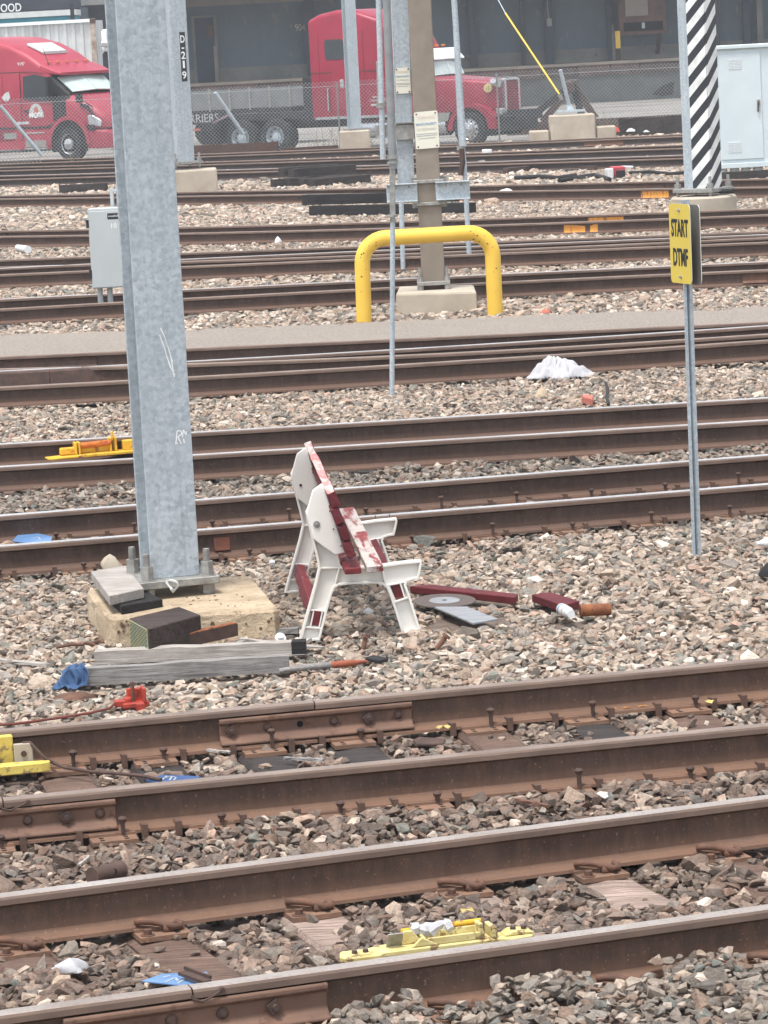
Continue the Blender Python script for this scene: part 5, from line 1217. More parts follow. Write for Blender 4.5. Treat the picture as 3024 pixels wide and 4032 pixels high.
# striped mast on its round base
def stripe_mat():
    m, nt, b = nmat('diagonal_black_white_stripes'); tc = nt.nodes.new('ShaderNodeTexCoord'); sp_ = nt.nodes.new('ShaderNodeSeparateXYZ'); nt.links.new(tc.outputs['Object'], sp_.inputs[0])
    a = nt.nodes.new('ShaderNodeMath'); a.operation = 'SUBTRACT'; nt.links.new(sp_.outputs[2], a.inputs[0]); nt.links.new(sp_.outputs[0], a.inputs[1])
    k = nt.nodes.new('ShaderNodeMath'); k.operation = 'MULTIPLY'; k.inputs[1].default_value = 1 / .327; nt.links.new(a.outputs[0], k.inputs[0])
    f = nt.nodes.new('ShaderNodeMath'); f.operation = 'FRACT'; nt.links.new(k.outputs[0], f.inputs[0])
    g_ = nt.nodes.new('ShaderNodeMath'); g_.operation = 'GREATER_THAN'; g_.inputs[1].default_value = .5; nt.links.new(f.outputs[0], g_.inputs[0])
    vec, _ = objcoord(nt); dirt = ramp(nt, noise(nt, vec, 5, 5), [(.4, S(232, 234, 232)), (.75, S(196, 200, 196))])
    col = mix(nt, g_.outputs[0], dirt, S(36, 40, 46)); nt.links.new(col, b.inputs['Base Color']); b.inputs['Roughness'].default_value = .5; return m
def mast():
    Y = 57.0; b0 = PD(2768, 742, Y); t = empty('striped_mast', Vector((b0.x, Y, GZ))); tag(t, 'galvanised mast with diagonal black and white striped boards on a round concrete base', 'mast')
    tp = PD(2736, -60, Y); ax = (tp - b0).normalized(); r_ = math.radians(-37); ex, ey = Vector((math.cos(r_), math.sin(r_), 0)), Vector((-math.sin(r_), math.cos(r_), 0))
    cf = PD(2770, 770, Y); mb = MB(); rb_ = .52
    mb.cyl((cf.x, Y, GZ - .3), (cf.x, Y, cf.z - .03), rb_ * 1.0, rb_, 24); mb.cyl((cf.x, Y, cf.z - .03), (cf.x, Y, cf.z), rb_, rb_ - .03, 24); mb.build('footing', M['concrete_grey'], t, smooth=True); KEEP_OUT.append((cf.x, Y, .45, .45, 0))
    mb = MB(); mb.frame_box(b0 - Z3 * .02, ex * .36, ey * .33, Z3 * .03); mb.build('base_plate', M['galv_dull'], t, bevel=.005)
    for sx in (-1, 1):
        for sy in (-1, 1): c = b0 + ex * .3 * sx + ey * .27 * sy; mb = MB(); mb.cyl(c - Z3 * .12, c + Z3 * .2, .025, .025, 8); mb.cyl(c + Z3 * .01, c + Z3 * .09, .052, .052, 6); mb.build('anchor_bolt', M['galv_dull'], t)
    q = b0 + ex * .36 - Z3 * .05; pipe(q - ex * .05, q + ex * .2, .04, M['rubber'], t, 'cable_gland')
    H_ = (tp - b0).length; mb = MB(); mb.frame_box((b0 + tp) / 2 + ey * .04 - ex * .03, ex * .255, ey * .14, ax * H_ / 2); mb.build('shaft', M['galv_fine'], t, bevel=.01)
    sm_ = stripe_mat(); nrm1 = -ey
    # front board
    me = MB(); me.frame_box((0, 0, 0), X3 * .165, Y3 * .006, Z3 * H_ / 2); m1, _ = me.mesh('striped_board', [sm_], center=Vector((0, 0, 0)))
    def place(me_, c, rz): o = bpy.data.objects.new('striped_board', me_); COL.objects.link(o); o.location = c; setp(o, t); o.rotation_euler = (Matrix.Rotation(math.atan2(-ax.x, ax.z) * -1, 3, 'Y') @ Matrix.Rotation(rz, 3, 'Z')).to_euler(); return o
    mid_ = (b0 + tp) / 2
    place(m1, mid_ - ey * .112 + ex * .055, r_)
    me = MB(); me.frame_box((0, 0, 0), X3 * .15, Y3 * .006, Z3 * H_ / 2); m2, _ = me.mesh('striped_board', [sm_], center=Vector((0, 0, 0)))
    place(m2, mid_ + ex * .235 + ey * .035, r_ + math.pi / 2)
mast()

# white equipment cabinet at the right
def white_cab():
    Y = 71.0; b = P(2900, 670); t = empty('equipment_cabinet', Vector((b.x, Y, GZ))); tag(t, 'large pale white equipment cabinet with louvred door at the right edge', 'cabinet')
    TL, BL = PD(2815, 195, Y), PD(2838, 645, Y); h_ = TL.z - BL.z; w_ = 2.4; x0 = TL.x - .02; c = Vector((x0 + w_ / 2, Y + .4, (TL.z + BL.z) / 2))
    mb = MB(); mb.box(c, (w_, .8, h_), -.0); mb.build('case', M['white_cab'], t, bevel=.01)
    mb = MB(); mb.box((c.x, c.y - .02, TL.z + .03), (w_ + .08, .9, .07)); mb.build('roof_lip', M['white_cab'], t, bevel=.008)
    mb = MB(); mb.box((c.x, c.y - .01, BL.z - .05), (w_ + .02, .86, .1)); mb.build('plinth', M['white_cab'], t, bevel=.008)
    fy = Y - .0005; d0 = PL(2826, 215, (0, fy, 0), Y3); d1 = PL(3008, 622, (0, fy, 0), Y3)
    mb = MB(); mb.box(((d0.x + d1.x) / 2, fy - .012, (d0.z + d1.z) / 2), (d1.x - d0.x, .022, d0.z - d1.z)); d = mb.build('door', M['white_cab'], t, bevel=.005)
    for py in (252, 580):
        q = PL(2893, py, (0, fy - .023, 0), Y3)
        for k in range(3):
            for i in range(7): m2 = MB(); m2.box((q.x + (k - 1) * .09, fy - .026, q.z + (i - 3) * .03), (.078, .012, .011)); m2.build('louvre', M['white'], d)
    q = PL(2987, 415, (0, fy - .023, 0), Y3); mb = MB(); mb.box((q.x, fy - .035, q.z + .06), (.06, .03, .12)); mb.build('lock_plate', M['galv_dull'], d, bevel=.004); mb = MB(); mb.beam((q.x, fy - .06, q.z + .08), (q.x - .02, fy - .06, q.z - .12), .03, .02, Y3); mb.build('handle', M['rust_dark'], d)
    for px in (2848, 2893, 2938, 2985): q = PD(px, 655, Y + .08); pipe(Vector((q.x, Y + .2, GZ - .1)), Vector((q.x, Y + .2, BL.z - .05)), .09, M['white_cab'], t, 'leg')
white_cab()

# ------------------------------------------------------------------ stacked ties and scrap in the middle distance
def loose_tie(px0, px1, z, m_, label, grp='stacked black ties', w=.22, h=.18, Y0=None):
    a, b = P(*px0, GZ), P(*px1, GZ); a.z = b.z = z
    o = rough_box('loose_tie', a, b, w, h, m_, seed=int(px0[0])); tag(o, label, 'tie', grp); return o
loose_tie((1232, 850), (1862, 838), GZ, M['tie_tar'] if 'tie_tar' in M else M['charred'], 'lower of two black ties lying behind the yellow pipe guard'); loose_tie((1206, 846), (1800, 834), GZ + .185, M['charred'], 'upper of two black ties lying behind the yellow pipe guard')
zz = GZ
for i, (p0, p1, z, lab) in enumerate((((1072, 739), (1320, 722), GZ, 'leftmost bottom tie of the stack left of the slender pole'), ((1135, 737), (1375, 720), GZ, 'second bottom tie of the stack left of the slender pole'), ((1188, 737), (1410, 720), GZ, 'third bottom tie of the stack left of the slender pole'), ((1228, 738), (1450, 720), GZ, 'rightmost bottom tie of the stack left of the slender pole'),
                                    ((1110, 730), (1330, 712), GZ + .2, 'left upper tie of the stack left of the slender pole'), ((1148, 735), (1395, 715), GZ + .2, 'right upper tie of the stack left of the slender pole'))):
    loose_tie(p0, p1, z, M['tie_black'], lab)
loose_tie((240, 760), (420, 752), GZ, M['tie_black'], 'dark tie lying left of the main column beyond the grey cabinet', 'loose ties')
loose_tie((2845, 715), (3100, 700), GZ, M['tie_black'], 'dark tie lying below the white equipment cabinet', 'loose ties')
# scrap rails, cables and red box left of the striped mast
o = rough_box('scrap_rail', P(1990, 688, GZ), P(2165, 668, GZ), .12, .14, M['rust_dark'], seed=4); tag(o, 'short rusty rail offcut lying left of the red and white box', 'scrap metal')
o = rough_box('scrap_rail', P(2172, 668, GZ), P(2345, 672, GZ), .1, .1, M['rust_dark'], seed=5); tag(o, 'rusty tapered rail offcut pointing at the red and white box', 'scrap metal')
for i, pts in enumerate((((2030, 700), (2120, 695), (2200, 700), (2270, 690)), ((2200, 712), (2270, 700), (2340, 688), (2400, 706)), ((2480, 680), (2560, 676), (2640, 684), (2690, 680)))):
    mb = MB(); mb.tube([P(x, y, GZ + .04 + .03 * (k % 2)) for k, (x, y) in enumerate(pts)], .045 if i < 2 else .035, 8); tag(mb.build('cable', M['rubber'], smooth=True), ['black cable lying left of the red and white box', 'black cable running up to the red and white box', 'black cable right of the red and white box'][i], 'cable', 'loose black cables')
c = P(2430, 700, GZ); t = empty('switch_box', c); tag(t, 'small red, white and black box on the ballast left of the striped mast', 'box')
mb = MB(); mb.box(c + Vector((.02, .1, .13)), (.26, .3, .2), .2); mb.build('red_housing', mat('faded_red_plastic', S(196, 84, 92), S(170, 64, 72), 6, .6), t, bevel=.02)
mb = MB(); mb.box(c + Vector((-.16, -.02, .1)), (.12, .25, .2), .2); mb.box(c + Vector((.2, .2, .2)), (.13, .4, .05), .5); mb.build('white_cover', M['plastic_w'], t, bevel=.01)
mb = MB(); mb.box(c + Vector((.07, -.1, .08)), (.17, .1, .15), .2); mb.build('black_end', M['black'], t, bevel=.01)
# cups and bags
a, b = P(70, 975, GZ + .06), P(110, 983, GZ + .06); mb = MB(); mb.cyl(a, b, .05, .062, 14); tag(mb.build('paper_cup', M['plastic_w'], smooth=True), 'white paper cup lying left of the grey cabinet', 'litter')
crumple('plastic_bag', P(1095, 960, GZ), .06, .05, .12, M['plastic_w'], 'white plastic bag scrap on the ballast left of the yellow pipe guard', 'litter', 51, 10, .2, 4)
crumple('plastic_bag', P(1995, 752, GZ + .1), .12, .05, .05, M['plastic_w'], 'white plastic scrap lying on the rail right of the taupe column', 'litter', 52, 10, .3, 4)
mb = MB(); c = P(1918, 604, .02); mb.box(c + Z3 * .05, (.24, .1, .1), -.5); tag(mb.build('white_box', M['plastic_w'], bevel=.02), 'small white box lying on the far rail right of the taupe column', 'litter')
crumple('brick_fragment', P(2150, 1232, GZ), .06, .05, .05, M['brick'], 'reddish brick fragment at the far edge of the gravel path', 'brick', 61, 8, .2, 4)

# ================================================================== BACKGROUND
FY = 101.8
def fence():
    t = empty('chain_link_fence', (0, FY, -.3)); tag(t, 'low grey chain link fence between the tracks and the trucks', 'fence')
    zt_, zb_ = 1.74, -.28; h_ = zt_ - zb_; x0, x1 = -15, 15; p_ = .105
    mb = MB(); n = int((x1 - x0) / p_)
    for i in range(-int(h_ / p_) - 1, n + 1):
        for sgn in (1, -1):
            xa = x0 + i * p_; xb = xa + h_
            if sgn < 0: xa, xb = xb, xa
            A, B = Vector((xa, FY + .006 * sgn, zb_)), Vector((xb, FY + .006 * sgn, zt_)); d = (B - A).normalized(); s_ = Vector((-d.z, 0, d.x)) * .0048
            mb.add([A - s_, A + s_, A + Y3 * .009, B - s_, B + s_, B + Y3 * .009], [(0, 1, 4, 3), (1, 2, 5, 4), (2, 0, 3, 5)])
    o = mb.build('wire_mesh', M['wire'], t); o['kind'] = 'stuff'
    mb = MB(); mb.cyl((x0, FY, 1.58), (x1, FY, 1.62), .007, .007, 6); mb.build('tension_wire', M['wire'], t)
    for px in (-200, 740, 1330, 1960, 2700, 3200): q = PD(px, 400, FY + .05); pipe(Vector((q.x, FY + .05, -.4)), Vector((q.x, FY + .05, 1.70)), .026, M['galv_dull'], t, 'post', 8)
M['wire'] = mat('fence_wire_zinc', S(158, 162, 162), S(132, 136, 138), 4, .5, .3)
fence()
def leaning(p0, p1, Y, r, label, m_='galv_fine'):
    a, b = PD(*p0, Y), PD(*p1, Y - .3); mb = MB(); mb.cyl(a, b, r, r, 10); o = mb.build('leaning_post', M[m_], smooth=True); tag(o, label, 'post', 'leaning fence posts'); return o
leaning((958, 528), (846, 364), 101.3, .055, 'bare pipe post leaning left in front of the truck chassis'); leaning((165, 612), (2, 418), 101.3, .05, 'bare pipe post leaning in front of the leftmost red truck')
# H post on its footing, in front of the red truck with the white visor
def hpost():
    Y = 99.6; c = PD(1397, 560, Y); t = empty('signal_post', Vector((c.x, Y, -.3))); tag(t, 'pale galvanised H post on a concrete footing in front of the long-nosed red truck', 'post')
    A, B = PD(1337, 520, Y), PD(1458, 580, Y); mb = MB(); mb.box(((A.x + B.x) / 2, Y, (A.z + B.z) / 2 - .1), (B.x - A.x, .7, A.z - B.z + .25), .05); mb.build('footing', M['concrete_grey'], t, bevel=.03)
    b0, tp = PD(1396, 505, Y), PD(1368, -60, Y); ax = (tp - b0).normalized(); H_ = (tp - b0).length; mb = MB(); ex, ey = Vector((math.cos(.4), math.sin(.4), 0)), Vector((-math.sin(.4), math.cos(.4), 0))
    for s in (-1, 1): mb.frame_box((b0 + tp) / 2 + ey * .13 * s, ex * .15, ey * .012, ax * H_ / 2)
    mb.frame_box((b0 + tp) / 2, ex * .01, ey * .118, ax * H_ / 2); mb.build('shaft', M['galv_fine'], t); mb = MB(); mb.frame_box(b0 - Z3 * .03, ex * .24, ey * .24, Z3 * .03); mb.build('base_plate', M['galv_dull'], t)
hpost()
def guy():
    Y = 99.5; c = PD(2250, 540, Y); t = empty('guy_anchor', Vector((c.x, Y, -.3))); tag(t, 'stepped concrete anchor block with a leaning pipe on top, right of the long-nosed truck', 'anchor block')
    def blk(x0, y0, x1, y1, dep, dy): A, B = PD(x0, y0, Y), PD(x1, y1, Y); mb = MB(); mb.box(((A.x + B.x) / 2, Y + dy, (A.z + B.z) / 2 - .1), (B.x - A.x, dep, A.z - B.z + .2)); mb.build('concrete_block', M['concrete_grey'], t, bevel=.03)
    blk(2162, 455, 2343, 548, .9, 0); blk(2084, 516, 2161, 550, .7, .0); blk(2344, 498, 2424, 542, .7, 0)
    b = PD(2246, 440, Y); mb = MB(); mb.box(b + Z3 * .02, (.75, .4, .05)); mb.build('base_plate', M['galv_fine'], t)
    mb = MB(); mb.cyl(b + Z3 * .04, PD(2206, 275, Y - .2), .055, .055, 12); mb.cyl(b + Z3 * .03, b + Z3 * .2 + Vector((-.04, 0, 0)), .12, .07, 10); mb.build('leaning_pipe', M['galv_fine'], t, smooth=True)
    g2 = empty('guy_wire', PD(2203, 372, Y)); tag(g2, 'guy wire in a bright yellow guard sleeve running down to the concrete anchor', 'guy wire')
    a, b_, c_ = PD(2203, 372, Y), PD(1990, 52, Y + 3), PD(1940, -40, Y + 4); mb = MB(); mb.cyl(a, b_, .027, .027, 10); mb.build('guard_sleeve', M['yellow'], g2, smooth=True); mb = MB(); mb.cyl(b_, c_, .015, .015, 8); mb.build('wire', M['galv_fine'], g2, smooth=True)
    mb = MB(); mb.cyl(a, PD(2212, 395, Y), .07, .05, 8); mb.build('turnbuckle', M['galv_dull'], g2)
guy()
# steel beam and timber at the foot of the fence
a, b = PD(765, 600, 100.9), PD(1095, 580, 100.6); a.z = b.z = -.24; o = rough_box('steel_beam', a, b, .25, .42, M['rust_dark'], seed=6, jit=.01); tag(o, 'long dark rusty beam lying at the foot of the fence below the truck chassis', 'beam')
a, b = PD(1110, 585, 100.8), PD(1330, 575, 100.8); a.z = b.z = -.24; o = rough_box('steel_beam', a, b, .2, .22, M['rust_dark'], seed=7, jit=.01); tag(o, 'short low rusty beam at the foot of the fence left of the post footing', 'beam')
for i, (x0, y0, x1, y1, z, lab) in enumerate(((2425, 525, 2790, 510, -.26, 'lower dark timber of the pile at the fence left of the striped mast'), (2440, 505, 2790, 490, .02, 'upper dark timber of the pile at the fence left of the striped mast'))):
    a, b = PD(x0, y0, 100.9), PD(x1, y1, 100.4); a.z = b.z = z; o = rough_box('pile_timber', a, b, .32, .28, M['tie_black'], seed=9 + i, jit=.02); tag(o, lab, 'timber', 'dark timbers at the fence')
lr = mat('litter_red', S(200, 80, 78), S(170, 70, 66), 20, .7)
crumple('litter_bag', PD(2428, 520, 100.2) , .09, .08, .15, lr, 'red litter bag at the left end of the timber pile', 'litter', 71, 9, .3, 4); crumple('litter_bag', PD(2485, 518, 100.2), .13, .08, .10, M['paper'], 'white litter bag lying before the timber pile', 'litter', 72, 10, .4, 4); crumple('litter_bag', PD(2545, 520, 100.2), .08, .06, .06, M['paper'], 'smaller white litter scrap right of the white bag', 'litter', 73, 9, .4, 4)
# dry weeds along the fence
def weeds():
    mb = MB(); r = random.Random(8)
    for cx0, k, hh in ((1290, 16, 1.0), (1180, 10, .6), (960, 12, .5), (1040, 8, .35), (2390, 18, .8), (2340, 12, .5), (2600, 16, .45), (1450, 10, .5), (1830, 10, .35), (2150, 12, .4), (880, 12, .4), (300, 14, .4), (120, 10, .3)):
        c = PD(cx0, 560, 101.0); c.z = -.26
        for i in range(k):
            p = c + Vector((r.uniform(-.35, .35), r.uniform(-.2, .2), 0)); q = p + Vector((r.uniform(-.25, .25), r.uniform(-.1, .1), hh * r.uniform(.5, 1.1)))
            s_ = Vector((.008, 0, 0)); mb.add([p - s_, p + s_, p + Y3 * .01, q], [(0, 1, 3), (1, 2, 3), (2, 0, 3)])
            for _ in range(2): f = r.uniform(.4, .9); m_ = p.lerp(q, f); e_ = m_ + Vector((r.uniform(-.15, .15), r.uniform(-.1, .1), r.uniform(.05, .2))); mb.add([m_ - s_ * .6, m_ + s_ * .6, m_ + Y3 * .008, e_], [(0, 1, 3), (1, 2, 3), (2, 0, 3)])
    o = mb.build('dry_weeds', mat('dry_grass', S(150, 136, 112), S(112, 104, 84), 6, .9)); tag(o, 'dry brown weeds growing along the foot of the fence', 'weeds', kind='stuff')
weeds()

# ------------------------------------------------------------------ trucks
M['truck_red'] = mat('red_truck_enamel', S(152, 38, 62), S(138, 32, 54), 1.2, .42, 0, 0, 40, .002, S(126, 62, 72), .64, 3)
M['truck_red2'] = mat('sun_faded_red_enamel', S(166, 58, 76), S(152, 48, 66), 1.2, .45, 0, 0, 40, .002, S(150, 74, 82), .64, 3)
M['chrome'] = mat('dull_chrome', S(214, 216, 218), S(176, 178, 180), 8, .25, .8)
M['glass'] = mat('dark_cab_glass', S(52, 60, 66), S(40, 48, 54), 2, .08, 0, spec=.8)
M['glass_pale'] = mat('pale_cab_glass', S(170, 186, 184), S(190, 206, 200), 2, .12, 0, spec=.8)  # windscreen tone, paler than the side windows
M['tyre'] = mat('truck_tyre', S(44, 46, 48), S(34, 36, 38), 10, .85)
M['chassis'] = mat('dark_chassis_paint', S(46, 48, 52), S(36, 38, 42), 6, .7)
M['grille_red'] = mat('dark_red_grille', S(120, 30, 48), S(104, 26, 42), 8, .6)
class Truck:
    """local frame: x forward, y to the truck's right (towards the viewer), z up; origin on the ground under the front axle"""
    def __init__(s, name, origin, heading, label):
        s.o = Vector(origin); s.f = Vector((math.cos(heading), math.sin(heading), 0)); s.r = Vector((s.f.y, -s.f.x, 0)); s.t = empty(name, origin); tag(s.t, label, 'truck', 'trucks behind the fence')
    kx = 1.0
    def w(s, x, y, z): return s.o + s.f * (x * s.kx if x < 0 else x) + s.r * y + Z3 * z
    def box(s, x0, x1, y0, y1, z0, z1, mb): mb.frame_box(s.w((x0 + x1) / 2, (y0 + y1) / 2, (z0 + z1) / 2), s.f * (x1 - x0) / 2, s.r * (y1 - y0) / 2, Z3 * (z1 - z0) / 2)
    def body(s, name, st, m_, parent=None, rad=.16, smooth=True):
        """stations (x, half width, z bottom, z top, crown)"""
        rings = []
        for x, hw, zb, zt_, cr in st:
            r_ = min(rad, (zt_ - zb) * .4, hw * .4); ring = []
            for cy, cz, a0 in ((hw - r_, zt_ - r_, 0), (-hw + r_, zt_ - r_, 90), (-hw + .03, zb + .03, 180), (hw - .03, zb + .03, 270)):
                rr_ = r_ if a0 < 180 else .03
                for i in range(5): a_ = math.radians(a0 + 90 * i / 4); y_ = cy + rr_ * math.cos(a_); z_ = cz + rr_ * math.sin(a_); z_ += cr * (1 - (y_ / hw) ** 2) if a0 < 180 else 0; ring.append(s.w(x, y_, z_))
            rings.append(ring)
        mb = MB(); mb.loft(rings); return mb.build(name, m_, parent or s.t, smooth=smooth)
    def side(s, name, poly, y, m_, parent=None, t=.012, bevel=0):
        """flat panel on the viewer's side; poly in (x,z)"""
        poly = [(x * s.kx if x < 0 else x, z) for x, z in poly]
        mb = MB(); mb.prism(poly, s.w(0, y, 0), s.f, Z3, s.r, 0, t); return mb.build(name, m_, parent or s.t, bevel=bevel)
    def wheel(s, x, y, r=.52, w=.28, m_rim=None, dual=False, dish=False):
        ww = w * 2 if dual else w; mb = MB(); c0, c1 = s.w(x, y - ww, r), s.w(x, y, r)
        ax = s.r; n = 32
        prof = [(0, r * .62), (0, r * .86), (.03, r * .97), (.07, r), (ww - .07, r), (ww - .03, r * .97), (ww, r * .86), (ww, r * .60)]
        rings = [[s.w(x, y - ww + u, r) + (s.f * math.cos(2 * math.pi * k / n) + Z3 * math.sin(2 * math.pi * k / n)) * rr_ for k in range(n)] for u, rr_ in prof]
        mb.loft(rings, caps=False); we_ = empty('wheel', c1); setp(we_, s.t); mb.build('tyre', M['tyre'], we_, smooth=True)
        dp = -.14 if dish else .0
        prof = [(ww - .02, r * .60), (ww + .005, r * .58), (ww - .03 + dp, r * .50), (ww - .01 + dp, r * .34), (ww + .05 + dp, r * .30), (ww + .06 + dp, r * .20), (ww + .10 + dp, r * .16), (ww + .11 + dp, .001)]
        mb = MB(); mb.loft([[s.w(x, y - ww + u, r) + (s.f * math.cos(2 * math.pi * k / n) + Z3 * math.sin(2 * math.pi * k / n)) * rr_ for k in range(n)] for u, rr_ in prof], caps=False); mb.build('rim', m_rim or M['chrome'], we_, smooth=True)
        mb = MB()
        for k in range(10): a_ = 2 * math.pi * k / 10; c = s.w(x, y - .024 + dp, r) + (s.f * math.cos(a_) + Z3 * math.sin(a_)) * r * .435; mb.cyl(c, c + s.r * .012, r * .052, r * .052, 8)
        mb.build('hand_hole', M['black_hole'], we_)
def heading(deg): return math.radians(deg)

# --- leftmost truck with raised rounded roof
hub = (276, 567); d0 = 106.0; o = PD(*hub, d0); T1 = Truck('truck', (o.x, o.y, o.z - .52), heading(-38), 'red tractor truck with smooth rounded roof fairing, leftmost behind the fence')
hw = 1.2
T1.o -= T1.r * (hw - .02)      # hub lies on the viewer's side
T1.body('cab_shell', [(-5.2, hw, .62, 3.72, .06), (-3.9, hw, .62, 3.72, .06), (-3.0, hw, .62, 3.66, .06), (-2.2, hw, .62, 3.46, .06), (-1.5, hw * .99, .62, 3.16, .05), (-.95, hw * .98, .62, 2.82, .05), (-.62, hw * .97, .62, 2.62, .04)], M['truck_red2'])
T1.body('windscreen_frame', [(-.66, hw * .97, 1.2, 2.62, .02), (-.50, hw * .95, 1.2, 2.40, .04), (-.02, hw * .90, 1.2, 1.98, .05)], M['black'], rad=.1)
T1.body('visor', [(-1.0, hw * .98, 2.60, 2.86, .03), (-.55, hw * .97, 2.56, 2.70, .04), (-.28, hw * .90, 2.52, 2.60, .05)], M['truck_red2'], rad=.05)
T1.body('hood', [(-.10, hw * .96, .95, 1.95, .08), (.35, hw * .95, .95, 1.82, .08), (.8, hw * .92, .95, 1.62, .08), (1.15, hw * .82, .95, 1.36, .07), (1.34, hw * .66, .95, 1.12, .04)], M['truck_red2'], rad=.3)
T1.body('bumper', [(.60, hw, .38, .92, 0), (1.15, hw * .96, .36, .92, 0), (1.42, hw * .78, .38, .86, 0), (1.5, hw * .5, .42, .8, 0)], M['truck_red2'], rad=.1)
# windscreen glass
def quad_panel(T, name, pts, m_, off=.012):
    q = [T.w(*p) for p in pts]; n_ = (q[1] - q[0]).cross(q[-1] - q[0]).normalized()
    if n_.dot(EYE - q[0]) < 0: n_ = -n_
    mb = MB(); k = len(q); mb.add([p + n_ * off for p in q] + [p - n_ * .01 for p in q], [tuple(range(k)), tuple(range(2 * k - 1, k - 1, -1))] + [(i, k + i, k + (i + 1) % k, (i + 1) % k) for i in range(k)]); return mb.build(name, m_, T.t)
quad_panel(T1, 'windscreen', [(-.52, .98, 2.46), (.04, .96, 2.02), (.10, 0, 2.06), (-.48, 0, 2.52)], M['glass_pale'], .02); quad_panel(T1, 'windscreen', [(-.48, -.02, 2.52), (.10, -.02, 2.06), (.04, -.96, 2.02), (-.52, -.98, 2.46)], M['glass_pale'], .02)
T1.side('side_window', [(-1.72, 1.86), (-.62, 1.78), (-.52, 1.94), (-.78, 2.5), (-1.2, 2.58), (-1.68, 2.54)], hw + .002, M['glass']); T1.side('sleeper_window', round_rect(.45, .5, .1) and [(x - 3.05, z + 2.86) for x, z in round_rect(.62, .52, .12)], hw + .002, M['glass'])
for poly in ([(-1.86, .66), (-1.83, .66), (-1.80, 2.62), (-1.83, 2.62)], [(-.36, 1.0), (-.33, 1.0), (-.22, 1.9), (-.25, 1.9)]): T1.side('panel_gap', poly, hw + .001, M['black'], t=.004)
T1.side('trim_strip', [(-5.2, 1.02), (-.75, 1.0), (-.55, 1.14), (-.62, 1.14), (-.85, 1.06), (-5.2, 1.08)], hw + .001, M['chassis'], t=.01); T1.side('roof_seam', [(-5.2, 2.70), (-1.4, 2.68), (-.9, 2.62), (-.9, 2.60), (-1.4, 2.655), (-5.2, 2.675)], hw + .001, M['rust_dark'], t=.004)
T1.side('skirt', [(-5.2, .42), (-.66, .40), (-.62, .98), (-5.2, 1.0)], hw - .012, M['truck_red2']); T1.side('step_box', [(-1.75, .46), (-.92, .46), (-.92, .66), (-1.75, .66)], hw + .002, M['galv_dull']); T1.side('step_edge', [(-1.8, .40), (-.9, .40), (-.9, .44), (-1.8, .44)], hw + .002, M['chrome']); T1.side('step_edge', [(-1.7, .86), (-.95, .86), (-.95, .90), (-1.7, .90)], hw + .002, M['chrome']); T1.side('vent_grille', [(-2.6, .72), (-2.1, .72), (-2.1, .9), (-2.6, .9)], hw + .002, M['galv_dull'])
# wheel arch, wheel, lamps
mb = MB(); n = 20; arch = [(.70 * math.cos(math.pi * k / n), .52 + .70 * math.sin(math.pi * k / n)) for k in range(n + 1)] + [(-.70, .3), (.70, .3)]
T1.side('wheel_well', arch, hw - .02, M['black_hole'], t=.03)
T1.side('fender', [(.84 * math.cos(math.pi * k / n), .50 + .84 * math.sin(math.pi * k / n)) for k in range(n + 1)] + [(-.70 * math.cos(math.pi * k / n), .52 + .70 * math.sin(math.pi * k / n)) for k in range(n + 1)], hw - .015, M['truck_red2'], t=.05)
T1.wheel(0, hw + .02); 
T1.wheel(-4.4, hw + .02, dual=True)
mb = MB(); q = [T1.w(*p) for p in ((.78, hw * .98, 1.06), (1.18, hw * .90, .98), (1.22, hw * .88, 1.16), (.92, hw * .95, 1.34), (.76, hw * .98, 1.34))]; k = 5; mb.add([p + T1.r * .05 + T1.f * .03 for p in q] + q, [(0, 1, 2, 3, 4), (9, 8, 7, 6, 5)] + [(i, k + i, k + (i + 1) % k, (i + 1) % k) for i in range(k)]); mb.build('headlight', M['chrome'], T1.t, bevel=.02)
T1.side('hood_vent', [(.42, 1.66), (.50, 1.70), (.78, 1.62), (1.05, 1.30), (.94, 1.32), (.74, 1.52), (.5, 1.58)], hw * .95, M['chassis'], t=.02); T1.side('fog_vent', [(.72, .92), (1.0, .90), (1.0, 1.06), (.74, 1.06)], hw * .985, M['chassis'], t=.02)
mb = MB(); c = T1.w(.72, hw + .25, 1.85); mb.frame_box(c, T1.f * .05, T1.r * .12, Z3 * .14); mb.beam(c, T1.w(.85, hw * .85, 1.55), .03, .03); mb.build('hood_mirror', M['black'], T1.t, bevel=.03); mb = MB(); mb.frame_box(T1.w(-.35, -hw - .2, 2.2), T1.f * .06, T1.r * .12, Z3 * .38); mb.build('mirror', M['black'], T1.t, bevel=.03)
lg = empty('door_emblem', T1.w(-1.25, hw + .004, 1.36)); setp(lg, T1.t)
T1.side('emblem_dome', [(-1.25 + .30 * math.cos(math.pi * k / 12), 1.34 + .40 * math.sin(math.pi * k / 12)) for k in range(13)], hw + .003, M['paper'], lg, .004); T1.side('emblem_figure', [(-1.36, 1.44), (-1.16, 1.42), (-1.14, 1.56), (-1.22, 1.66), (-1.3, 1.62)], hw + .007, M['brick'], lg, .003)
lettering('MCPT', .15, T1.w(-1.25, hw + .012, 1.32), T1.f, Z3, M['white'], lg, width=.52, lift=.002, bold=.004); lettering('9197', .10, T1.w(-1.72, hw + .004, 2.86), T1.f, Z3, M['white'], T1.t, width=.28)
T1.side('paint_chip', [(-2.6, 1.95), (-2.45, 2.08), (-2.3, 2.12), (-2.25, 1.95), (-2.35, 1.84), (-2.5, 1.84)], hw + .002, M['paper'], t=.003); T1.side('placard', [(-2.05, 1.14), (-1.55, 1.14), (-1.55, 1.22), (-2.05, 1.22)], hw + .002, M['paper'], t=.003)
T1.body('roof_hatch', [(-2.05, .55, 3.42, 3.50, .02), (-1.45, .52, 3.16, 3.24, .02)], M['paper'], rad=.03)

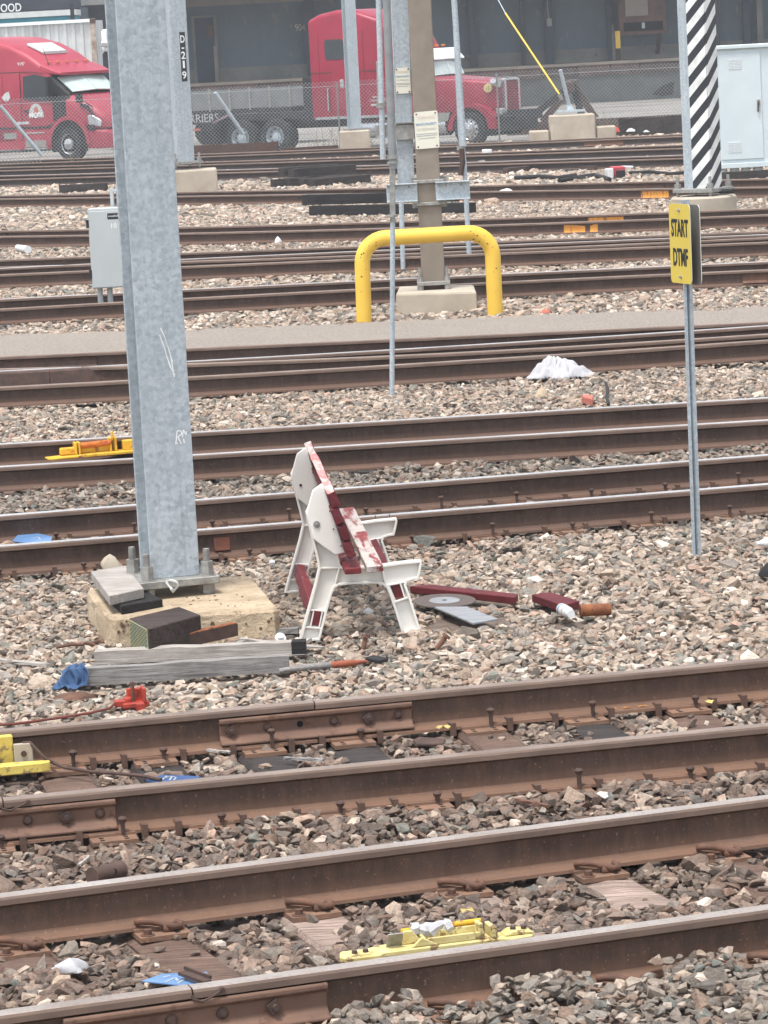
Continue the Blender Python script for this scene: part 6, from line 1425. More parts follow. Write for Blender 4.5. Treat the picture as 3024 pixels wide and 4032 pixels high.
# --- long-nosed truck with white visor
hub = (1849, 509); d0 = 101.5 + 2.2; o = PD(*hub, d0); T2 = Truck('truck', (o.x, o.y, o.z - .52), heading(-30), 'red long-nosed tractor truck with tall sleeper and white sun visor behind the fence')
hw = 1.08; T2.o -= T2.r * (hw + .06); T2.kx = .86
T2.body('sleeper', [(-6.0, 1.16, .98, 3.86, .05), (-5.6, 1.18, .98, 4.0, .05), (-4.9, 1.18, .98, 4.10, .05), (-4.2, 1.18, .98, 4.06, .05), (-3.3, 1.17, .98, 3.80, .05), (-2.7, 1.14, .98, 3.36, .05), (-2.35, 1.05, .98, 2.92, .04)], M['truck_red'], rad=.14)
T2.body('cab', [(-3.05, 1.12, .98, 2.90, .04), (-2.1, 1.10, .98, 2.84, .04), (-1.72, 1.08, .98, 2.70, .03), (-1.42, 1.06, .98, 2.02, .03)], M['truck_red'], rad=.12)
T2.body('hood', [(-1.5, .92, 1.0, 2.04, .05), (-.5, .88, 1.0, 1.96, .05), (.45, .80, 1.0, 1.86, .05), (.73, .74, 1.02, 1.82, .04)], M['truck_red'], rad=.12)
quad_panel(T2, 'windscreen', [(-1.70, 1.0, 2.62), (-1.44, .99, 2.08), (-1.36, 0, 2.1), (-1.62, 0, 2.64)], M['glass_pale']); quad_panel(T2, 'windscreen', [(-1.62, -.02, 2.64), (-1.36, -.02, 2.1), (-1.44, -.99, 2.08), (-1.70, -1.0, 2.62)], M['glass_pale'])
mb = MB(); q = [T2.w(*p) for p in ((-1.80, 1.12, 2.86), (-1.48, 1.12, 2.56), (-1.48, -1.12, 2.56), (-1.80, -1.12, 2.86))]; mb.add(q + [p - Z3 * .03 for p in q], [(0, 1, 2, 3), (7, 6, 5, 4), (0, 4, 5, 1), (1, 5, 6, 2), (2, 6, 7, 3), (3, 7, 4, 0)]); mb.build('sun_visor', M['white'], T2.t)
T2.side('visor_cheek', [(-1.82, 2.88), (-1.48, 2.58), (-1.46, 2.50), (-1.82, 2.52)], 1.125, M['white'])
T2.side('side_window', [(-2.75, 2.08), (-1.86, 2.06), (-1.78, 2.2), (-1.94, 2.62), (-2.75, 2.64)], 1.13, M['glass']); T2.side('sleeper_window', [(x - 5.02, z + 2.98) for x, z in round_rect(.74, .58, .1)], 1.182, M['glass'])
T2.side('locker_door', [(x - 4.62, z + 1.82) for x, z in round_rect(1.1, 1.25, .1)], 1.181, M['truck_red'], t=.008); T2.side('body_crease', [(-5.98, 2.30), (-2.4, 2.30), (-2.4, 2.33), (-5.98, 2.33)], 1.181, M['rust_dark'], t=.003); T2.side('door_handle', [(x - 4.78, z + 1.98) for x, z in round_rect(.14, .26, .04)], 1.19, M['chrome'])
T2.side('sill_trim', [(-5.9, .96), (-2.4, .96), (-2.4, 1.04), (-5.9, 1.04)], 1.181, M['chrome'], t=.006)
mb = MB(); mb.tube([T2.w(-5.32, 1.19, 1.86), T2.w(-5.32, 1.25, 1.84), T2.w(-5.32, 1.25, 1.22), T2.w(-5.32, 1.19, 1.20)], .025, 8); mb.build('grab_handle', M['chrome'], T2.t, smooth=True)
for poly in ([(-2.86, 1.0), (-2.83, 1.0), (-2.83, 2.7), (-2.86, 2.7)],): T2.side('panel_gap', poly, 1.16, M['black'], t=.004)
lettering('CARRIER LINES', .085, T2.w(-3.42, 1.19, 1.42), T2.f, Z3, M['paper'], T2.t, width=.6); T2.side('text_line', [(-3.7, 1.30), (-3.15, 1.30), (-3.15, 1.36), (-3.7, 1.36)], 1.183, M['paper'], t=.004); T2.side('text_line', [(-3.62, 1.54), (-3.2, 1.54), (-3.2, 1.57), (-3.62, 1.57)], 1.183, M['paper'], t=.004)
# grille
gr_ = empty('grille', T2.w(.95, 0, 1.4)); setp(gr_, T2.t); mb = MB(); T2.box(.72, .82, -.38, .38, .92, 1.86, mb); mb.build('grille_core', M['grille_red'], gr_)
mb = MB(); T2.box(.70, .86, .37, .46, .9, 1.90, mb); T2.box(.70, .86, -.46, -.37, .9, 1.90, mb); T2.box(.70, .86, -.38, .38, 1.84, 1.92, mb); mb.build('grille_surround', M['chrome'], gr_, bevel=.02)
for i in range(12): mb = MB(); T2.box(.82, .845, -.37, .37, .94 + i * .074, .985 + i * .074, mb); mb.build('grille_bar', M['truck_red'], gr_)
for i in range(7): mb = MB(); T2.box(.822, .850, -.36 + i * .115, -.33 + i * .115, .93, 1.83, mb); mb.build('grille_bar', M['truck_red'], gr_)
mb = MB(); c = T2.w(.50, .84, 1.66); mb.cyl(c, c + T2.r * .05 + T2.f * .02, .13, .12, 18); mb.build('round_badge', M['yellow_pale'], T2.t); mb = MB(); c = T2.w(.58, .72, 1.80); mb.cyl(c, c + T2.f * .22, .12, .14, 14); mb.build('air_cleaner_cap', M['chrome'], T2.t, smooth=True)
lettering('61', .12, T2.w(.51, .90, 1.60), T2.f, Z3, M['rust_dark'], T2.t)
# fenders and wheels
arch = [(.62 * math.cos(math.pi * k / n), .52 + .62 * math.sin(math.pi * k / n)) for k in range(n + 1)]
outer = [(.80 * math.cos(math.pi * k / n) * (1.0 if k > n / 2 else 1.1), .50 + .74 * math.sin(math.pi * k / n)) for k in range(n + 1)]
mb = MB(); ring = [[T2.w(x, y_, z) for x, z in outer] + [T2.w(x, y_, z) for x, z in reversed(arch)] for y_ in (.72, hw + .10)]; mb.loft(ring); mb.build('fender', M['truck_red'], T2.t, smooth=True)
mb = MB(); T2.box(-.62, .62, -.9, .86, .3, 1.05, mb); mb.build('wheel_well', M['black_hole'], T2.t)
T2.wheel(0, hw + .08); mb = MB(); T2.box(.72, 1.12, -1.0, 1.0, .42, .86, mb); mb.build('front_frame', M['chassis'], T2.t, bevel=.03); mb = MB(); c = T2.w(.93, .95, .98); mb.frame_box(c, T2.f * .1, T2.r * .13, Z3 * .1); mb.build('headlight', M['chrome'], T2.t, bevel=.03)
mb = MB(); mb.cyl(T2.w(-1.9, .78, .66), T2.w(-.95, .78, .66), .30, .30, 20); mb.cyl(T2.w(-4.4, .8, .66), T2.w(-2.3, .8, .66), .30, .30, 20); mb.build('fuel_tank', M['chrome'], T2.t, smooth=True); T2.side('step_panel', [(-1.5, .72), (-.85, .78), (-.75, 1.02), (-1.5, 1.02)], hw - .02, M['galv_dull'])
mb = MB(); T2.box(-10.2, .9, -.45, .45, .72, 1.0, mb); mb.build('frame_rail', M['chassis'], T2.t); mb = MB(); T2.box(-6.4, -6.02, -1.05, 1.05, .9, 2.2, mb); mb.build('headache_rack', M['chassis'], T2.t)
mb = MB(); T2.box(-9.3, -6.5, -1.1, 1.0, 1.02, 1.22, mb); T2.box(-8.6, -7.4, -.5, .5, 1.22, 1.36, mb); mb.build('fifth_wheel', M['chassis'], T2.t)
for x in (-7.55, -8.95): T2.wheel(x, 1.2, dual=True, m_rim=M['galv_fine'], dish=True)
mb = MB(); T2.box(-10.0, -9.95, -1.2, 1.2, .35, 1.1, mb); mb.build('mud_flap', M['rubber'], T2.t); mb = MB(); mb.beam(T2.w(-10.0, 1.2, 1.0), T2.w(-9.35, 1.2, 1.22), .04, .06); mb.build('flap_hanger', M['chrome'], T2.t)
for s in (1,): mb = MB(); mb.cyl(T2.w(-2.55, s * 1.0, 1.1), T2.w(-2.55, s * 1.0, 4.1), .075, .075, 12); mb.build('exhaust_stack', M['chrome'], T2.t, smooth=True)

# small fittings on both trucks
ml = mat('amber_marker_lens', S(206, 130, 60), S(190, 112, 50), 8, .4)
for y_ in (-.8, -.4, 0, .4, .8): mb = MB(); T2.box(-2.12, -2.02, y_ - .05, y_ + .05, 2.90, 2.96, mb); mb.build('marker_light', ml, T2.t, bevel=.01); mb = MB(); T1.box(-1.02, -.92, y_ - .06, y_ + .06, 2.90, 2.94, mb); mb.build('marker_light', ml, T1.t, bevel=.01)
for x_, z_, T_, y_ in ((-1.62, 1.52, T1, 1.202), (-2.66, 1.72, T2, 1.13)): T_.side('door_handle', [(x_ + a_, z_ + b_) for a_, b_ in round_rect(.2, .06, .02)], y_, M['black'], t=.03)
for T_, y_, xs_ in ((T1, 1.2015, (-2.55, -3.6)), (T2, 1.1815, (-3.0, -3.9, -5.65))):
    for x_ in xs_: T_.side('panel_gap', [(x_, 1.06), (x_ + .018, 1.06), (x_ + .018, 2.62 if T_ is T1 else 3.5), (x_, 2.62 if T_ is T1 else 3.5)], y_, M['grille_red'], t=.003)
mb = MB(); mb.frame_box(T2.w(-1.75, 1.36, 2.2), T2.f * .05, T2.r * .12, Z3 * .26); mb.beam(T2.w(-1.75, 1.3, 2.4), T2.w(-1.75, 1.08, 2.4), .03, .03); mb.build('mirror', M['chrome'], T2.t, bevel=.02)
mb = MB(); mb.frame_box(T1.w(-.50, 1.38, 2.16), T1.f * .06, T1.r * .11, Z3 * .34); mb.beam(T1.w(-.5, 1.3, 2.3), T1.w(-.62, 1.1, 2.3), .03, .03); mb.build('mirror', M['black'], T1.t, bevel=.03)
mb = MB(); mb.cyl(T1.w(-.9, .9, 2.84), T1.w(-1.05, .95, 3.35), .012, .008, 6); mb.build('antenna', M['black'], T1.t)
# --- flatbed trailer behind the long-nosed truck
def trailer():
    Y = 116.0; A, B = PD(560, 420, Y), PD(1260, 395, Y); t = empty('flatbed_trailer', Vector(((A.x + B.x) / 2, Y, -.3))); tag(t, 'dark flatbed trailer with grey side boards and CARRIERS lettering between the trucks', 'trailer')
    ex = Vector((1, -.05, 0)).normalized(); zt_ = PD(900, 428, Y).z; L = (B.x - A.x) / 2; c = Vector(((A.x + B.x) / 2, Y, 0))
    def bx(x0, x1, y0, y1, z0, z1, nm, m_): mb = MB(); mb.frame_box(c + ex * ((x0 + x1) / 2) + Y3 * ((y0 + y1) / 2) + Z3 * ((z0 + z1) / 2), ex * ((x1 - x0) / 2), Y3 * ((y1 - y0) / 2), Z3 * ((z1 - z0) / 2)); return mb.build(nm, m_, t)
    bx(-L, L, -1.2, 1.2, zt_ - .42, zt_, 'deck', M['chassis']); bx(-L, L, -1.2, -1.16, zt_ + .01, zt_ + .62, 'side_board', M['concrete_dim']); bx(-L, L, -1.215, -1.2, zt_ - .62, zt_ - .55, 'reflector_strip', M['brick'])
    for i in range(9): x = -L + .3 + i * (2 * L - .6) / 8; bx(x - .03, x + .03, -1.24, -1.201, zt_ - .05, zt_ + .66, 'stake', M['galv_dull'])
    lettering('CARRIERS', .26, c + ex * (PD(782, 440, Y).x - c.x) - Y3 * 1.205 + Z3 * (zt_ - .36), ex, Z3, M['paper'], t, width=1.35, lift=.004)
    for x in (-L + 1.0, -L + 2.2):
        mb = MB(); q = c + ex * x; mb.cyl(q + Y3 * -1.15 + Z3 * .22, q + Y3 * -.7 + Z3 * .22, .52, .52, 24); mb.build('wheel', M['tyre'], t, smooth=True)
M['concrete_dim'] = mat('grey_dim_board', S(128, 132, 132), S(110, 114, 116), 3, .8)
trailer()
# --- white corrugated container and teal trailer
def container():
    Y = 121.0; A, B = PD(-500, 160, Y), PD(385, 72, Y); zt_ = PD(330, 75, Y).z; x1 = PD(385, 250, Y).x; x0 = x1 - 12.2; t = empty('shipping_container', Vector(((x0 + x1) / 2, Y, -.3))); tag(t, 'white corrugated shipping container with rusty corner behind the leftmost truck', 'container')
    th = math.radians(-3); ex = Vector((math.cos(th), math.sin(th), 0)); ey = Vector((-math.sin(th), math.cos(th), 0)); o_ = Vector((x1, Y, 0)); zb_ = zt_ - 2.75
    mb = MB(); mb.frame_box(o_ - ex * 6.1 + ey * 1.25 + Z3 * ((zt_ + zb_) / 2), ex * 6.05, ey * 1.17, Z3 * ((zt_ - zb_) / 2 - .05)); mb.build('box_core', M['white_dirty'], t)
    # corrugated side
    pts = []; x = -12.0
    while x < -.16: pts += [(x, 0), (x + .09, 0), (x + .13, .045), (x + .24, .045)]; x += .28
    rings = [[o_ + ex * u + ey * (.03 + v) + Z3 * z for u, v in pts] for z in (zb_ + .12, zt_ - .1)]; mb = MB(); m_ = len(pts); mb.add(rings[0] + rings[1], [(i, i + 1, m_ + i + 1, m_ + i) for i in range(m_ - 1)]); mb.build('corrugated_side', M['white_dirty'], t)
    for nm, x_0, x_1, z0, z1, mm in (('top_rail', -12.2, 0, zt_ - .11, zt_, 'white'), ('bottom_rail', -12.2, 0, zb_, zb_ + .14, 'white_dirty'), ('corner_post', -.17, .0, zb_ + .14, zt_ - .11, 'rust_white')):
        mb = MB(); mb.frame_box(o_ + ex * ((x_0 + x_1) / 2) + Z3 * ((z0 + z1) / 2), ex * ((x_1 - x_0) / 2), ey * .06, Z3 * ((z1 - z0) / 2)); mb.build(nm, M[mm], t)
    for z in (zb_, zt_ - .14): mb = MB(); mb.frame_box(o_ - ex * .08 + Z3 * (z + .06), ex * .09, ey * .075, Z3 * .075); mb.build('corner_casting', M['rust_dark'], t)
    mb = MB(); mb.frame_box(o_ - ex * 1.35 + ey * .02 + Z3 * (zt_ - 1.1), ex * .07, ey * .012, Z3 * .09); mb.build('data_plate', M['rust_orange'], t)
    mb = MB(); mb.frame_box(o_ - ex * 6 + ey * 1.2 + Z3 * (zb_ - .35), ex * 5.8, ey * .5, Z3 * .18); mb.build('chassis_frame', M['chassis'], t)
    for x in (-1.2, -2.5):
        mb = MB(); q = o_ + ex * x; mb.cyl(q + ey * .1 + Z3 * .22, q + ey * .6 + Z3 * .22, .52, .52, 24); mb.build('wheel', M['tyre'], t, smooth=True)
M['white_dirty'] = mat('dirty_white_steel', S(214, 216, 214), S(186, 188, 186), 1.5, .6, 0, 0, 30, .002, S(150, 120, 96), .72, 3)
M['rust_white'] = mat('rust_stained_white_steel', S(196, 188, 178), S(140, 112, 96), 5, .7)
container()
def teal():
    Y = 128.0; t0 = PD(290, 22, Y); x1 = t0.x; t = empty('box_trailer', Vector((x1 - 5, Y, -.3))); tag(t, 'teal box trailer with white roof edge behind the white container', 'trailer')
    z1 = PD(150, 45, Y).z; z0 = PD(150, 75, Y).z
    mb = MB(); mb.box((x1 - 6, Y + 1.2, (z1 - .1) / 2), (12, 2.4, z1 - .3)); mb.build('box_body', M['teal'], t); mb = MB(); mb.box((x1 - 6, Y + 1.2, z1 - .09), (12.1, 2.5, .2)); mb.build('roof_edge', M['white_dirty'], t)
    mb = MB(); mb.box((x1 - .06, Y - .03, z1 - .4), (.14, .06, 1.2)); mb.build('corner_post', M['chassis'], t)
    mb = MB(); mb.box((x1 - 6, Y + 1.2, z1 - 2.4), (11.9, 2.36, .3)); mb.build('chassis_frame', M['chassis'], t)
M['teal'] = mat('faded_teal_paint', S(58, 132, 146), S(48, 116, 130), 1.5, .6)
teal()
# white pick-up end glimpsed right of the container
c = PD(405, 160, 118); t = empty('parked_van', Vector((c.x, 118, -.3))); tag(t, 'back corner of a white van glimpsed beside the white container', 'van')
z1, z0 = PD(405, 115, 118).z, PD(405, 205, 118).z; mb = MB(); mb.box((c.x + 1.05, 119, (z1 + z0) / 2), (2.2, 2.0, z1 - z0)); mb.build('upper_body', M['white'], t, bevel=.12, seg=3); mb = MB(); mb.box((c.x + 1.0, 119, (z0 - .3) / 2 + .1), (2.1, 1.9, z0 + .1)); mb.build('lower_body', M['chassis'], t, bevel=.06); mb = MB(); mb.box((c.x + .95, 117.93, z0 + .25), (2.05, .1, .18)); mb.build('bumper', M['chrome'], t, bevel=.04)

# bumping post: dark A-frame behind the fence
def bumper():
    Y = 108.0; t = empty('bumping_post', Vector((PD(2240, 440, Y).x, Y, -.3))); tag(t, 'dark rusty steel A-frame track bumper behind the fence', 'track bumper')
    for p0, p1, m_ in (((2070, 478), (2262, 325), 'chassis'), ((2135, 480), (2240, 355), 'rust_dark'), ((2255, 335), (2290, 450), 'chassis'), ((2255, 335), (2345, 465), 'rust_dark')):
        a, b = PD(*p0, Y), PD(*p1, Y); mb = MB(); mb.beam(a, b, .24, .2); mb.build('strut', M[m_], t)
    a, b = PD(2235, 345, Y - .5), PD(2262, 332, Y + .8); mb = MB(); mb.beam(a, b, .3, .3); mb.build('head_beam', M['rust_dark'], t)
    for x0, x1, y0, y1, dy in ((1995, 2700, 487, 462, 0), (2040, 2700, 460, 440, 4)):
        a, b = PD(x0, y0, Y + dy), PD(x1, y1, Y + dy); a.z = b.z = -.1; mb = MB(); mb.beam(a, b, .12, .25); mb.build('stub_rail', M['rust_dark'], t)
bumper()

# ------------------------------------------------------------------ warehouse
def warehouse():
    Y = 150.0; t = empty('warehouse', Vector((0, Y, -.3))); tag(t, 'long dim grey concrete warehouse with a raised loading dock and canopy in the background', 'building')
    def at(px, py, YY=Y): return PD(px, py, YY)
    zd = at(1204, 306).z; xl, xr = -24, 26
    def bx(x0, x1, y0, y1, z0, z1, nm, m_, par=None, bevel=0): mb = MB(); mb.box(((x0 + x1) / 2, (y0 + y1) / 2, (z0 + z1) / 2), (x1 - x0, y1 - y0, z1 - z0)); return mb.build(nm, m_, par or t, bevel=bevel)
    YW = Y + 3.2
    wall = bx(xl, xr, YW, YW + .4, -.3, 7.5, 'wall', M['wall_grey'])
    bx(xl, xr, YW - .10, YW - .002, zd, zd + .55, 'base_course', M['wall_base'])
    bx(xl, xr, Y, YW - .001, zd - .12, zd, 'dock_slab', M['dock_top']); bx(xl, xr, Y + .15, YW - .002, -.3, zd - .125, 'dock_wall', M['wall_dim'])
    x = xl
    i = 0
    while x < xr:
        w_ = 1.1 + .5 * ((i * 37) % 10) / 10; bx(x, x + w_ - .06, Y - .06, Y + .148, zd - .56, zd - .13, 'dock_timber', M['dock_rust'] if i % 3 else M['rust_dark'])
        x += w_; i += 1
    bx(xl, xr, Y - 2.6, YW + .5, 5.2, 5.5, 'canopy', M['wall_base']); bx(xl, xr, Y - 2.6, Y - 2.4, 4.75, 5.199, 'canopy_fascia', M['wall_base'])
    cz = at(900, 20, YW).z
    bx(at(735, 0, YW).x, at(1270, 0, YW).x, YW - .5, YW - .002, cz, cz + .9, 'lintel_beam', M['beam_tan'])
    # steel columns along the dock edge and wall
    for px, w_, m_ in ((1864, .28, 'col_dark'), (2060, .16, 'col_dark'), (2164, .34, 'col_blue'), (2402, .18, 'col_dark'), (2826, .22, 'col_dark'), (2945, .32, 'col_blue'), (2995, .24, 'wall_base'), (330, .5, 'col_blue'), (250, .4, 'wall_base'), (1225, .42, 'col_blue')):
        q = at(px, 200, YW - .3); bx(q.x - w_ / 2, q.x + w_ / 2, YW - .5, YW - .15, zd + .002, 5.19, 'pillar', M[m_])
    # doorway
    a, b = at(765, 72, YW), at(862, 318, YW)
    fr = bx(a.x - .12, b.x + .05, YW - .12, YW - .003, zd + .001, a.z + .1, 'door_frame', M['wall_base']); bx(a.x, b.x - .08, YW - .16, YW - .121, zd + .002, a.z, 'door', M['door_blue'])
    q = at(828, 120, YW - .3); bx(q.x - .1, q.x + .12, YW - .3, YW - .17, at(0 + 828, 150, YW).z, at(828, 100, YW).z, 'door_notice', M['dock_rust']); q = at(851, 250, YW - .4); bx(q.x - .07, q.x + .07, YW - .45, YW - .31, zd + .002, at(851, 180, YW).z, 'guard_post', M['beam_tan'])
    # dock shelter box
    a, b = at(2432, -60, Y + 1.2), at(2622, 122, Y + 1.2); z0 = b.z; sb = bx(a.x, b.x, Y + 1.2, YW - .01, z0 + .02, 5.1, 'shelter', M['dock_rust'])
    p, q = at(2458, -50, Y + 1.19), at(2552, 60, Y + 1.19); bx(p.x, q.x, Y + 1.14, Y + 1.199, q.z, 5.0, 'shelter_panel', M['beam_tan'], sb); p, q = at(2455, 90, Y + 1.19), at(2610, 116, Y + 1.19); bx(p.x, q.x, Y + 1.15, Y + 1.199, q.z, p.z, 'shelter_slot', M['black_hole'], sb)
    bx(a.x - .04, b.x + .04, Y + 1.10, Y + 1.148, z0 - .08, z0 + .02, 'shelter_sill', M['dock_rust'], sb); p = at(2533, 100, Y + 1.15); bx(p.x - .06, p.x + .06, Y + 1.08, Y + 1.14, p.z - .12, p.z + .12, 'tag', M['paper'], sb)
    mb = MB(); mb.beam(at(2600, 122, Y + 1.3), at(2588, 205, YW - .2), .16, .16); mb.build('brace', M['dock_rust'], t)
    bx(at(2385, 0, YW).x, at(2392, 0, YW).x, YW - .3, YW - .2, zd + .002, at(2392, 95, YW).z, 'guard_rail', M['galv_dull']); bx(at(2398, 0, YW).x, at(2410, 0, YW).x, YW - .35, YW - .2, zd + .002, at(2392, 95, YW).z, 'guard_rail', M['galv_dull']); p = at(2433, 160, Y + 1); bx(p.x - .1, p.x + .1, Y + 1.0, Y + 1.15, at(2433, 190, Y + 1).z, at(2433, 122, Y + 1).z, 'yellow_bollard', M['yellow']); bx(p.x - .08, p.x + .08, Y + 1.0, Y + 1.15, zd + .002, at(2433, 190, Y + 1).z - .01, 'bollard_foot', M['rust_dark'])
    # conduit box on the blue pillar, chalk number, downpipe
    p = at(2163, 88, YW - .6); bx(p.x - .1, p.x + .1, YW - .62, YW - .501, p.z - .16, p.z + .16, 'junction_box', M['galv_dull']); mb = MB(); mb.tube([Vector((p.x - .02, YW - .55, p.z + .16)), Vector((p.x - .05, YW - .55, p.z + .6)), Vector((p.x, YW - .55, p.z + 1.5))], .03, 8); mb.build('conduit', M['galv_dull'], t, smooth=True)
    lettering('904', .3, at(1182, 122, YW) - Y3 * .0, X3, Z3, M['orange_print'], wall, width=.42, lift=.012)
    # black torn sheet on the dock wall
    mb = MB(); w_ = [at(x_, y_, Y + .13) for x_, y_ in ((2568, 372), (2600, 342), (2655, 318), (2650, 372), (2610, 378))]; mb.add(w_ + [p_ - Y3 * .02 for p_ in w_], [(0, 1, 2, 3, 4), (9, 8, 7, 6, 5)] + [(k_, 5 + k_, 5 + (k_ + 1) % 5, (k_ + 1) % 5) for k_ in range(5)]); mb.build('black_sheet', M['rubber'], t)
    # FOOD fascia at the far left
    A, B = at(-900, -60, Y - 14), at(320, 44, Y - 14); mb = MB()
    f = empty('sign_fascia', Vector(((A.x + B.x) / 2, Y - 14, at(100, 40, Y - 14).z))); tag(f, 'dark fascia with white FOOD lettering at the top left corner', 'sign')
    zb_ = at(100, 42, Y - 14).z; mb.box(((A.x + B.x) / 2, Y - 13.9, zb_ + .7), (B.x - A.x, .2, 1.4)); mb.build('fascia', M['fascia'], f)
    lettering('FOOD', .30, at(36, 46, Y - 14.05), Vector((1, 0, 0)), Z3, M['white'], f, width=.92, lift=.004, bold=.006)
    for x_ in (330, -700): q = at(x_, 60, Y - 14); mb = MB(); mb.box((q.x, Y - 13.9, zb_ / 2 - .15), (.3, .18, zb_ + .3)); mb.build('post', M['col_dark'], f)
def wallm():
    m, nt, b = nmat('stained_grey_wall'); geo = nt.nodes.new('ShaderNodeNewGeometry'); mp = nt.nodes.new('ShaderNodeMapping'); mp.inputs['Scale'].default_value = (1, 1, .5); nt.links.new(geo.outputs['Position'], mp.inputs['Vector'])
    n1 = noise(nt, mp.outputs[0], .35, 6, .65); n2 = noise(nt, mp.outputs[0], 2.2, 6, .7)
    col = ramp(nt, n1, [(.3, S(108, 121, 131)), (.7, S(90, 103, 114))]); col = mix(nt, ramp(nt, n2, [(.56, (0, 0, 0, 1)), (.64, (.5, .5, .5, 1))]), col, S(140, 136, 124))
    nt.links.new(col, b.inputs['Base Color']); b.inputs['Roughness'].default_value = .85; return m
M['wall_grey'] = wallm(); M['wall_dim'] = mat('stained_dock_wall', S(112, 114, 110), S(90, 94, 92), 1.2, .9, 0, .2, 10, .02, S(76, 74, 70), .62, 2); M['wall_base'] = mat('weathered_concrete_wall', S(140, 140, 134), S(112, 114, 112), 1.2, .9, 0, .2, 10, .02, S(96, 92, 86), .62, 2)
M['dock_top'] = mat('pale_dock_concrete', S(164, 154, 142), S(140, 132, 122), 1, .9); M['dock_rust'] = mat('brown_dock_steel', S(112, 84, 76), S(86, 68, 64), 2.5, .85, 0, .3, 20, .01, S(70, 58, 56), .6, 3)
M['beam_tan'] = mat('tan_painted_beam', S(150, 142, 132), S(134, 126, 118), 1.5, .8); M['col_dark'] = mat('dark_grey_pillar', S(70, 78, 86), S(60, 68, 76), 2, .6); M['col_blue'] = mat('blue_black_pillar', S(52, 64, 80), S(44, 54, 70), 2, .5)
M['door_blue'] = mat('dark_blue_door', S(46, 62, 82), S(38, 52, 70), 2, .5); M['fascia'] = mat('charcoal_fascia', S(58, 64, 74), S(50, 56, 66), 1.5, .7)
warehouse()

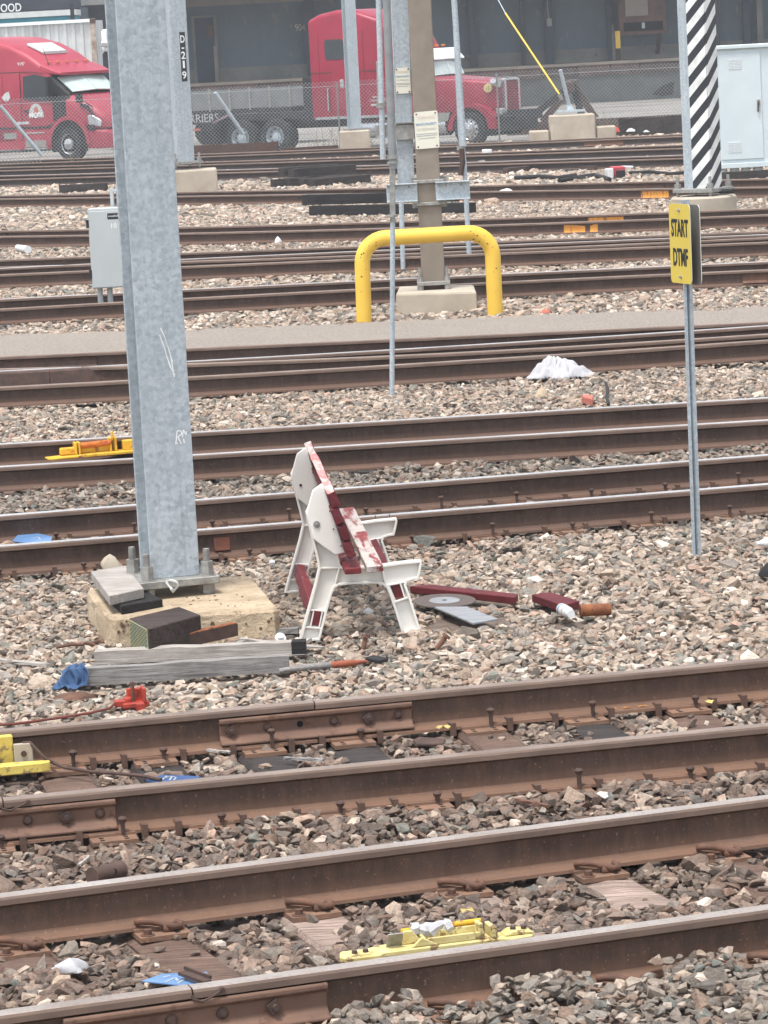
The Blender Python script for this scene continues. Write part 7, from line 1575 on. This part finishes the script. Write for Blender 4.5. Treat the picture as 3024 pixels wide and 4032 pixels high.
# ------------------------------------------------------------------ ballast stones (stuff)
def ballast():
    cs = bpy.data.collections.new('stone_shapes')
    m, nt, b = nmat('crushed_stone')
    at = nt.nodes.new('ShaderNodeAttribute'); at.attribute_type = 'INSTANCER'; at.attribute_name = 'scol'
    tc = nt.nodes.new('ShaderNodeTexCoord'); oi = nt.nodes.new('ShaderNodeObjectInfo')
    add = nt.nodes.new('ShaderNodeVectorMath'); add.operation = 'MULTIPLY_ADD'
    add.inputs[1].default_value = (1, 1, 1); nt.links.new(tc.outputs['Object'], add.inputs[0]); nt.links.new(oi.outputs['Random'], add.inputs[2])
    n1 = noise(nt, add.outputs[0], 1.6, 3, .7); n2 = noise(nt, add.outputs[0], 7, 3, .7)
    var = ramp(nt, n1, [(.25, (.62, .6, .58, 1)), (.55, (1, 1, 1, 1)), (.8, (1.25, 1.2, 1.14, 1))])
    col = mix(nt, 1.0, at.outputs['Color'], var, 'MULTIPLY')
    nt.links.new(col, b.inputs['Base Color']); b.inputs['Roughness'].default_value = .92; b.inputs['Specular IOR Level'].default_value = .25
    bump(nt, b, n2, .55, .12)
    K = 28
    for k in range(K):
        r = np.random.default_rng(100 + k); bm = bmesh.new()
        q = r.normal(size=(13, 3)); q /= np.linalg.norm(q, axis=1)[:, None]
        q = np.sign(q) * np.abs(q) ** .8 * np.array([1, r.uniform(.6, .95), r.uniform(.36, .66)]) * r.uniform(.8, 1.1, (13, 1))
        for p in q: bm.verts.new(p)
        res = bmesh.ops.convex_hull(bm, input=bm.verts)
        bmesh.ops.delete(bm, geom=[v for v in bm.verts if not v.link_faces], context='VERTS')
        me = bpy.data.meshes.new('stone'); bm.to_mesh(me); bm.free(); me.materials.append(m)
        o = bpy.data.objects.new('stone', me); cs.objects.link(o)
    # scatter: jittered grids, finer close to the viewer
    XY = []; R = []; lay = []
    def grid(y0, y1, step, r, marg, layer, keep=1.0):
        ys = np.arange(y0, y1, step)
        for y in ys:
            h = .1075 * y + marg; xs = np.arange(-h, h, step) + rng.uniform(0, step)
            p = np.stack([xs + rng.uniform(-.48, .48, len(xs)) * step, np.full(len(xs), y) + rng.uniform(-.48, .48, len(xs)) * step], 1)
            if keep < 1: p = p[rng.random(len(p)) < keep]
            XY.append(p); R.append(r * np.exp(rng.normal(0, .24, len(p)))); lay.append(np.full(len(p), layer))
    grid(10.2, 24, .034, .0195, 1.2, 0); grid(10.2, 24, .050, .0255, 1.2, 1, .85); grid(10.2, 24, .13, .037, 1.2, 1, .5)
    grid(24, 40, .040, .0215, 1.2, 0); grid(24, 40, .060, .028, 1.2, 1, .8)
    grid(40, 66, .066, .038, 1.2, 0); grid(40, 66, .12, .044, 1.2, 1, .5)
    grid(66, 100.6, .115, .066, 1.5, 0)
    xy = np.concatenate(XY); r = np.concatenate(R); ly = np.concatenate(lay)
    n = len(xy); keep = np.ones(n, bool); brown = np.zeros(n)
    # low mounds and hollows
    def lf(x, y, s, ph):
        return np.sin(x * s + ph) * np.cos(y * s * 1.13 + ph * 1.7) + .6 * np.sin(x * s * 2.3 + y * s * 1.9 + ph * 3)
    z = -.224 + .010 * lf(xy[:, 0], xy[:, 1], 2.1, .4) + .006 * lf(xy[:, 0], xy[:, 1], 6.1, 1.3) + np.where(ly == 1, .012, 0) + rng.uniform(-.012, .012, n)
    dmin = np.full(n, 9.0); sgn = np.zeros(n)
    for xs, ys in RAILS:
        yr = np.interp(xy[:, 0], xs, ys); sl = np.gradient(ys, xs); c = 1 / np.sqrt(1 + np.interp(xy[:, 0], xs, sl) ** 2)
        d = (xy[:, 1] - yr) * c; a = np.abs(d); s_ = a < dmin; sgn[s_] = d[s_]; dmin[s_] = a[s_]
    keep &= ~((dmin < .03 + r * .8))
    lo = (dmin < .078 + r * .55); z[lo] = np.minimum(z[lo], -.205); keep &= ~((dmin < .05 + r * .8) & (ly == 1))
    # ballast piled against the near side of the D track and the shoulder of R3
    yd = TD.an + TD.b * xy[:, 0]; k = (xy[:, 1] < yd) & (xy[:, 1] > yd - .6); z[k] += .038 * np.clip(1 - (yd - xy[:, 1])[k] / .6, 0, 1)
    y3 = TB.an + TB.b * xy[:, 0]; y2 = TA.af + TA.b * xy[:, 0]
    u = y3 - xy[:, 1]; k = (u > 0) & (u < .9) & (xy[:, 0] > -.9 + .15 * u) ; z[k] += .040 * np.exp(-((u[k] - .30) / .30) ** 2)
    y1 = TA.an + TA.b * xy[:, 0]; k = (xy[:, 1] < y1) & (xy[:, 1] > y1 - 1.2); z[k] += .035 * np.exp(-(((y1 - xy[:, 1])[k] - .3) / .3) ** 2)
    ck = 1 / math.sqrt(1 + TA.b ** 2); un = (y1 - xy[:, 1]) * ck; xj = TA.px('near', 1290).x
    full = np.clip((xy[:, 0] - xj + .15) / .3, 0, 1); k = (un > .045) & (un < .8) & (full > 0) & (ly < 2)
    z[k] = np.maximum(z[k], z[k] * (1 - full[k]) + full[k] * (-.118 - .105 * np.clip(un[k] - .05, 0, .8) / .75 + rng.uniform(-.014, .014, n)[k]))
    # sleepers: mostly swept clear on top
    X0, Y0 = xy[:, 0], xy[:, 1]
    for cx_, cy_, nv, dv, hl, hw, zt in TIE_RECTS:
        dx = xy[:, 0] - cx_; dy = xy[:, 1] - cy_; k = np.where((np.abs(dx) < 1.6) & (np.abs(dy) < 1.6))[0]
        un = dx[k] * nv.x + dy[k] * nv.y; ud = dx[k] * dv.x + dy[k] * dv.y
        ins = (np.abs(un) < hl) & (np.abs(ud) < hw + r[k] * .6)
        cover = np.abs(un) > .98                                     # outer ends lie under ballast
        kk = k[ins & ~cover]; patch = lf(X0[kk], Y0[kk], 3.7, cx_ * 5.0) > (-.15 if cy_ < 13.9 else -1.1); drop = (rng.random(len(kk)) < (.97 if cy_ < 20 else .8)) & patch; keep[kk[drop]] = False
        up = kk[~drop]; z[up] = zt + r[up] * .35
        kk = k[ins & cover]; z[kk] = np.maximum(z[kk], zt - .004 + rng.uniform(-.012, .02, len(kk)))
    for kx, ky, rx, ry, rot in KEEP_OUT:
        dx = xy[:, 0] - kx; dy = xy[:, 1] - ky; c, s = math.cos(rot), math.sin(rot)
        keep &= ~((np.abs(dx * c + dy * s) < rx + r * .5) & (np.abs(-dx * s + dy * c) < ry + r * .5))
    # path surface stays free of coarse stone
    fx = np.array([p.x for p in PF]); fy = np.array([p.y for p in PF]); nx = np.array([p.x for p in PN]); ny = np.array([p.y for p in PN])
    yf = np.interp(xy[:, 0], fx, fy); yn = np.interp(xy[:, 0], nx, ny)
    edge = .12 * np.sin(xy[:, 0] * 3.1) + .1 * np.sin(xy[:, 0] * 7.7 + 1)
    inp = (xy[:, 1] < yf - .1 + edge) & (xy[:, 1] > yn)
    keep &= ~(inp & (ly < 2)); keep &= ~((ly == 2) & ~inp); z[ly == 2] = -.193
    # colours by place
    pal_light = np.array([S(190, 174, 158), S(176, 160, 146), S(206, 192, 178), S(164, 146, 130), S(158, 150, 142), S(138, 132, 124), S(134, 134, 126), S(184, 158, 142), S(120, 112, 104), S(222, 212, 200)])[:, :3]
    w_light = np.array([.17, .18, .09, .15, .12, .09, .05, .06, .06, .03])
    pal_brown = np.array([S(134, 117, 106), S(124, 109, 99), S(148, 130, 118), S(116, 104, 96), S(124, 114, 106), S(168, 146, 131), S(108, 97, 90), S(186, 168, 152), S(132, 110, 97)])[:, :3]
    w_brown = np.array([.2, .18, .17, .12, .13, .06, .06, .02, .06])
    pal_grey = np.array([S(148, 138, 128), S(134, 126, 118), S(164, 152, 140), S(120, 114, 108), S(184, 172, 160), S(148, 128, 114), S(126, 128, 122), S(104, 98, 92)])[:, :3]
    w_grey = np.array([.2, .18, .17, .12, .08, .13, .06, .06])
    X_, Y_ = xy[:, 0], xy[:, 1]
    y4 = TB.af + TB.b * X_; y5 = TC.an + TC.b * X_; y6 = TC.af + TC.b * X_; y7 = TD.an + TD.b * X_; y8 = TD.af + TD.b * X_
    zone = np.zeros(n, int)                       # 0 light 1 brown 2 grey
    wob = .22 * np.sin(X_ * 2.2) + .15 * np.sin(X_ * 5.1 + 1)
    zone[Y_ < y1 + .1] = 2
    zone[(Y_ >= y1 + .1) & (Y_ < y4 + .05)] = 1
    zone[(Y_ > y5 - .25 + wob * .4) & (Y_ < y8 + .1)] = 2
    zone[(Y_ > y6) & (Y_ < y7)] = 2
    zone[ly == 2] = 2
    mixp = rng.random(n)
    zone = np.where((zone == 0) & (mixp < .16), 2, zone); zone = np.where((zone == 1) & (mixp < .20), 2, zone); zone = np.where((zone == 2) & (mixp < .12), 0, zone)
    # the right end of the second track is cleaner
    k = (zone == 1) & (Y_ > y3) & (X_ > 1.05) & (rng.random(n) < .6); zone[k] = 0
    col = np.ones((n, 4), np.float32)
    for zi, (pal, w) in enumerate(((pal_light, w_light), (pal_brown, w_brown), (pal_grey, w_grey))):
        k = np.where(zone == zi)[0]; col[k, :3] = pal[rng.choice(len(pal), len(k), p=w / w.sum())]
    dark_bench = np.exp(-(((X_ - BENCH0.x - .55) / .5) ** 2 + ((Y_ - BENCH0.y - .9) / .8) ** 2)) if 'BENCH0' in globals() else 0
    col[:, :3] *= np.exp(rng.normal(0, .10, (n, 1))) * np.where(ly == 2, .92, np.where(zone == 0, 1.12, np.where(zone == 1, 1.12, 1.04)))[:, None] * np.array([[1.015, 1.0, .985]])
    r *= np.where(rng.random(n) < .04, 1.5, 1.0)
    keep &= (z < .2)
    xy, z, r, col = xy[keep], z[keep], r[keep], col[keep]; n = len(xy)
    print('stones', n)
    me = bpy.data.meshes.new('ballast'); me.vertices.add(n)
    me.vertices.foreach_set('co', np.column_stack([xy, z]).astype(np.float32).ravel())
    a = me.attributes.new('scol', 'FLOAT_COLOR', 'POINT'); a.data.foreach_set('color', col.ravel())
    a = me.attributes.new('srot', 'FLOAT_VECTOR', 'POINT'); a.data.foreach_set('vector', np.column_stack([rng.normal(0, .34, n), rng.normal(0, .34, n), rng.uniform(0, 6.28, n)]).astype(np.float32).ravel())
    a = me.attributes.new('sscl', 'FLOAT', 'POINT'); a.data.foreach_set('value', (r * 1.12).astype(np.float32))
    a = me.attributes.new('sidx', 'INT', 'POINT'); a.data.foreach_set('value', rng.integers(0, K, n).astype(np.int32))
    me.materials.append(m)
    ob = bpy.data.objects.new('ballast', me); COL.objects.link(ob)
    ng = bpy.data.node_groups.new('scatter_stones', 'GeometryNodeTree')
    ng.interface.new_socket('Geometry', in_out='INPUT', socket_type='NodeSocketGeometry'); ng.interface.new_socket('Geometry', in_out='OUTPUT', socket_type='NodeSocketGeometry')
    N = ng.nodes; L = ng.links; gi = N.new('NodeGroupInput'); go = N.new('NodeGroupOutput')
    mp = N.new('GeometryNodeMeshToPoints'); ip = N.new('GeometryNodeInstanceOnPoints'); ci = N.new('GeometryNodeCollectionInfo')
    ci.inputs['Collection'].default_value = cs; ci.inputs['Separate Children'].default_value = True; ci.inputs['Reset Children'].default_value = True
    def attr(nm, ty):
        q = N.new('GeometryNodeInputNamedAttribute'); q.data_type = ty; q.inputs['Name'].default_value = nm
        return [s for s in q.outputs if s.enabled and s.name == 'Attribute'][0]
    L.new(gi.outputs[0], mp.inputs['Mesh']); L.new(mp.outputs[0], ip.inputs['Points']); L.new(ci.outputs[0], ip.inputs['Instance'])
    ip.inputs['Pick Instance'].default_value = True
    L.new(attr('sidx', 'INT'), ip.inputs['Instance Index']); L.new(attr('srot', 'FLOAT_VECTOR'), ip.inputs['Rotation']); L.new(attr('sscl', 'FLOAT'), ip.inputs['Scale'])
    L.new(ip.outputs[0], go.inputs[0])
    md = ob.modifiers.new('scatter', 'NODES'); md.node_group = ng
    tag(ob, 'crushed stone ballast covering the whole yard between the rails', 'ballast', kind='stuff')
ballast()

# ------------------------------------------------------------------ haze
mb = MB(); mb.box((0, 868, 4.0), (1830, 1890, 12.0)); hz = mb.build('haze', [])
hm = bpy.data.materials.new('thin_haze'); hm.use_nodes = True; hn = hm.node_tree.nodes; hl = hm.node_tree.links
for n_ in list(hn): hn.remove(n_)
ho = hn.new('ShaderNodeOutputMaterial'); hv = hn.new('ShaderNodeVolumePrincipled'); hl.new(hv.outputs[0], ho.inputs['Volume'])
hv.inputs['Color'].default_value = (.93, .96, 1.0, 1); hv.inputs['Density'].default_value = .0007; hv.inputs['Anisotropy'].default_value = .2
hz.data.materials.append(hm); tag(hz, 'thin pale haze hanging over the yard', 'haze', kind='stuff')
